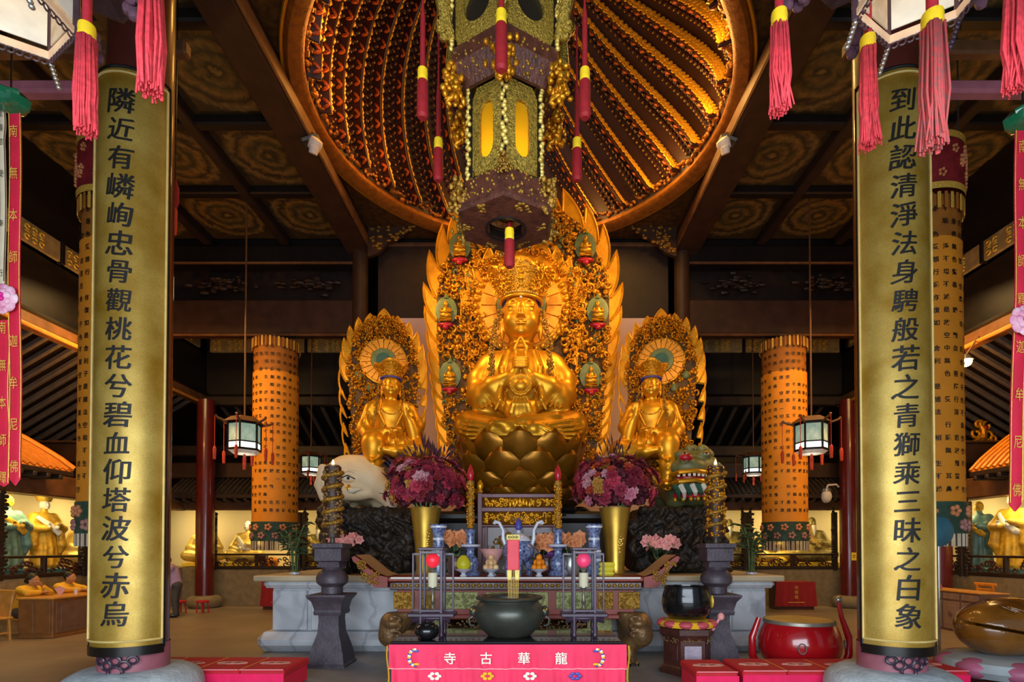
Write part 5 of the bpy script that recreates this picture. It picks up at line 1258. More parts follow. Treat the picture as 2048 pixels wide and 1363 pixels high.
def glass_lantern(x, y, w, label, bulb, blabel):
    """glazed wooden cabinet with a lamp inside, standing on four turned legs"""
    t = thing('glazed_lantern', label, 'lantern cabinet', (x, y, ZT)); h0, h1 = .26, .99; d = w
    for sx in (-1, 1):
        for sy in (-1, 1):
            part('corner_post', MB().box((sx * w / 2, sy * d / 2, (h0 + h1) / 2), (.03, .03, h1 - h0), .005), 'plum_frame', t)
            part('leg', MB().lathe([(.022, 0), (.03, .02), (.02, .05), (.032, .09), (.022, .14), (.03, .2), (.025, h0)], 12, (sx * w / 2, sy * d / 2, 0)), 'plum_frame', t)
        part('side_wing', MB().box((sx * (w / 2 + .115), .02, (h0 + h1) / 2 - .01), (.022, .022, h1 - h0 - .06), .004).box((sx * (w / 2 + .06), .02, h1 - .05), (.11, .016, .022)).box((sx * (w / 2 + .06), .02, h0 + .03), (.11, .016, .022)), 'plum_frame', t)
        part('wing_pane', MB().box((sx * (w / 2 + .06), .02, (h0 + h1) / 2), (.10, .004, h1 - h0 - .1)), 'glass', t, smooth=False)
    part('base', MB().box((0, 0, h0 - .01), (w + .30, d + .06, .05), .012), 'plum_frame', t)
    part('top', MB().box((0, 0, h1 + .01), (w + .06, d + .06, .035), .01), 'plum_frame', t)
    part('skirt', MB().plate([(-w / 2 - .1, h0 - .03), (-w / 2 - .1, h0 - .10), (-w / 4, h0 - .06), (0, h0 - .10), (w / 4, h0 - .06), (w / 2 + .1, h0 - .10), (w / 2 + .1, h0 - .03)], .02, loc=(0, -d / 2 - .01, 0)), 'plum_frame', t)
    for sy in (-1, 1): part('pane', MB().box((0, sy * d / 2, (h0 + h1) / 2), (w - .03, .005, h1 - h0)), 'glass', t, smooth=False)
    for z in (h0 + .04, h1 - .03): part('door_rail', MB().box((0, -d / 2 - .002, z), (w, .024, .03), .004), 'plum_frame', t)
    l = thing('electric_lamp', blabel, 'lamp', (x, y, ZT + h0 + .015), 0, 'altar lamps inside the glazed lanterns')
    part('stem', MB().lathe([(.07, 0), (.075, .02), (.03, .04), (.015, .08), (.03, .12), (.014, .16), (.014, .24), (.035, .27), (.05, .28), (.05, .30), (.018, .32), (.018, .46), (.04, .49), (.055, .51)], 20), 'brass_dull', l)
    part('sleeve', MB().lathe([(.055, .29), (.055, .45)], 16), 'silk_cream', l)
    part('bulb', MB().lathe(bulb[1], 24, (0, 0, .51)), bulb[0], l)
glass_lantern(xat(864, 6.3), 6.36, .235, 'glazed wooden lantern cabinet with round red bulb, by the small black pot', ('red_glow', [(.03, 0), (.065, .03), (.082, .075), (.075, .12), (.045, .155), (.005, .165)]), 'brass lamp with a round glowing red bulb inside a glazed cabinet')
glass_lantern(xat(1168, 6.3), 6.36, .235, 'glazed wooden lantern cabinet with pointed pink bulb, on the front table', ('pink_glow', [(.03, 0), (.07, .03), (.085, .075), (.075, .12), (.045, .17), (.005, .205)]), 'brass lamp with a pointed pink lotus bud bulb inside a glazed cabinet')
solo('glazed_pot', MB().lathe([(.05, 0), (.09, .015), (.135, .07), (.14, .11), (.115, .155), (.08, .17), (.085, .18), (.07, .18), (.06, .165), (.02, .16)], 32), 'black_bowl', 'small glossy black pot under the lantern with the round red bulb', 'pot', (xat(855, 6.1), 6.10, ZT))
# ------------------------------------------------------------------ things on the offering table
YT, ZO = 8.9, 1.362
def X(px, y=YT): return xat(px, y)
def gu_vase(px, label, y=9.0):
    t = thing('porcelain_vase', label, 'vase', (X(px, y), y, ZO), 0, 'tall blue and white vases on the offering table')
    part('body', MB().lathe([(.10, 0), (.13, .02), (.12, .06), (.10, .18), (.115, .28), (.12, .36), (.105, .42), (.09, .52), (.09, .66), (.12, .78), (.145, .84), (.13, .84), (.08, .66)], 32), 'porcelain_blue', t)
    for z, r in ((.40, .115), (.26, .117), (.60, .093), (.80, .133)): part('white_band', MB().lathe([(r, z - .02), (r + .004, z), (r, z + .02)], 32, cap=False), 'porcelain', t)
gu_vase(877, 'tall blue and white porcelain vase behind the lantern with the round red bulb'); gu_vase(1188, 'tall blue and white porcelain vase behind the lantern with the pink bulb')
def candlestick(px, label, clabel, y=9.05):
    t = thing('porcelain_candlestick', label, 'candlestick', (X(px, y), y, ZO), 0, 'blue and white candlesticks')
    part('body', MB().lathe([(.16, 0), (.17, .03), (.12, .10), (.14, .20), (.12, .28), (.07, .33), (.06, .40), (.07, .44), (.15, .47), (.155, .50), (.07, .52), (.065, .62), (.075, .72), (.085, .76), (.04, .77)], 28), 'porcelain_blue', t)
    part('drip_pan', MB().lathe([(.155, .475), (.165, .50), (.16, .51)], 28), 'porcelain', t)
    c = thing('carved_candle', clabel, 'candle', (X(px, y), y, ZO + .775), 0, 'gilt carved candles on porcelain candlesticks')
    part('shaft', MB().lathe([(.05, 0), (.05, .7), (.065, .72), (.06, .78)], 18), 'gold_dull', c)
    g = MB(); rr = random.Random(px)
    for k in range(110): a = rr.uniform(0, 6.3); g.ball((.053 * cos(a), .053 * sin(a), rr.uniform(.02, .74)), rr.uniform(.012, .026), 6, 4)
    part('relief', g, 'gold_relief', c); part('flame_tip', MB().lathe([(.03, .78), (.055, .84), (.06, .90), (.03, 1.0), (.004, 1.06)], 14), 'ruby', c, label='dark red flame shaped tip')
candlestick(941, 'blue and white candlestick between pomelo and bowl of peaches', 'gilt carved candle on the candlestick next to the peaches'); candlestick(1116, 'blue and white candlestick behind the pile of oranges', 'gilt carved candle on the candlestick behind the oranges')
def censer():
    y = 8.95; t = thing('porcelain_censer', 'blue and white three legged censer with tall curved handles behind the red incense wrapper', 'censer', (X(1037, y), y, ZO))
    part('body', MB().lathe([(.05, .20), (.17, .24), (.25, .34), (.26, .44), (.22, .52), (.20, .54), (.22, .56), (.2, .57), (.1, .56)], 32), 'porcelain_blue', t)
    part('lid', MB().lathe([(.21, .56), (.18, .62), (.10, .68), (.04, .70), (.03, .74)], 28), 'porcelain', t); part('lid_knob', MB().lathe([(.03, .74), (.06, .78), (.055, .86), (.02, .92), (.004, .94)], 16), 'glaze_blue', t)
    for a in (-pi / 2, pi / 6, pi * 5 / 6): part('leg', MB().tube([(.16 * cos(a), .16 * sin(a), .26), (.21 * cos(a), .21 * sin(a), .12), (.20 * cos(a), .20 * sin(a), .0)], [.08, .055, .05], 12), 'porcelain_blue', t)
    for s in (-1, 1): part('handle', MB().tube([(s * .20, 0, .46), (s * .25, 0, .60), (s * .25, 0, .74), (s * .31, 0, .86), (s * .38, 0, .88), (s * .40, 0, .84)], [.03, .035, .026, .028, .035, .03], 10), 'porcelain', t)
censer()
def bowl(px, y, label):
    return solo('offering_bowl', MB().lathe([(.055, 0), (.06, .01), (.035, .04), (.04, .06), (.12, .10), (.145, .125), (.135, .125), (.03, .075)], 28), 'porcelain', label, 'bowl', (X(px, y), y, ZO), 0, 'white footed offering bowls')
yb = 8.72
bowl(927, yb, 'white footed bowl under the green pomelo'); bowl(982, yb, 'white footed bowl piled with peaches'); bowl(1078, yb, 'white footed bowl piled with oranges')
solo('pomelo', MB().lathe([(.01, 0), (.08, .015), (.115, .07), (.115, .12), (.085, .19), (.045, .235), (.02, .245), (.004, .245)], 28), 'pomelo', 'pear shaped yellow green pomelo in a white bowl', 'pomelo', (X(927, yb), yb, ZO + .095))
def pile(px, m, name, label, group, r):
    o = None; x0 = X(px, yb); mb = MB().ball((0, 0, 0), r, 16, 10, 0)
    mb2 = MB().lathe([(r * .12, r * .98), (r * .02, r * 1.03)], 6)
    pos = [(r * 1.75 * cos(a), r * 1.75 * sin(a), 0) for a in np.arange(6) * pi / 3 - pi / 6] + [(r * 1.02 * cos(a), r * 1.02 * sin(a), r * 1.55) for a in (-pi / 2, pi / 6, pi * 5 / 6)] + [(0, 0, r * 3.1)]
    for p in pos:
        q = (x0 + p[0], yb + p[1], ZO + .115 + r * .62 + p[2])
        if o is None:
            o = thing(name, label, name, q, 0, group); part('fruit', mb, m, o); part('stem_end', mb2, 'stem_green', o)
        else: again(o, q, RND.uniform(0, 6))
pile(1078, 'tangerine', 'orange', 'orange in the pyramid of oranges on a white bowl', 'oranges piled in the bowl', .05)
pile(982, 'peach', 'peach', 'pale pink yellow peach in the pile on a white bowl', 'peaches piled in the bowl', .05)
def cup(px, y=8.66): return (X(px, y), y, ZO)
c0 = solo('paper_wrap', MB().lathe([(.05, 0), (.11, .12), (.20, .26), (.22, .28), (.19, .26), (.04, .02)], 12, wob=lambda a, z: 1 + .12 * sin(3 * a)), 'pink_paper', 'flared salmon pink paper wrap behind the peaches', 'wrapping paper', (X(985, 8.98), 8.98, ZO + .16))
solo('wrap_stand', MB().lathe([(.06, 0), (.07, .02), (.03, .05), (.03, .11), (.08, .16)], 16), 'porcelain', 'small white stand under the salmon pink paper wrap', 'stand', (X(985, 8.98), 8.98, ZO))
t = thing('purple_cloth_parcel', 'small purple wrapped parcel beside the candlestick behind the oranges', 'parcel', (X(1102, 9.2), 9.2, ZO)); part('cloth', MB().box((0, 0, .17), (.34, .2, .34), .06, taper=.8), 'glaze_purple', t); part('knot', MB().ball((0, 0, .36), (.1, .07, .05)), 'glaze_purple', t)

for k, z in enumerate((0, .075, .15)):
    t = thing('folded_cloth', 'folded yellow cloth %s the stack behind the lantern with the pink bulb' % ('at the bottom of', 'in the middle of', 'on top of')[k], 'cloth', (X(1212, 8.95), 8.95, ZO + z), .1 * (k - 1), 'folded yellow cloths'); part('fold', MB().box((0, 0, .036), (.26, .24, .07), .03), 'yellow_bright', t); part('edge', MB().box((0, -.118, .036), (.22, .012, .012), .004), 'label_yellow', t)
# ------------------------------------------------------------------ flowers
def petals(mb, c, r, n, open_, rr, m=0, nor=(0, -1, .2)):
    nz = Vector(nor).normalized(); u = nz.orthogonal().normalized(); w = nz.cross(u)
    for k in range(n):
        a = 2 * pi * k / n + rr.uniform(-.1, .1); d = u * cos(a) + w * sin(a); p = Vector(c); s = (w * cos(a) - u * sin(a)) * r * .36
        tip = p + d * r * open_ + nz * r * (1.1 - open_) ; mid = p + d * r * .6 + nz * r * .15
        mb.add([tuple(p), tuple(mid + s), tuple(tip), tuple(mid - s), tuple(p - nz * .004), tuple(tip - nz * .004)], [(0, 1, 2, 3), (4, 3, 5, 1)], m)
def blossom(rr, r, m):
    b = MB()
    for j, (n, o, s) in enumerate(((7, 1.0, 1.0), (6, .8, .8), (5, .5, .6))): petals(b, (0, -.012 * j, 0), r * s, n, o, rr)
    b.ball((0, -.03, 0), r * .22, 6, 4); return b
def bouquet(px, py, label, vlabel):
    y = 10.05; cx = X(px, y); vz = 1.345; rim = 1.20; rr = random.Random(px)
    v = thing('brass_vase', vlabel, 'vase', (cx, y, vz)); part('body', MB().lathe([(.17, 0), (.18, .02), (.165, .1), (.19, .5), (.235, .9), (.275, 1.15), (.29, rim), (.275, rim), (.21, .9)], 40), 'brass', v)
    g = MB()
    for k in range(16):
        a = rr.uniform(-1.5, -.9); z = rr.uniform(.35, .75); g.ball(((.185 + .06 * (z - .3)) * cos(a), (.185 + .06 * (z - .3)) * sin(a), z), (.02, .008, .014), 5, 3)
    part('engraving', g, 'brass', v)
    t = thing('flower_bouquet', label, 'bouquet', (cx, y, vz + rim - .08)); cz = zat(972, y) - (vz + rim - .08)
    st = MB()
    for k in range(16): a = rr.uniform(0, 6.3); st.tube([(.08 * cos(a), .08 * sin(a), -.2), (.2 * cos(a), .2 * sin(a), .1), (.45 * cos(a), .3 * sin(a), cz)], .012, 5)
    part('stems', st, 'stem_green', t)
    lf = MB()
    for k in range(150):
        a = rr.uniform(0, 2 * pi); el = rr.uniform(-.45, 1.5); d = Vector((cos(a) * cos(el), sin(a) * cos(el) * .8, sin(el))); p = d * rr.uniform(.4, .72); q = p + (d + Vector((rr.uniform(-.4, .4), 0, rr.uniform(-.2, .5)))) * rr.uniform(.12, .25)
        s = d.orthogonal().normalized() * .028; m_ = (p + q) / 2; lf.add([(p.x, p.y, p.z + cz), tuple(m_ + s + Vector((0, 0, cz))), (q.x, q.y, q.z + cz), tuple(m_ - s + Vector((0, 0, cz)))], [(0, 1, 2, 3)])
    part('leaves', lf, 'leaf_mauve', t)
    core = MB().ball((0, 0, cz), (.56, .44, .36), 20, 12)
    for k in range(160):
        el = rr.uniform(-.9, 1.5); a = rr.uniform(0, 6.3); core.ball((.62 * cos(a) * cos(el), .48 * sin(a) * cos(el), cz + .41 * sin(el)), rr.uniform(.05, .09), 6, 4)
    part('foliage_core', core, 'bloom_core', t)
    protos = []
    for m in range(9): protos.append(mesh_obj('blossom', blossom(rr, .125, 0), 'blossom_%d' % m, False))
    used = set(); n = 98
    for k in range(n):
        el = rr.uniform(-.6, 1.15); a = rr.uniform(-pi, 0); d = Vector((cos(a) * cos(el), sin(a) * cos(el), sin(el))); m = rr.choice((0, 0, 1, 1, 2, 2, 3, 4, 4, 5, 6, 7, 7, 8))
        o = protos[m] if m not in used else protos[m].copy()
        if m in used: COL.objects.link(o)
        used.add(m); o.parent = t; rad = rr.uniform(.93, 1.08)
        o.location = (d.x * .74 * rad, d.y * .6 * rad, cz + d.z * .52 * rad); o.rotation_euler = d.to_track_quat('-Y', 'Z').to_euler(); o.scale = (rr.uniform(.7, 1.25),) * 3
    for m in range(9):
        if m not in used: bpy.data.objects.remove(protos[m])
bouquet(851, 960, 'huge round bouquet of crimson and pink flowers on the elephant side', 'tall polished brass vase on the marble on the elephant side')
bouquet(1230, 960, 'huge round bouquet of crimson and pink flowers on the lion side', 'tall polished brass vase on the marble on the lion side')
def lily_bunch(px, py, y, z0, label, vlabel, m, w=.3, vm='rosewood', vh=.25):
    v = thing('flower_pot', vlabel, 'pot', (X(px, y), y, z0)); part('body', MB().lathe([(.10, 0), (.13, .03), (.15, vh * .6), (.12, vh), (.10, vh), (.08, vh * .7)], 24), vm, v); part('rim', MB().tube([(.115 * cos(a), .115 * sin(a), vh) for a in np.linspace(0, 2 * pi, 21)[:-1]], .012, 6, closed=True), vm, v)
    zb = z0 + vh * .75; t = thing('lily_bunch', label, 'flowers', (X(px, y), y, zb)); cz = zat(py, y) - zb; rr = random.Random(px + 1); lf = MB(); st = MB()
    for k in range(40):
        a = rr.uniform(0, 6.3); r_ = rr.uniform(.4, 1) * w; p = Vector((.3 * r_ * cos(a), .3 * r_ * sin(a), cz * .3)); q = Vector((r_ * cos(a), r_ * .7 * sin(a), cz * rr.uniform(.3, .85))); s = Vector((-sin(a), cos(a), .3)) * .03; m_ = (p + q) / 2 + Vector((0, 0, .05)); lf.add([tuple(p), tuple(m_ + s), tuple(q), tuple(m_ - s)], [(0, 1, 2, 3)])
    part('leaves', lf, 'leaf_dark', t)
    k0 = None
    for k in range(15):
        a = k * 2.4; r_ = w * sqrt((k + .5) / 15); c = (r_ * cos(a), r_ * .6 * sin(a) - .03, cz + .06 * sin(k * 1.7)); st.tube([(0, 0, -.05), (c[0] * .5, c[1] * .5, cz * .6), c], .008, 5)
        if k0 is None:
            b = MB(); petals(b, (0, 0, 0), .125, 6, .95, rr); petals(b, (0, -.01, 0), .08, 5, .6, rr); b.ball((0, -.03, 0), .02, 5, 3); k0 = o = part('bloom', b, m, t, smooth=False)
        else: o = k0.copy(); COL.objects.link(o); o.parent = t
        o.location = c; o.rotation_euler = (rr.uniform(-.6, .5), rr.uniform(0, 6), rr.uniform(-.8, .8)); o.scale = (rr.uniform(.75, 1.15),) * 3
    part('stems', st, 'stem_green', t)
MZ = 1.345
lily_bunch(690, 1078, 9.95, MZ, 'pink lilies in a dark pot beside the dragon candle before the elephant', 'dark pot of pink lilies before the elephant rock', 'lily_pink', .30, 'black_bowl', .25)
lily_bunch(1318, 1084, 9.95, MZ, 'pale pink lilies in a pot before the lion rock', 'pot of pale pink lilies before the lion rock', 'lily_pink', .32, 'black_bowl', .25)
lily_bunch(912, 1078, 9.2, ZO, 'salmon orange flowers above the pomelo', 'small pot of salmon flowers behind the pomelo', 'lily_orange', .17, 'rosewood', .3)
lily_bunch(1142, 1080, 9.2, ZO, 'salmon orange flowers beside the lantern with the pink bulb', 'small glass pot of salmon flowers beside the gilt candle', 'lily_orange', .2, 'silver', .3)
lily_bunch(1092, 1084, 9.22, ZO, 'dull ochre flowers between censer and gilt candle', 'small pot of ochre flowers behind the purple parcel', 'lily_orange', .13, 'rosewood', .3)
def leafy_vase(px, label, vlabel, y=10.0):
    v = thing('glass_vase', vlabel, 'vase', (X(px, y), y, MZ)); part('tube', MB().lathe([(.085, 0), (.09, .02), (.085, .2), (.10, .48), (.095, .48), (.08, .2), (.08, .04)], 24), 'glass', v); part('foot', MB().lathe([(.095, 0), (.095, .03), (.07, .035)], 24), 'porcelain', v)
    t = thing('leafy_stems', label, 'plant', (X(px, y), y, MZ + .05)); st = MB(); lf = MB(); rr = random.Random(px)
    for k in range(7):
        a = k * .9; tx, ty = .3 * cos(a) * rr.uniform(.3, 1), .2 * sin(a); h = rr.uniform(.55, .85); pts = [(.04 * cos(a), .04 * sin(a), 0), (.06 * cos(a), .06 * sin(a), .4), (tx * .6, ty * .6, h * .8), (tx, ty, h)]; st.tube(pts, .012, 6)
        for j in range(11):
            u = .45 + .55 * j / 10; p = Vector((tx * u, ty * u, h * u + .05)); b = rr.uniform(0, 6.3); d = Vector((cos(b), sin(b) * .7, rr.uniform(-.5, .35))); q = p + d * rr.uniform(.14, .24); s = d.orthogonal().normalized() * .03; m_ = (p + q) / 2 + Vector((0, 0, .02)); lf.add([tuple(p), tuple(m_ + s), tuple(q), tuple(m_ - s)], [(0, 1, 2, 3)])
    part('stems', st, 'stem_green', t); part('leaves', lf, 'leaf', t, smooth=False)
leafy_vase(590, 'dark leafy stems in a glass vase at the elephant end of the marble altar', 'clear glass vase at the elephant end of the marble altar'); leafy_vase(1503, 'dark leafy stems in a glass vase at the lion end of the marble altar', 'clear glass vase at the lion end of the marble altar')
# ------------------------------------------------------------------ carved tablet stand behind the offering table
def tablet_stand():
    y = 10.1; S = F / y; t = thing('carved_tablet_stand', 'purple brown carved stand with two gold relief panels below the lotus throne', 'stand', (X(1040, y), y, MZ)); rr = random.Random(4)
    def P(px, py): return ((px - 1040) / S, zat(py, y) - MZ)
    for px in (960, 1118):
        x, z = P(px, 985); part('post', MB().box((x, 0, z / 2), (.09, .09, z), .012), 'purple_wood', t); part('finial', MB().lathe([(.05, 0), (.06, .02), (.035, .05), (.065, .12), (.05, .18), (.01, .24)], 16, (x, 0, z)), 'gold' if px < 1000 else 'ruby', t)
    for a, b in ((987, 995), (1014, 1023), (1049, 1053)):
        z0, z1 = P(0, b)[1], P(0, a)[1]; part('rail', MB().box((0, 0, (z0 + z1) / 2), (1.48, .08, z1 - z0), .01), 'purple_wood', t)
    for a, b in ((995, 1014), (1023, 1049)):
        z0, z1 = P(0, b)[1], P(0, a)[1]; p = part('relief_panel', MB().box((0, .02, (z0 + z1) / 2), (1.38, .03, z1 - z0)), 'relief_gold_ground', t); g = MB(); carve(g, -.64, .64, z0 + .03, z1 - .03, -.01, 110, .045, rr)
        if a < 1000:
            for j in range(7): g.ball((.10 * (j - 3) * .6, -.03, (z0 + z1) / 2 + .03 - abs(j - 3) * .02), (.03, .02, .07), 7, 5)
        part('relief', g, 'gold', p); 
    z0 = P(0, 1053)[1]; part('lower_panel', MB().box((0, .04, z0 / 2), (1.4, .05, z0), .01), 'rosewood', t); g = MB(); carve(g, -.5, .5, .3, z0 - .1, 0, 60, .05, rr); part('lower_relief', g, 'gold_dull', t)
    for s in (-1, 1): part('inner_post', MB().box((s * .62, -.02, z0 / 2), (.05, .05, z0), .008), 'purple_wood', t)
tablet_stand()
# ------------------------------------------------------------------ tall stone candle stands with dragon candles
def candle_stand(px, label, clabel, y=8.5, gm='relief_bronze'):
    x = xat(px, y); t = thing('candle_stand', label, 'candle stand', (x, y, .02))
    def sq(name, pr): part(name, MB().lathe([(r * sqrt(2), z) for r, z in pr], 4, a0=pi / 4), 'plum_stone', t, ang=25)
    sq('foot', [(.29, 0), (.29, .03), (.27, .06), (.25, .2), (.22, .32), (.165, .5), (.15, .7), (.155, .78)])
    sq('flared_cup', [(.20, .78), (.21, .82), (.20, .86), (.23, .98), (.29, 1.06), (.29, 1.09), (.17, 1.10)])
    part('bulb', MB().lathe([(.16, 1.10), (.16, 1.2), (.23, 1.26), (.24, 1.34), (.2, 1.42), (.15, 1.46), (.17, 1.52)], 24), 'plum_stone', t)
    sq('capital', [(.17, 1.5), (.15, 1.58), (.20, 1.60), (.20, 1.78), (.23, 1.80), (.23, 1.86), (.1, 1.87)])
    part('spike', MB().lathe([(.05, 1.85), (.035, 1.9), (.03, 2.06)], 12), 'metal_grey', t)
    z0 = 1.95; c = thing('dragon_candle', clabel, 'candle', (x, y, .02 + z0)); h = zat(930, y) - z0 - .02
    part('shaft', MB().lathe([(.115, 0), (.125, .05), (.125, h - .03), (.10, h)], 24), 'candle_brown', c)
    g = MB(); n = 90
    pts = [(.14 * cos(a), .14 * sin(a), .08 + (h - .15) * k / n) for k, a in enumerate(np.linspace(0, 5.2 * 2 * pi, n))]; g.tube(pts, [.022 + .016 * abs(sin(k * .5)) for k in range(n)], 7)
    part('dragon', g, 'gold_dull', c); g = MB(); rr = random.Random(px)
    for k in range(300): a = rr.uniform(0, 6.3); g.ball((.122 * cos(a), .122 * sin(a), rr.uniform(.03, h - .04)), (rr.uniform(.016, .038), rr.uniform(.016, .038), rr.uniform(.012, .03)), 6, 4)
    part('cloud_pattern', g, gm, c)
    part('flame', MB().lathe([(.006, h), (.022, h + .02), (.018, h + .05), (.003, h + .09)], 10), 'flame_glow', c, label='small bright candle flame')
    lamp('candle_light', 'POINT', (x, y - .02, .02 + z0 + h + .16), 5, (1, .7, .35), None, .03)
candle_stand(665, 'tall flared plum grey candle stand in front of the elephant side', 'dark carved dragon candle, lit, in front of the elephant'); candle_stand(1432, 'tall flared plum grey candle stand behind the black bowl gong', 'gold carved dragon candle, lit, in front of the lion', gm='gold_relief')
"""bowl gong, drum, wooden fish, kneelers"""
def gong():
    x, y = xat(1373, 8.0), 8.0; zb = zat(1236, y); t = thing('gong_stand', 'dark red hexagonal carved stand carrying the black bowl gong', 'stand', (x, y, .024))
    z = zb - .024 - .12
    part('body', MB().lathe([(.40, 0), (.40, .06), (.36, .09), (.34, .12), (.34, z - .16), (.37, z - .12), (.40, z - .08), (.40, z)], 6), 'rosewood', t, ang=20)
    for k in range(6):
        a = k * pi / 3 - pi / 2; p = MB().box((0, -.302, z / 2 - .02), (.24, .012, z - .42), .004); part('panel', p, 'panel_mauve' if k == 0 else 'rosewood', t, rz=k * pi / 3 + .0)
        p = MB(); carve(p, -.13, .13, z - .20, z - .13, -.305, 16, .022, random.Random(k)); part('top_carving', p, 'relief_bronze', t, rz=k * pi / 3)
    cu = thing('gong_cushion', 'pink and yellow lotus petal cushion under the black bowl gong', 'cushion', (x, y, .024 + z))
    part('pad', MB().lathe([(.30, 0), (.40, .02), (.42, .06), (.38, .10), (.2, .12)], 40), 'yellow_cloth', cu)
    for k in range(10):
        a = 2 * pi * k / 10; part('petal', MB().ball((.345, 0, .06), (.095, .12, .055), 12, 8), 'petal_pink', cu, rz=a)
    b = thing('bowl_gong', 'large glossy black bowl gong on a hexagonal stand', 'gong', (x, y, zb)); hh = zat(1171, y) - zb
    part('bowl', MB().lathe([(.16, .0), (.26, .02), (.33, .10), (.355, .22), (.345, .34), (.32, .42), (.325, hh), (.30, hh), (.295, .4), (.33, .2), (.2, .05)], 56), 'black_bowl', b, ang=60)
    part('gold_seal', MB().ball((.31, -.16, .26), (.03, .06, .09), 10, 6), 'bright_gold', b, label='worn gold patch')
    m = thing('gong_striker', 'short pink wrapped striker lying on the rim of the gong stand', 'striker', (x + .43, y - .1, zb - .02)); part('handle', MB().tube([(-.12, -.1, -.12), (.0, 0, .02)], .018, 8), 'silk_pink', m); part('head', MB().ball((.03, 0, .06), (.05, .05, .055), 12, 8), 'lily_pink', m)
gong()
def drum():
    x, y = xat(1596, 8.05), 8.05; z0 = .10; h = zat(1237, y) - z0; t = thing('barrel_drum', 'big glossy red barrel drum with yellow skin', 'drum', (x, y, z0))
    R0, R1 = .46, .585; pr = [(R0 * .95 + (R1 - R0) * sin(pi * v) ** .8, h * v) for v in np.linspace(0.02, .98, 14)]
    part('barrel', MB().lathe(pr, 64), 'drum_red', t, ang=60)
    part('skin', MB().lathe([(.005, h), (.46, h), (.475, h - .02), (.478, h - .06)], 56), 'drum_skin', t); part('hoop', MB().lathe([(.47, h - .06), (.488, h - .05), (.484, h - .01), (.47, h)], 56, cap=False), 'hoop_grey', t)
    for a in (-pi * .62, -pi * .1, pi * .4, pi * .9): part('ring_handle', MB().tube([((R1 + .012) * cos(a) + .05 * sin(b) * -sin(a), (R1 + .012) * sin(a) + .05 * sin(b) * cos(a), h * .5 + .07 * cos(b)) for b in np.linspace(0, 2 * pi, 15)[:-1]], .009, 6, closed=True), 'silver', t)
    f = thing('drum_stand', 'red curved wooden frame holding the barrel drum, with a silver ball finial', 'stand', (x, y, .024))
    for s in (-1, 1):
        part('post', MB().tube([(s * .60, -.05, 0), (s * .70, -.05, .25), (s * .70, -.05, .5), (s * .60, -.05, .78)] + ([(s * .555, -.05, 1.0)] if s > 0 else []), [.05, .055, .05, .035] + ([.03] if s > 0 else []), 10), 'drum_red', f)
    part('finial', MB().ball((.555, -.05, 1.04), .05, 14, 9), 'silver', f); part('cross_bar', MB().box((0, -.05, .04), (1.2, .1, .07), .015), 'drum_red', f); part('rear_bar', MB().box((0, .3, .04), (.8, .1, .07), .015), 'drum_red', f)
drum()
def bench(x0, x1, y0, y1, h, n, label, name='kneeling_bench'):
    t = thing(name, label, 'kneeler', ((x0 + x1) / 2, (y0 + y1) / 2, .024), 0, 'red kneeling benches'); w = x1 - x0; d = y1 - y0
    part('frame', MB().box((0, 0, h / 2 - .04), (w - .04, d - .04, h - .1), .01), 'red_cloth', t); S = cloth_mesh(-w / 2, w / 2, .03, h - .05, -d / 2 - .01, .004)
    part('front_cloth', MB().sheet(S, int(40 * n), 4, 0, .004), 'kneel_pink', t)
    for k in range(n):
        c = -w / 2 + (k + .5) * w / n; p = part('pad', MB().box((c, 0, h - .05), (w / n - .006, d, .10), .022), 'kneel_red', t)
        g = MB()
        for q in range(5): g.ball((c + .06 * (q - 2), .02 - .03 * abs(q - 2), h + .002), (.05, .07, .004), 8, 4, q % 2)
        g.tube([(c + .19 * cos(a), .06 * sin(a) - .02, h + .003) for a in np.linspace(0, 2 * pi, 20)[:-1]], .008, 5, closed=True); part('lotus_embroidery', g, ['embroid_tan', 'embroid_grey'], p)
        part('piping', MB().tube([(c - w / n / 2 + .01, -d / 2, h - .005), (c + w / n / 2 - .01, -d / 2, h - .005)], .006, 5), 'silk_pink', p)
        if k: part('seam', MB().tube([(c - w / n / 2, -d / 2 + .01, h - .008), (c - w / n / 2, d / 2 - .01, h - .008)], .006, 5), 'gold_thread', p)
bench(-5.0, -2.80, 6.72, 7.5, .31, 4, 'long red kneeling bench with four embroidered pads beside the column on the desk side')
bench(2.18, 2.69, 6.6, 7.34, .31, 1, 'single red kneeling stool in front of the hexagonal gong stand')
bench(2.76, 5.5, 6.66, 7.4, .31, 5, 'long red kneeling bench with five embroidered pads in front of the barrel drum')
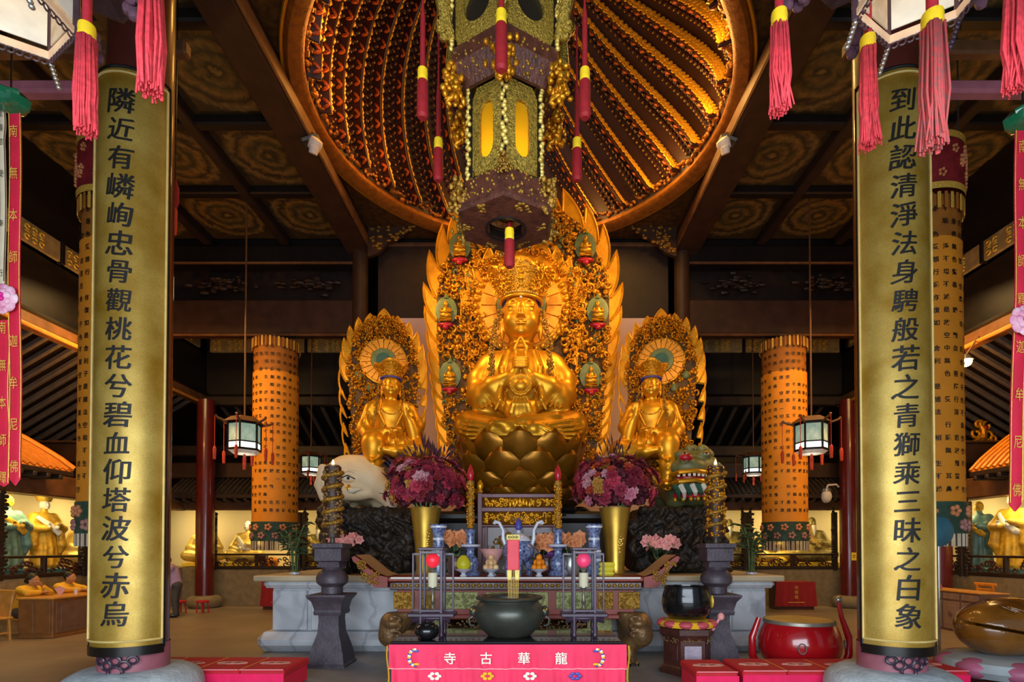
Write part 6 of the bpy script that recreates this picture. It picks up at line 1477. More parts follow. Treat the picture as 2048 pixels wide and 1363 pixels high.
def wooden_fish():
    x, y = xat(1996, 7.3), 7.3; z0 = zat(1308, y); t = thing('wooden_fish_drum', 'large hollow polished wooden fish drum resting on a pale petal cushion', 'wooden fish', (x, y, z0))
    f = Field((-.62, -.55, -.06), (.85, .6, .72), .012); f.ell((.0, 0, .30), (.44, .36, .31), .02); f.ell((.22, 0, .33), (.42, .34, .28), .1)
    f.box((.05, -.30, .27), (.62, .30, .012), .005, .008, (0, R(11), 0), True); f.ell((.45, -.36, .18), (.09, .2, .03), .02, (0, R(11), 0), True); f.ell((.1, 0, .28), (.35, .28, .18), .02, cut=True)
    for k in range(6): f.chain([(-.2 + .12 * k, -.26 + .02 * k, .56 - .012 * k), (-.1 + .12 * k, -.33, .50)], .012, .02)
    for a in range(3): f.chain([(.28 + .14 * cos(b), -.37 + .02 * abs(b), .12 + .09 * sin(b)) for b in np.linspace(0, 4, 8)], .012, .015) if a == 0 else None
    part('shell', f.mesh(), 'fish_wood', t, (0, 0, 0), ang=180); t.scale = (1.2,) * 3
    c = thing('fish_cushion', 'thick round cushion of mauve and grey petals under the wooden fish drum', 'cushion', (x + .05, y, z0 - .27)); c.scale = (1.2, 1.2, 1)
    part('pad', MB().lathe([(.38, 0), (.56, .03), (.62, .12), (.58, .22), (.45, .27), (.2, .275)], 56), 'cushion_grey', c)
    for k in range(8):
        a = 2 * pi * k / 8 - pi / 2 - .42; part('petal', MB().ball((.455, 0, .13), (.19, .205, .135), 16, 10), 'cushion_mauve', c, rz=a)
    s = thing('fish_stand', 'low dark wooden stand under the petal cushion of the wooden fish', 'stand', (x + .05, y, 0.0)); h = z0 - .27
    part('top', MB().box((0, 0, h - .04), (.9, .8, .08), .015), 'rosewood', s)
    for sx in (-1, 1):
        for sy in (-1, 1): part('leg', MB().box((sx * .36, sy * .32, (h - .08) / 2), (.10, .10, h - .08), .01), 'rosewood', s)
wooden_fish()
# ================================================================== hanging lanterns, streamers
def hexring(mb, R0, z0, R1, z1, th=.03, m=0, a0=-pi / 2, n=6):
    """band of flat panels between two hexagons"""
    for k in range(n):
        a, b = a0 + k * 2 * pi / n, a0 + (k + 1) * 2 * pi / n
        P = lambda r, t, z: (r * cos(t), r * sin(t), z)
        v = [P(R0, a, z0), P(R0, b, z0), P(R1, b, z1), P(R1, a, z1), P(R0 - th, a, z0), P(R0 - th, b, z0), P(R1 - th, b, z1), P(R1 - th, a, z1)]
        mb.add(v, [(0, 1, 2, 3), (7, 6, 5, 4), (0, 4, 5, 1), (3, 2, 6, 7), (0, 3, 7, 4), (1, 5, 6, 2)], m)
    return mb
def tassel_parts(par, x, y, ztop, zband, zbot, r, cm='tassel_red', cord='tassel_red_shade', loose=True):
    t = thing('tassel', None, None, (x, y, zband)); t.parent = par
    part('cord', MB().lathe([(r * .45, .0), (r * .42, (ztop - zband) * .4), (.008, (ztop - zband) * .5), (.008, ztop - zband)], 10), cord, t)
    b = MB()
    for z in (0, -.035): b.lathe([(r * .8, z - .03), (r * .84, z - .015), (r * .8, z)], 16)
    part('yellow_band', MB().lathe([(r * .80, -.09), (r * .84, -.07), (r * .80, -.05), (r * .84, -.03), (r * .78, 0)], 16), 'band_yellow', t)
    if not loose:
        part('strands', MB().lathe([(r * .6, zbot - zband), (r * .95, zbot - zband + .02), (r * .9, -.10), (r * .75, -.085)], 18, wob=lambda a, z: 1 + .04 * sin(9 * a)), cm, t); return t
    s = MB(); rr = random.Random(int(abs(x * 977 + y * 131)) ); n = 90; h = zband - .09 - zbot
    for k in range(n):
        a = rr.uniform(0, 6.3); q = r * sqrt(rr.random()) * .85; j = rr.uniform(-.02, .02)
        s.tube([(q * cos(a), q * sin(a), -.085), (q * 1.12 * cos(a) + j, q * 1.12 * sin(a), -.09 - h * .55), (q * 1.2 * cos(a) - j, q * 1.2 * sin(a) + j, -.09 - h * rr.uniform(.93, 1.0))], [r * .12, r * .11, r * .08], 5)
    part('strands', s, cm, t, ang=180)
    return t
def carved_figure(mb, x, y, z, s, rr):
    for k in range(44): u = rr.random(); mb.ball((x + rr.gauss(0, .16) * s, y + rr.gauss(0, .12) * s, z + (u - .5) * s), (s * rr.uniform(.05, .10), s * rr.uniform(.05, .10), s * rr.uniform(.05, .12)), 6, 4)
    mb.ball((x, y, z + .42 * s), (s * .12, s * .12, s * .14), 9, 6)
    for q in (-1, 1): mb.tube([(x, y, z + .2 * s), (x + q * .2 * s, y - .05 * s, z + .1 * s), (x + q * .12 * s, y - .15 * s, z - .1 * s)], s * .06, 6)
    mb.tube([(x + .15 * s * sin(k), y, z - .1 * s - .08 * s * k) for k in range(7)], [s * .12 * (1 - .1 * k) for k in range(7)], 6)
def central_lantern():
    x, y, z0 = 0.0, 4.4, 4.40; t = thing('palace_lantern', 'big hexagonal carved gold palace lantern hanging in front of the central statue', 'lantern', (x, y, z0)); rr = random.Random(12)
    fr, pn, gl = MB(), MB(), MB()
    b = MB().lathe([(.15, -.02), (.40, .0), (.42, .02), (.42, .05), (.15, .05)], 6, a0=-pi / 2, cap=False); part('bottom_plate', b, 'lantern_plum', t, smooth=False)
    part('bottom_hole', MB().lathe([(.145, .07), (.15, -.03), (.165, -.03), (.16, .07)], 32, cap=False), 'black_lacquer', t); part('inner_bulb', MB().ball((.0, .05, .16), (.11, .11, .06), 16, 9), 'lantern_dim', t)
    g = MB()
    for k in range(6):
        a = k * pi / 3; c = Vector((.29 * cos(a), .29 * sin(a), -.005))
        for q in range(9): g.ball((c.x + rr.uniform(-.05, .05), c.y + rr.uniform(-.05, .05), -.004), (.022, .022, .006), 6, 3)
    part('bottom_motif', g, 'gold_dull', t)
    # tiers: (r0, z0, r1, z1, material)
    for nm, a, b_, c, d, m in (('lower_ledge', .40, .05, .40, .13, 'lantern_plum'), ('lower_frieze', .37, .13, .37, .24, 'lantern_plum'), ('sill', .35, .24, .33, .28, 'black_lacquer'), ('eave_ledge', .36, .98, .47, 1.12, 'lantern_plum'), ('upper_frieze', .47, 1.12, .47, 1.24, 'lantern_plum'), ('roof_edge', .50, 1.86, .66, 1.98, 'lantern_plum'), ('roof', .66, 1.98, .30, 2.35, 'lantern_plum')):
        p = part(nm, hexring(MB(), a, b_, c, d), m, t, smooth=False)
        if 'roof' not in nm:
            g = MB()
            for q in range(96):
                am = -pi / 2 + (q % 6 + .5) * pi / 3; u = rr.random(); rm = lerp(a, c, u) * cos(pi / 6) + .002; sx = rr.uniform(-.45, .45) * lerp(a, c, u); g.ball((rm * cos(am) - sx * sin(am), rm * sin(am) + sx * cos(am), lerp(b_, d, u)), (rr.uniform(.006, .016),) * 3, 5, 3)
            part('gilt_pattern', g, 'gold_dull', p)
    for (r, za, zb, oz0, oz1, lit) in ((.31, .28, .98, .40, .84, True), (.455, 1.24, 1.86, 1.36, 1.62, False)):
        for k in range(6):
            am = -pi / 2 + (k + .5) * pi / 3; w = r * .94; ap = r * cos(pi / 6); n = 24; zc, hz = (oz0 + oz1) / 2, (oz1 - oz0) / 2; wx = .085 if lit else .12
            hole = [(wx * (cos(q) * (1 - .25 * cos(2 * q)) if lit else cos(q)), zc + hz * sin(q)) for q in np.linspace(0, 2 * pi, n + 1)[:-1]]
            rec = []
            for q in np.linspace(0, 2 * pi, n + 1)[:-1]:
                cx_, sx_ = cos(q), sin(q); f_ = min((w / 2) / max(abs(cx_), 1e-6), ((zb - za) / 2) / max(abs(sx_), 1e-6)); rec.append((f_ * cx_, (za + zb) / 2 + f_ * sx_))
            v = [(px, -ap, pz) for px, pz in rec] + [(px, -ap - .012, pz) for px, pz in hole] + [(px, -ap + .02, pz) for px, pz in hole]
            f = [(i, (i + 1) % n, n + (i + 1) % n, n + i) for i in range(n)] + [(n + i, n + (i + 1) % n, 2 * n + (i + 1) % n, 2 * n + i) for i in range(n)]
            p = part('carved_panel', MB().add(v, f), 'lantern_gold', t, rz=am + pi / 2, smooth=False)
            part('glass', MB().add([(px, -ap + .018, pz) for px, pz in hole], [tuple(range(n))]), 'lantern_grad' if lit else 'lantern_dark', p, smooth=False)
            av = -pi / 2 + k * pi / 3; part('corner_post', MB().box((0, -r, (za + zb) / 2), (.035, .035, zb - za), .006), 'black_lacquer', t, rz=av + pi / 2)
            c = MB()
            for q in range(26): c.ball((rr.uniform(-.02, .02), -r - .02, lerp(za, zb, q / 25)), (rr.uniform(.014, .026), .02, .02), 6, 4)
            part('corner_carving', c, 'statue_gold', t, rz=av + pi / 2 + (.0 if lit else .0))
    for k in range(6):
        a = -pi / 2 + k * pi / 3; ca, sa = cos(a), sin(a)
        g = MB(); carved_figure(g, .46 * ca, .46 * sa, .98, .30, rr); part('hanging_figure', g, 'gold_relief', t)
        g = MB(); carved_figure(g, .40 * ca, .40 * sa, .12 if k else .25, .24 if k else .14, rr); part('lower_figure', g, 'gold_dull', t)
        g = MB().tube([(.48 * ca, .48 * sa, 1.3), (.56 * ca, .56 * sa, 1.6), (.54 * ca, .54 * sa, 1.8), (.64 * ca, .64 * sa, 1.95)], [.04, .05, .05, .05], 8)
        for q in range(14): g.ball(((.53 + .03 * sin(q)) * ca, (.53 + .03 * sin(q)) * sa, 1.3 + .045 * q), (.045, .045, .02), 6, 4)
        part('corner_dragon', g, 'lantern_gold', t)
        if k != 3: tassel_parts(t, .70 * ca, .70 * sa, 1.98, .98 if k else 1.07, .61 if k else .66, .046, 'tassel_deep', 'tassel_deep', False)
    tassel_parts(t, 0.03, -.0, .1, -.02, -.33, .046, 'tassel_deep', 'tassel_deep', False)
    part('hanging_rod', MB().tube([(0, 0, 2.3), (0, 0, 5.7)], .02, 8), 'black_lacquer', t)
    lamp('lantern_bulb', 'POINT', (x, y, z0 + .45), 4, YEL, None, .05)
def _grad(N, L, b):   # amber glass lit by the bulb inside
    out = N['Material Output']; d = N.new('ShaderNodeBsdfDiffuse'); t = N.new('ShaderNodeBsdfTranslucent'); mx = N.new('ShaderNodeMixShader'); mx.inputs[0].default_value = .75
    for q in (d, t): q.inputs[0].default_value = (*lin('F0B820'), 1)
    L.new(d.outputs[0], mx.inputs[1]); L.new(t.outputs[0], mx.inputs[2]); L.new(mx.outputs[0], out.inputs[0])
node_mat('lantern_grad', _grad)
central_lantern()
def corner_lantern(x, y, z, label, tas, seed):
    t = thing('painted_lantern', label, 'lantern', (x, y, z)); r = .42; H = .95
    for k in range(6):
        am = -pi / 2 + (k + .5) * pi / 3; ap = r * cos(pi / 6) - .012; w = r
        p = part('painted_panel', MB().box((0, -ap, H / 2 + .05), (w - .05, .008, H - .1)), 'lantern_paper' if (k + seed) % 2 else 'panel_paint', t, rz=am + pi / 2)
        part('panel_frame', MB().box((0, -ap, .03), (w, .03, .06), .008).box((0, -ap, H), (w, .03, .06), .008), 'lantern_cream', t, rz=am + pi / 2)
        f = MB()
        for q in range(8): f.tube([(-w / 2 + .04 + q * .048 + .022 * cos(b), -ap, -.02 + .022 * sin(b)) for b in np.linspace(.5, 5.5, 8)], .007, 5)
        part('fret_edge', f, 'lantern_wood', t, rz=am + pi / 2)
        part('corner_post', MB().box((0, -r, H / 2), (.04, .04, H + .04), .006), 'lantern_wood', t, rz=-pi / 2 + k * pi / 3 + pi / 2)
        a = -pi / 2 + k * pi / 3; q = MB()
        for j in range(6): q.ball((r * cos(a) + .012 * j * (x < 0) - .012 * j * (x > 0), r * sin(a), -.03 - .035 * j), (.02, .02, .016), 8, 5)
        part('bead_drop', q, 'silver' if k != 2 else 'plum_frame', t)
        g = MB(); rr = random.Random(k + seed)
        for j in range(16): g.ball((.78 * cos(a) + rr.uniform(-.07, .07), .78 * sin(a) + rr.uniform(-.06, .06), .42 + rr.uniform(-.12, .12)), (.05, .04, .05), 6, 4)
        g.tube([(r * cos(a), r * sin(a), H), (.78 * cos(a), .78 * sin(a), .5)], .025, 6); part('carved_pendant', g, 'pendant_plum', t)
    part('roof', hexring(MB(), 1.15, H + .05, .3, H + .4), 'lantern_wood', t, smooth=False)
    for px, py, yb, D, w, cm in tas:
        X_, _, zb_ = at(px, py, D); zt = at(px, yb, D)[2]; tassel_parts(t, X_ - x, D - y, H + .1, zt - z, zb_ - z, w / 2, cm)
    part('hanging_rod', MB().tube([(0, 0, H + .3), (0, 0, CZ - z)], .015, 8), 'black_lacquer', t)
    lamp('lantern_bulb', 'POINT', (x, y, z + .7), 3, (1, .85, .65), None, .1)
corner_lantern(2.85, 3.6, 5.53, 'painted hexagonal lantern with long red tassels over the barrel drum side', [(1560, 228, 25, 3.3, .115, 'tassel_red'), (1738, 296, 75, 3.9, .125, 'tassel_red'), (1868, 301, 28, 3.4, .15, 'tassel_faded'), (2035, 183, -40, 3.12, .12, 'tassel_red')], 1)
corner_lantern(-3.47, 3.73, 5.53, 'painted hexagonal lantern with long red tassels over the desk side', [(171, 270, 52, 3.46, .12, 'tassel_red'), (300, 190, -60, 3.15, .14, 'tassel_red')], 0)
def small_lantern(px, py, D, s, label, top):
    x, y, z = at(px, py, D); t = thing('hanging_lantern', label, 'lantern', (x, y, z), R(12), 'small hanging lanterns of the aisles'); H = .62 * s; r = .36 * s
    for k in range(6):
        am = (k + .5) * pi / 3; ap = r * cos(pi / 6)
        part('glass_panel', MB().box((0, -ap + .01, H * .62), (r * .86, .008, H * .66)), 'lantern_glass', t, rz=am); part('lower_glass', MB().box((0, -ap + .01, H * .15), (r * .86, .008, H * .22)), 'lantern_bright', t, rz=am)
        part('frame', MB().box((0, -ap, H * .28), (r, .03, .03)).box((0, -ap, .0), (r, .04, .05)).box((0, -ap, H), (r, .04, .06)), 'black_lacquer', t, rz=am); part('post', MB().box((0, -r, H / 2), (.035, .035, H)), 'black_lacquer', t, rz=k * pi / 3)
        a = k * pi / 3; ca, sa = sin(a), -cos(a); part('arm', MB().tube([(r * ca, r * sa, H), (r * 1.6 * ca, r * 1.6 * sa, H * 1.12), (r * 1.75 * ca, r * 1.75 * sa, H * 1.2)], .03 * s, 6), 'brown_light', t)
        tt = part('tassel', MB().lathe([(.008, 0), (.008, H * .9), (.008, H * 1.2)], 5).lathe([(.03 * s, -H * .45), (.04 * s, -.05), (.03 * s, 0), (.01, .03)], 8), 'tassel_orange', t, (r * 1.75 * ca, r * 1.75 * sa, 0))
    part('roof', hexring(MB(), r * 1.35, H * 1.02, r * .8, H * 1.25), 'brown_light', t, smooth=False)
    part('lower_tassel', MB().lathe([(.035 * s, -H * .75), (.045 * s, -H * .35), (.03 * s, -.12), (.008, -.05)], 8), 'tassel_orange', t); part('base_fret', MB().lathe([(r * .75, -.09 * s), (r, -.02)], 6, a0=pi / 2), 'lantern_paper', t)
    part('cord', MB().tube([(0, 0, H * 1.2), (0, 0, top - z)], .02, 6), 'brown_light', t)
    lamp('lantern_bulb', 'POINT', (x, y, z - .25), 4, (1, .95, .85), None, .1)
small_lantern(489, 900, 13.0, 1.0, 'small glowing lantern hanging before the orange banner near the thin red column', 10.27); small_lantern(1623, 900, 13.0, 1.0, 'small glowing lantern hanging before the orange banner near the couplet board', 10.27)
small_lantern(622, 945, 16.8, .8, 'distant small glowing lantern hanging beside the elephant head', 10.27); small_lantern(1507, 946, 16.8, .8, 'distant small glowing lantern hanging beside the lion head', 10.27)
def streamer(name, pts, D, w, label, text=None, m='ribbon_red', gold='gold_thread', pointed=True):
    P = [at(px, py, D) for px, py in pts]; x0, y0, z0 = P[-1]; t = thing(name, label, 'streamer', (x0, y0, z0)); n = len(P); o = []
    b = MB().sheet(lambda u, v: (np.interp(v, np.linspace(0, 1, n), [p[0] - x0 for p in P]) + (u - .5) * w * (1 if v < .985 else max(.02, (1 - v) / .015 if pointed else 1)), .008 * sin(v * 11) + .004 * cos(u * 5), np.interp(v, np.linspace(0, 1, n), [p[2] - z0 for p in P])), 4, 60, 0, .006)
    part('ribbon', b, m, t)
    if text:
        g = MB(); k = max(1, len(text)); zs = np.linspace(.05, .95, k)
        for ch, v in zip(text, zs):
            cx_ = np.interp(v, np.linspace(0, 1, n), [p[0] - x0 for p in P]); cz_ = np.interp(v, np.linspace(0, 1, n), [p[2] - z0 for p in P]); write(g, ch, w * .78, lambda a, b_: (cx_ + a, -.022, cz_ + b_ * 1.5), .0)
        part('lettering', g, gold, t, smooth=False)
    for s in (-1, 1): part('selvage', MB().tube([(np.interp(v, np.linspace(0, 1, n), [p[0] - x0 for p in P]) + s * w * .48, .008 * sin(v * 11) - .012, np.interp(v, np.linspace(0, 1, n), [p[2] - z0 for p in P])) for v in np.linspace(0, .98, 40)], .004, 4), 'gold_thread' if m == 'ribbon_red' else 'rosewood', t)
    return t
T1 = '南無本師釋迦牟尼佛'
streamer('silk_streamer', [(31, 228), (31, 600), (32, 970)], 5.0, .105, 'red ribbon streamer with gold characters, hanging through the pink lotus by the desk', T1)
streamer('silk_streamer', [(8, 640), (9, 972)], 5.02, .105, 'red ribbon streamer below the lotus, outermost of the streamers by the desk', T1[:5])
streamer('silk_streamer', [(4, 222), (6, 300), (5, 575)], 5.04, .06, 'cream silk streamer above the pink lotus by the desk', '歡喜信受奉行', 'silk_cream', 'ink')
streamer('silk_streamer', [(2042, 262), (2040, 600), (2028, 1022)], 5.0, .11, 'red ribbon streamer with gold characters, hanging through the lotus over the wooden fish', T1)
streamer('silk_streamer', [(2050, 660), (2043, 1000)], 5.03, .06, 'ochre ribbon behind the red streamer over the wooden fish', None, 'gold_thread')
def lotus_knot(px, py, D, label, seed):
    x, y, z = at(px, py, D); t = thing('fabric_lotus', label, 'ornament', (x, y - .06, z)); rr = random.Random(seed)
    for ring, (n, r, m) in enumerate(((8, .135, 'lotus_pink'), (7, .09, 'lotus_pink'), (5, .05, 'magenta'))):
        for k in range(n):
            a = 2 * pi * k / n + ring * .4; part('petal', MB().ball((r * .62 * cos(a), -.02 * ring, r * .62 * sin(a)), (r * .42, .02, r * .42), 12, 7), m, t)
    part('heart', MB().ball((0, -.05, 0), (.035, .025, .035)), 'magenta', t)
lotus_knot(18, 603, 5.0, 'pink white fabric lotus on the streamers by the desk', 1); lotus_knot(2038, 645, 5.0, 'pink white fabric lotus on the streamer over the wooden fish', 2)
def leaf_cap(px, py, D, label):
    x, y, z = at(px, py, D); t = thing('glazed_leaf_cap', label, 'ornament', (x, y, z)); part('leaf', MB().lathe([(.02, .10), (.10, .085), (.15, .03), (.14, -.04), (.10, -.06), (.02, -.05)], 20, sq=(1, .8), wob=lambda a, z: 1 + .08 * sin(5 * a)), 'green_glaze', t); part('curl', MB().tube([(-.12, -.05, .04), (-.04, -.11, .07), (.06, -.10, .03), (.12, -.05, .05)], .03, 8), 'green_glaze', t)
    part('hanging_cord', MB().tube([(0, 0, .09), (0, 0, CZ - z)], .008, 6), 'black_lacquer', t)
leaf_cap(22, 205, 5.0, 'glossy green leaf cap at the top of the streamer by the desk'); leaf_cap(2046, 242, 5.0, 'glossy green leaf cap at the top of the streamer over the wooden fish')
t = thing('hanging_tassel', 'narrow red hanging tassel just beside the couplet board on the desk side', 'tassel', at(350, 470, 8.2)); part('strands', MB().lathe([(.02, 0), (.03, .15), (.03, .38), (.015, .42)], 10), 'tassel_orange', t); part('drop', MB().lathe([(.028, .42), (.05, .5), (.05, .72), (.02, .8), (.006, .84)], 12), 'tassel_deep', t); part('cord', MB().tube([(0, 0, .8), (0, 0, CZ - at(350, 470, 8.2)[2])], .008, 5), 'black_lacquer', t)
# ------------------------------------------------------------------ fittings
def floodlight(px, py, D, s, label):
    x, y, z = at(px, py, D); t = thing('spotlight', label, 'spotlight', (x, y, z)); part('housing', MB().lathe([(.05, 0), (.11, .02), (.13, .16), (.11, .22), (.03, .24)], 20, (0, 0, -.16), 0, rot(R(25), -s * R(40), 0)), 'white_paint', t); part('snout', MB().lathe([(.08, 0), (.09, .12), (.07, .13)], 16, (-s * .03, -.05, -.26), 0, rot(R(20), -s * R(20), 0)), 'white_paint', t)
    part('hood', MB().box((s * .04, 0, .07), (.36, .28, .16), .04, 0, rot(0, s * R(18), 0), .6), 'metal_grey', t); part('bracket', MB().tube([(s * .05, 0, .1), (s * .4, .02, .17)], .016, 7), 'column_pink', t); part('stem', MB().tube([(s * .1, 0, .1), (s * .12, 0, CZ - .36 - z)], .03, 8), 'metal_grey', t)
floodlight(625, 285, 10.6, -1, 'white and grey spotlight fixed under the beam on the elephant side of the dome'); floodlight(1453, 285, 10.6, 1, 'white and grey spotlight fixed under the beam on the lion side of the dome')
x, y, z = at(1931, 722, 12.0); t = thing('glowing_lamp', 'bright glowing amber lamp below the aisle beam beside the orange banner', 'lamp', (x, y, z)); part('reflector', MB().lathe([(.03, .12), (.06, .10), (.14, .0), (.145, 0), (.07, .12)], 20, (0, 0, .02)), 'metal_grey', t); part('bulb', MB().ball((0, 0, -.02), (.12, .12, .10), 16, 10), 'lamp_glow', t); part('arm', MB().tube([(0, 0, .12), (.3, 0, .55), (.55, 0, .7)], .02, 7), 'brown_light', t)
def camera_(px, py, D, label, top):
    x, y, z = at(px, py, D); t = thing('dome_camera', label, 'camera', (x, y, z)); part('globe', MB().ball((0, 0, 0), (.15, .15, .2), 18, 12), 'white_paint', t); part('collar', MB().lathe([(.1, .14), (.13, .16), (.13, .22), (.05, .26)], 18), 'silver', t); part('arm', MB().tube([(0, 0, .24), (.05, 0, .34), (.3, 0, .36), (.42, .1, .3)], .03, 7), 'white_paint', t)
camera_(1653, 992, 16.6, 'white globe camera on a bent arm near the thin red column', 0)
t = thing('yellow_notice', 'small yellow notice fixed on the thin red column near the red draped box', 'sign', (10.03, 16.72, 1.45)); part('card', MB().box((0, 0, .12), (.16, .01, .24)), 'band_yellow', t); part('print', MB().box((0, -.008, .15), (.09, .002, .02)).box((0, -.008, .10), (.07, .002, .02)), 'ink', t)
x, y, z = at(1878, 1062, 8.6); t = thing('paddle_sign', 'rounded teal paddle shaped sign on a thin pole before the orange banner', 'sign', (x, y, 0)); part('disc', MB().lathe([(.005, -.03), (.20, -.02), (.235, 0), (.20, .03), (.005, .05)], 36, (0, 0, z), 0, rot(rx=pi / 2)), 'teal_paint', t); part('pole', MB().tube([(0, .02, .0), (0, .02, z - .18)], .018, 8), 'silver', t); part('foot', MB().lathe([(.16, 0), (.16, .02), (.03, .05)], 20), 'metal_grey', t)
x, y, z = at(1972, 892, 14.5); t = thing('gilt_phoenix', 'gold scrolled phoenix ornament standing on the beam above the orange tile canopy', 'ornament', (x, 14.6, 4.61)); g = MB()
for a0, c, r in ((0, (-.12, .50), .12), (1.5, (.10, .46), .13), (2.5, (-.18, .25), .13), (4, (.12, .22), .15), (5, (.25, .12), .10), (.5, (-.05, .10), .12)): g.tube([(c[0] + r * (1 - .07 * j) * cos(a0 + j * .7), -.02, c[1] + r * (1 - .07 * j) * sin(a0 + j * .7)) for j in range(9)], .035, 6)
part('scrolls', g, 'gold_flame', t); part('body', MB().tube([(-.25, 0, .03), (0, 0, .12), (.02, 0, .35), (-.08, 0, .52), (-.02, -.02, .62)], [.05, .11, .09, .06, .03], 9).box((0, 0, .03), (.7, .16, .06), .02), 'gold_relief', t); part('crest', MB().ball((.03, -.08, .4), (.05, .03, .06)), 'ruby', t)
# ------------------------------------------------------------------ figures in the display cases
def arhat(stand, mats, seed, hat=False, beard=False):
    """clay figure about 1.7 m standing or 1.2 m seated, looking along -y"""
    rr = random.Random(seed); t = thing('case_statue', '', 'statue'); hs = 1.62 if stand else 1.03
    f = Field((-.7, -.6, -.03), (.7, .5, hs + .3), .022)
    if stand:
        f.cap((0, 0, .10), (0, 0, .95), .30, .22, .05); f.ell((0, 0, 1.12), (.28, .19, .34), .1)
        f.chain([(-.22, 0, 1.32), (-.36, -.08, 1.02), (-.10, -.30, 1.02)], [.12, .13, .08], .06); f.chain([(.22, 0, 1.32), (.36, -.08, 1.04), (.14, -.30, 1.12)], [.12, .13, .08], .06)
        for s in (-1, 1): f.chain([(s * .30, -.12, 1.0), (s * .34, -.14, .6), (s * .30, -.1, .35)], [.09, .10, .05], .05)
        for k in range(7): a = -pi + k * pi / 6; f.chain([(.20 * cos(a), .18 * sin(a), 1.0), (.26 * cos(a + .1), .26 * sin(a + .1), .5), (.31 * cos(a), .31 * sin(a), .08)], .028, .04)
    else:
        f.ell((0, -.05, .16), (.52, .38, .17), .05); f.cap((-.45, -.2, .2), (.45, -.2, .2), .15, k=.1); f.ell((0, 0, .50), (.27, .2, .36), .1); f.cap((-.22, 0, .74), (.22, 0, .74), .11, k=.08)
        f.chain([(-.27, 0, .72), (-.38, -.06, .42), (-.06, -.28, .36)], [.10, .12, .07], .06); f.chain([(.27, 0, .72), (.38, -.06, .44), (.10, -.30, .52)], [.10, .12, .06], .06)
        for k in range(6): f.chain([(-.25 + .1 * k, -.16, .72 - .05 * k), (.0 + .05 * k, -.24, .5), (.2, -.26, .34)], .022, .03)
    f.cap((0, 0, hs - .22), (0, -.01, hs - .1), .07, k=.04)
    part('robe', f.mesh(), mats[0], t, ang=180)
    h = Field((-.2, -.25, hs - .2), (.2, .2, hs + .25), .012); face(h, (0, -.02, hs + .02), .27); part('head', h.mesh(), mats[1], t, ang=180)
    s = MB().tube([(-.24, -.12, hs - .3), (-.05, -.27, hs - .5), (.2, -.26, hs - .72), (.3, -.1, hs - .8)], [.05, .07, .08, .05], 8, 0, flat=.5); part('sash', s, mats[2], t)
    for s_ in (-1, 1):
        b = MB().ball((s_ * (.10 if stand else .06), -.33, (1.05 if stand else .40)), (.045, .05, .06), 10, 6)
        for j in range(4): b.tube([(s_ * .10 + .018 * (j - 1.5), -.35, (1.09 if stand else .44)), (s_ * .10 + .018 * (j - 1.5), -.37, (1.15 if stand else .5))], .009, 5)
        part('hand', b, mats[1], t)
    if hat: part('crown', MB().lathe([(.13, 0), (.15, .05), (.19, .16), (.10, .2), (.02, .2)], 14, (0, 0, hs + .10), wob=lambda a, z: 1 + .15 * sin(6 * a)), 'bright_gold', t)
    if beard: part('beard', MB().tube([(0, -.13, hs - .06), (0, -.17, hs - .18), (0, -.16, hs - .34)], [.06, .05, .01], 9), 'statue_white', t)
    p = MB().box((0, -.03, -.06), (1.05 if not stand else .8, .75 if not stand else .7, .13), .02); part('plinth', p, mats[3], t)
    return t
def put(o, loc, rz, label, sc=1.): o.location = loc; o.rotation_euler.z = rz; o.scale = (sc,) * 3; o['label'] = label; o['group'] = 'painted figures in the display cases'; return o
A1 = arhat(True, ('robe_yellow', 'statue_white', 'statue_white', 'teal_paint'), 1, True); A2 = arhat(True, ('robe_teal', 'robe_yellow', 'robe_yellow', 'teal_paint'), 2); A3 = arhat(False, ('statue_gold', 'statue_white', 'statue_white', 'band_yellow'), 3); A4 = arhat(False, ('statue_olive', 'statue_olive', 'statue_gold', 'band_yellow'), 4, beard=True)
put(A1, (-11.75, 13.5, 1.33), R(75), 'crowned standing figure in yellow robe, centre of the case behind the desk', .95); put(A2, (-11.75, 12.55, 1.33), R(80), 'standing figure in teal robe at the near end of the case behind the desk', .95)
G = 'painted figures in the display cases'
again(A3, (-11.88, 14.95, 1.35), R(60), 'seated white faced figure at the far end of the case behind the desk', 1.1, G)
put(A3, (-9.25, 18.4, 1.36), 0, 'seated pale gold figure in the back case beside the orange banner', 1.15); again(A3, (-10.75, 18.5, 1.36), R(20), 'seated pale gold figure in the back case behind the thin red column', 1.1, G); again(A4, (-6.9, 18.5, 1.36), 0, 'seated olive figure in the back case behind the orange banner', 1.1, G)
put(A4, (9.6, 18.4, 1.365), 0, 'bearded seated olive figure in the back case beside the white globe camera', 1.25); again(A4, (6.85, 18.4, 1.36), R(-8), 'bearded seated olive figure in the back case near the glass vase by the lion', 1.2, G); again(A3, (8.25, 18.55, 1.35), 0, 'seated pale gold figure in the back case behind the orange banner near the lion', 1.1, G)
again(A1, (11.75, 13.15, 1.33), R(-75), 'crowned standing figure in yellow robe, in the case behind the wooden fish', 1.0, None, G) if False else again(A1, (11.75, 13.15, 1.33), R(-75), 'crowned standing figure in yellow robe, in the case behind the wooden fish', 1.0, G)
again(A2, (11.8, 14.2, 1.33), R(-70), 'standing figure in teal robe in the case above the row of wooden cabinets', .95, G)
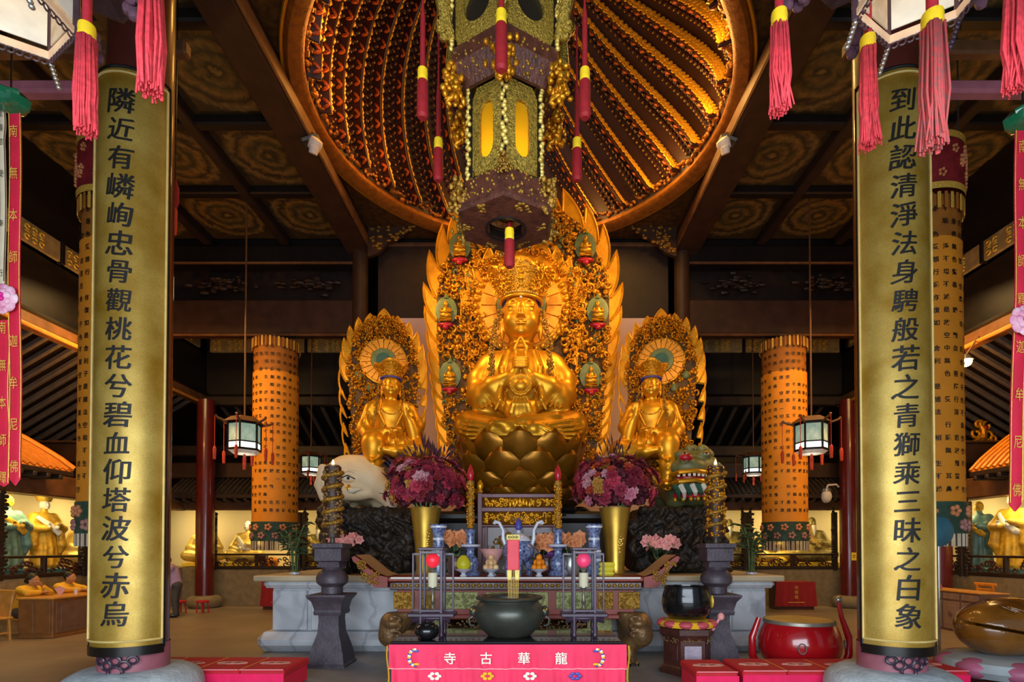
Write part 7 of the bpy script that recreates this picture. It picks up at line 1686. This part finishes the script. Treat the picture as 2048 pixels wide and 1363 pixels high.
for k, (px, D, m, lb) in enumerate(((545, 18.1, 'tangerine', 'orange ball low in the back case under the orange banner'), (1562, 18.1, 'band_yellow', 'yellow ball low in the back case under the orange banner near the lion'), (1590, 18.15, 'rosewood', 'brown offering box in the back case near the red draped box'), (523, 18.1, 'rosewood', 'brown offering box in the back case beside the seated figure'))):
    x, y, z = at(px, 1106, D); b = MB().ball((0, 0, .16), (.2, .15, .18), 16, 10) if k < 2 else MB().box((0, 0, .2), (.36, .25, .4), .02); o = thing('case_ball' if k < 2 else 'offering_box', lb, 'lamp' if k < 2 else 'box', (x, y, 1.2)); part('ball_body' if k < 2 else 'chest', b, m, o); part('base', MB().box((0, 0, .02), (.3, .25, .04), .01), 'dark_wood', o)  # first two are plain balls without any bulb
# ------------------------------------------------------------------ furniture in the aisles
def desk(): 
    t = thing('reception_desk', 'brown panelled wooden desk the two people in yellow lean on', 'desk', (-9.75, 12.05, 0)); w, d, h = .70, 1.95, .82
    part('top', MB().box((0, 0, h - .02), (w + .06, d + .06, .04), .01), 'yellow_wood', t); part('carcass', MB().box((0, 0, h / 2 - .02), (w, d, h - .04), .008), 'desk_wood', t)
    for k in range(2): part('side_panel', MB().box((w / 2 + .008, -.49 + .98 * k, h / 2), (.016, .84, h - .2), .006).box((w / 2 + .016, -.49 + .98 * k, h / 2), (.012, .6, h - .38), .005), 'desk_shade', t)
    for k in range(2): part('end_panel', MB().box((-.17 + .34 * k, -d / 2 - .008, h / 2), (.28, .016, h - .2), .006), 'desk_wood', t)
    part('plinth', MB().box((0, 0, .03), (w + .04, d + .04, .06), .01), 'desk_wood', t)
desk()
solo('paper_cup', MB().lathe([(.03, 0), (.04, .11), (.037, .11), (.028, .01)], 18), 'white_paint', 'white paper cup on the panelled desk', 'cup', (-9.62, 11.9, .82))
def chair():
    t = thing('slatted_chair', 'yellow wooden chair with slatted back beside the panelled desk', 'chair', (-10.35, 10.75, 0), R(-20))
    part('seat', MB().box((0, 0, .44), (.52, .50, .045), .012), 'yellow_wood', t)
    for sx in (-1, 1):
        part('leg', MB().box((sx * .22, -.20, .21), (.045, .045, .42), .006), 'yellow_wood', t); part('leg', MB().tube([(sx * .22, .22, 0), (sx * .22, .2, .45), (sx * .21, .27, .95)], .024, 8), 'yellow_wood', t); part('stretcher', MB().box((sx * .22, 0, .15), (.03, .4, .03), .005), 'yellow_wood', t)
    part('top_rail', MB().box((0, .27, .94), (.50, .04, .09), .015), 'yellow_wood', t)
    for k in range(7): part('slat', MB().tube([(-.15 + .05 * k, .21, .46), (-.16 + .053 * k, .22, .7), (-.15 + .05 * k, .265, .92)], .011, 6), 'yellow_wood', t)
    part('front_rail', MB().box((0, -.2, .39), (.44, .03, .06), .005), 'yellow_wood', t)
chair()
def cabinet(k):
    t = thing('wooden_cabinet', 'brown wooden cabinet with panelled door, %s' % ('against the red column behind the couplet board', 'under the pink folded card', 'between the pink card and the end cabinet', 'at the wooden fish end of the cabinet row')[k], 'cabinet', (9.75, 13.15 - .52 * k, 0), 0, 'row of wooden cabinets'); h = .86
    part('carcass', MB().box((0, 0, h / 2), (.6, .51, h), .008), 'desk_shade', t); part('top', MB().box((0, 0, h + .01), (.64, .515, .025), .006), 'yellow_wood', t)
    p = part('door', MB().box((-.306, 0, h / 2 - .08), (.02, .46, h - .26), .006).box((-.316, 0, h / 2 - .08), (.012, .32, h - .42), .006), 'cab_rose', t); part('round_pull', MB().lathe([(.06, 0), (.06, .012), (.02, .02)], 18, (-.322, 0, h / 2 - .05), 0, rot(ry=-pi / 2)), 'desk_shade', p); part('drawer', MB().box((-.306, 0, h - .10), (.02, .46, .13), .006), 'cab_rose', t)
for k in range(4): cabinet(k)
t = thing('folded_card', 'pink folded card standing on the row of wooden cabinets', 'card', (9.6, 12.75, .883)); part('front', MB().box((-.05, 0, .07), (.006, .26, .15), 0, 0, rot(ry=R(25))), 'pink_paper', t); part('back', MB().box((.02, 0, .07), (.006, .26, .15), 0, 0, rot(ry=R(-25))), 'pink_paper', t)
t = thing('writing_table', 'yellow brown writing table behind the wooden fish', 'table', (10.0, 10.58, 0)); part('top', MB().box((0, 0, .76), (.8, 1.4, .04), .01), 'yellow_wood', t); part('apron', MB().box((0, 0, .68), (.7, 1.3, .12), .01), 'desk_wood', t)
for sx in (-1, 1):
    for sy in (-1, 1): part('leg', MB().box((sx * .34, sy * .62, .32), (.06, .06, .64), .006), 'desk_wood', t)
t = thing('desk_chair', 'orange wooden chair whose back shows above the cabinets behind the wooden fish', 'chair', (10.6, 12.35, 0), R(90)); part('seat', MB().box((0, 0, .45), (.46, .46, .04), .01), 'yellow_wood', t); part('top_rail', MB().box((0, .2, 1.0), (.62, .04, .08), .02), 'orange_wood', t); part('middle_rail', MB().box((0, .2, .88), (.5, .03, .07), .01), 'orange_wood', t)
for sx in (-1, 1): part('leg', MB().box((sx * .2, -.18, .22), (.05, .05, .44), .006), 'yellow_wood', t); part('leg', MB().box((sx * .22, .2, .5), (.05, .05, 1.0), .006), 'orange_wood', t)
def draped(x, y, w, label):
    t = thing('draped_box', label, 'box', (x, y, 0)); h = .80; part('box', MB().box((0, 0, h / 2), (w - .04, .56, h), .01), 'rosewood', t)
    part('cloth', MB().sheet(lambda u, v: ((u - .5) * (w + .12 * (1 - v)), -.31 + .012 * sin(u * 40) * (1 - v), lerp(.10, h + .02, v)), 40, 6, 0, .006).box((0, 0, h + .015), (w + .02, .62, .02), .006), 'deep_cloth', t)
    g = MB()
    for k, ch in enumerate('功德箱'): write(g, ch, .12, lambda a, b, k=k: (a, -.335, .66 - .14 * k + b), .0)
    g.box((0, -.335, .22), (.5, .002, .02)); part('lettering', g, 'gold_thread', t, smooth=False)
draped(8.05, 16.6, 1.15, 'red cloth draped box with gold characters before the back case'); draped(-7.2, 16.6, 1.1, 'red cloth draped box half hidden behind the elephant end of the marble altar')
# ------------------------------------------------------------------ people
def hand_(f, wr, d, up, s=1.):
    """palm, four bent fingers and a thumb from wrist wr along d"""
    d = Vector(d).normalized(); up = Vector(up).normalized(); sd = d.cross(up).normalized(); w = Vector(wr); p = w + d * .05 * s
    f.ell(tuple(p), (.04 * s,) * 3, .02)
    for j, l in enumerate((.07, .082, .076, .06)):
        a = p + sd * (.024 * (j - 1.5)) * s + d * .025 * s; b = a + d * l * .55 * s; c = b + (d * .7 - up * .5).normalized() * l * .5 * s; f.chain([tuple(a), tuple(b), tuple(c)], [.0105 * s, .0098 * s, .0085 * s], .006)
    a = w + d * .02 * s + sd * .035 * s; f.chain([tuple(a), tuple(a + (d + sd * .7).normalized() * .055 * s)], [.0125 * s, .0095 * s], .01)
def person(name_label, J, loc, rz, shirt, trousers, yaw=0., ponytail=False, long_sleeve=True, apron=None):
    t = thing('person', name_label, 'person', loc, rz); lo = np.min([v for v in J.values()], 0) - .3; hi = np.max([v for v in J.values()], 0) + .32
    f = Field(lo, hi, .013); V = J
    def c(a, b, ra, rb, k=.04): f.cap(V[a], V[b], ra, rb, k)
    c('pelvis', 'chest', .13, .15, .08); f.cap(V['sl'], V['sr'], .065, k=.08); c('chest', 'neck', .10, .055, .06); c('neck', 'head', .052, .05, .03)
    for q in 'lr': c('s' + q, 'e' + q, .052, .042); c('e' + q, 'w' + q, .04, .027); c('h' + q, 'k' + q, .085, .06); c('k' + q, 'a' + q, .058, .04); c('pelvis', 'h' + q, .11, .10, .08)
    hd = V['head']; face(f, (hd[0], hd[1], hd[2]), .235, yaw)
    for q in 'lr':
        d = Vector(V['w' + q]) - Vector(V['e' + q]); hand_(f, V['w' + q], d, J.get('up', (0, 0, 1)))
    part('body', f.mesh(), 'skin', t, ang=180)
    g = Field(lo, hi, .018); g.cap(V['pelvis'], V['chest'], .165, .18, .08); g.cap(V['sl'], V['sr'], .085, k=.08); g.cap(V['chest'], tuple(np.array(V['chest']) * .45 + np.array(V['neck']) * .55), .13, .08, .06)
    for q in 'lr': g.cap(V['s' + q], V['e' + q], .078, .066, .04); g.cap(V['e' + q], tuple(np.array(V['e' + q]) * .25 + np.array(V['w' + q]) * .75), .062, .05, .03)
    for j in range(5): a = np.array(V['sl']) * (1 - j / 4) + np.array(V['sr']) * j / 4; b = np.array(V['pelvis']); g.chain([tuple(a + np.array((0, -.08, -.1))), tuple((a + b) / 2 + np.array((0, -.13, 0)))], .02, .04)
    part('shirt', g.mesh(), shirt, t, ang=180)
    g = Field(lo, hi, .02)
    for q in 'lr': g.cap(V['pelvis'], V['h' + q], .135, .12, .06); g.cap(V['h' + q], V['k' + q], .10, .078, .04); g.cap(V['k' + q], V['a' + q], .076, .06, .02)
    part('trousers', g.mesh(), trousers, t, ang=180)
    for q in 'lr':
        a = Vector(V['a' + q]); part('shoe', MB().ball((a.x, a.y - .06, a.z - .035), (.05, .13, .05), 12, 7), 'black_lacquer', t)
    h = Field((hd[0] - .2, hd[1] - .2, hd[2] - .2), (hd[0] + .2, hd[1] + .22, hd[2] + .2), .012); cy, sy = cos(yaw), sin(yaw)
    h.ell((hd[0] - sy * .03, hd[1] + cy * .03, hd[2] + .035), (.10, .112, .115), .02, (0, 0, yaw)); h.box((hd[0] + sy * .10, hd[1] - cy * .10, hd[2] - .03), (.12, .075, .075), .03, .02, (0, 0, yaw), True)
    if ponytail: h.ell((hd[0] - sy * .13, hd[1] + cy * .13, hd[2] - .01), (.055, .06, .06), .03)
    part('hair', h.mesh(), 'hair_black', t, ang=180)
    return t
BOW = dict(pelvis=(0, .04, .88), chest=(0, -.05, 1.20), neck=(0, -.12, 1.40), head=(0, -.19, 1.47), sl=(-.18, -.07, 1.31), sr=(.18, -.07, 1.31), el=(-.24, -.34, 1.08), er=(.24, -.34, 1.08), wl=(-.10, -.48, 1.16), wr=(.10, -.48, 1.16), hl=(-.09, .08, .84), hr=(.09, .08, .84), kl=(-.09, .05, .46), kr=(.09, .03, .46), al=(-.09, .08, .09), ar=(.09, .06, .09), up=(0, -1, 0))
person('person in lilac shirt and dark trousers bowing towards the lit cases by the red column', BOW, (-9.2, 14.5, 0), R(-60), 'shirt_lilac', 'trousers_grey')
SIT = dict(pelvis=(0, .05, .50), chest=(0, -.10, .86), neck=(0, -.17, 1.04), head=(0, -.20, 1.14), sl=(-.18, -.10, .95), sr=(.18, -.10, .95), el=(-.24, -.30, .90), er=(.22, -.34, .88), wl=(-.02, -.42, .90), wr=(.06, -.32, 1.03), hl=(-.10, .0, .48), hr=(.10, .0, .48), kl=(-.12, -.38, .46), kr=(.12, -.38, .46), al=(-.12, -.34, .09), ar=(.12, -.34, .09))
SIT2 = dict(SIT, wl=(-.06, -.56, .89), wr=(.06, -.56, .89), el=(-.24, -.32, .90), er=(.24, -.32, .90), head=(0, -.22, 1.15))
for k, (J, yy, lb, pt) in enumerate(((SIT, 11.55, 'person in yellow shirt with hair tied back, hand at the chin, at the panelled desk', True), (SIT2, 12.45, 'person in yellow shirt with short hair, arms resting on the panelled desk', False))):
    p = person(lb, J, (-10.42, yy, 0), R(90), 'shirt_yellow', 'trousers_grey', 0, pt)
    s = thing('desk_stool', 'wooden stool under the person %s' % ('with hand at the chin' if k == 0 else 'resting both arms on the desk'), 'stool', (-10.46, yy, 0)); part('seat', MB().box((0, 0, .34), (.36, .36, .04), .01), 'yellow_wood', s)
    for sx in (-1, 1):
        for sy in (-1, 1): part('leg', MB().box((sx * .14, sy * .14, .16), (.04, .04, .32), .005), 'yellow_wood', s)
solo('hand_fan', MB().plate([(-.02, 0), (.02, 0), (.12, .14), (.0, .19), (-.12, .14)], .012), 'pink_paper', 'small pink paper fan lying on the panelled desk', 'fan', (-9.66, 11.55, .83))
for px, lb in ((345, 'first'), (372, 'second')):
    x, y, z = at(px, 1222, 14.9); t = thing('red_stool', 'small red round stool %s the bowing person' % ('on the far side behind' if px < 350 else 'just beside'), 'stool', (x - (.15 if px < 350 else -.12), y + .55, 0)); part('seat', MB().lathe([(.16, .30), (.17, .33), (.14, .36), (.01, .36)], 18), 'kneel_red', t)
    for k in range(4): a = k * pi / 2 + .4; part('leg', MB().tube([(.12 * cos(a), .12 * sin(a), .3), (.15 * cos(a), .15 * sin(a), 0)], .018, 6), 'kneel_red', t)
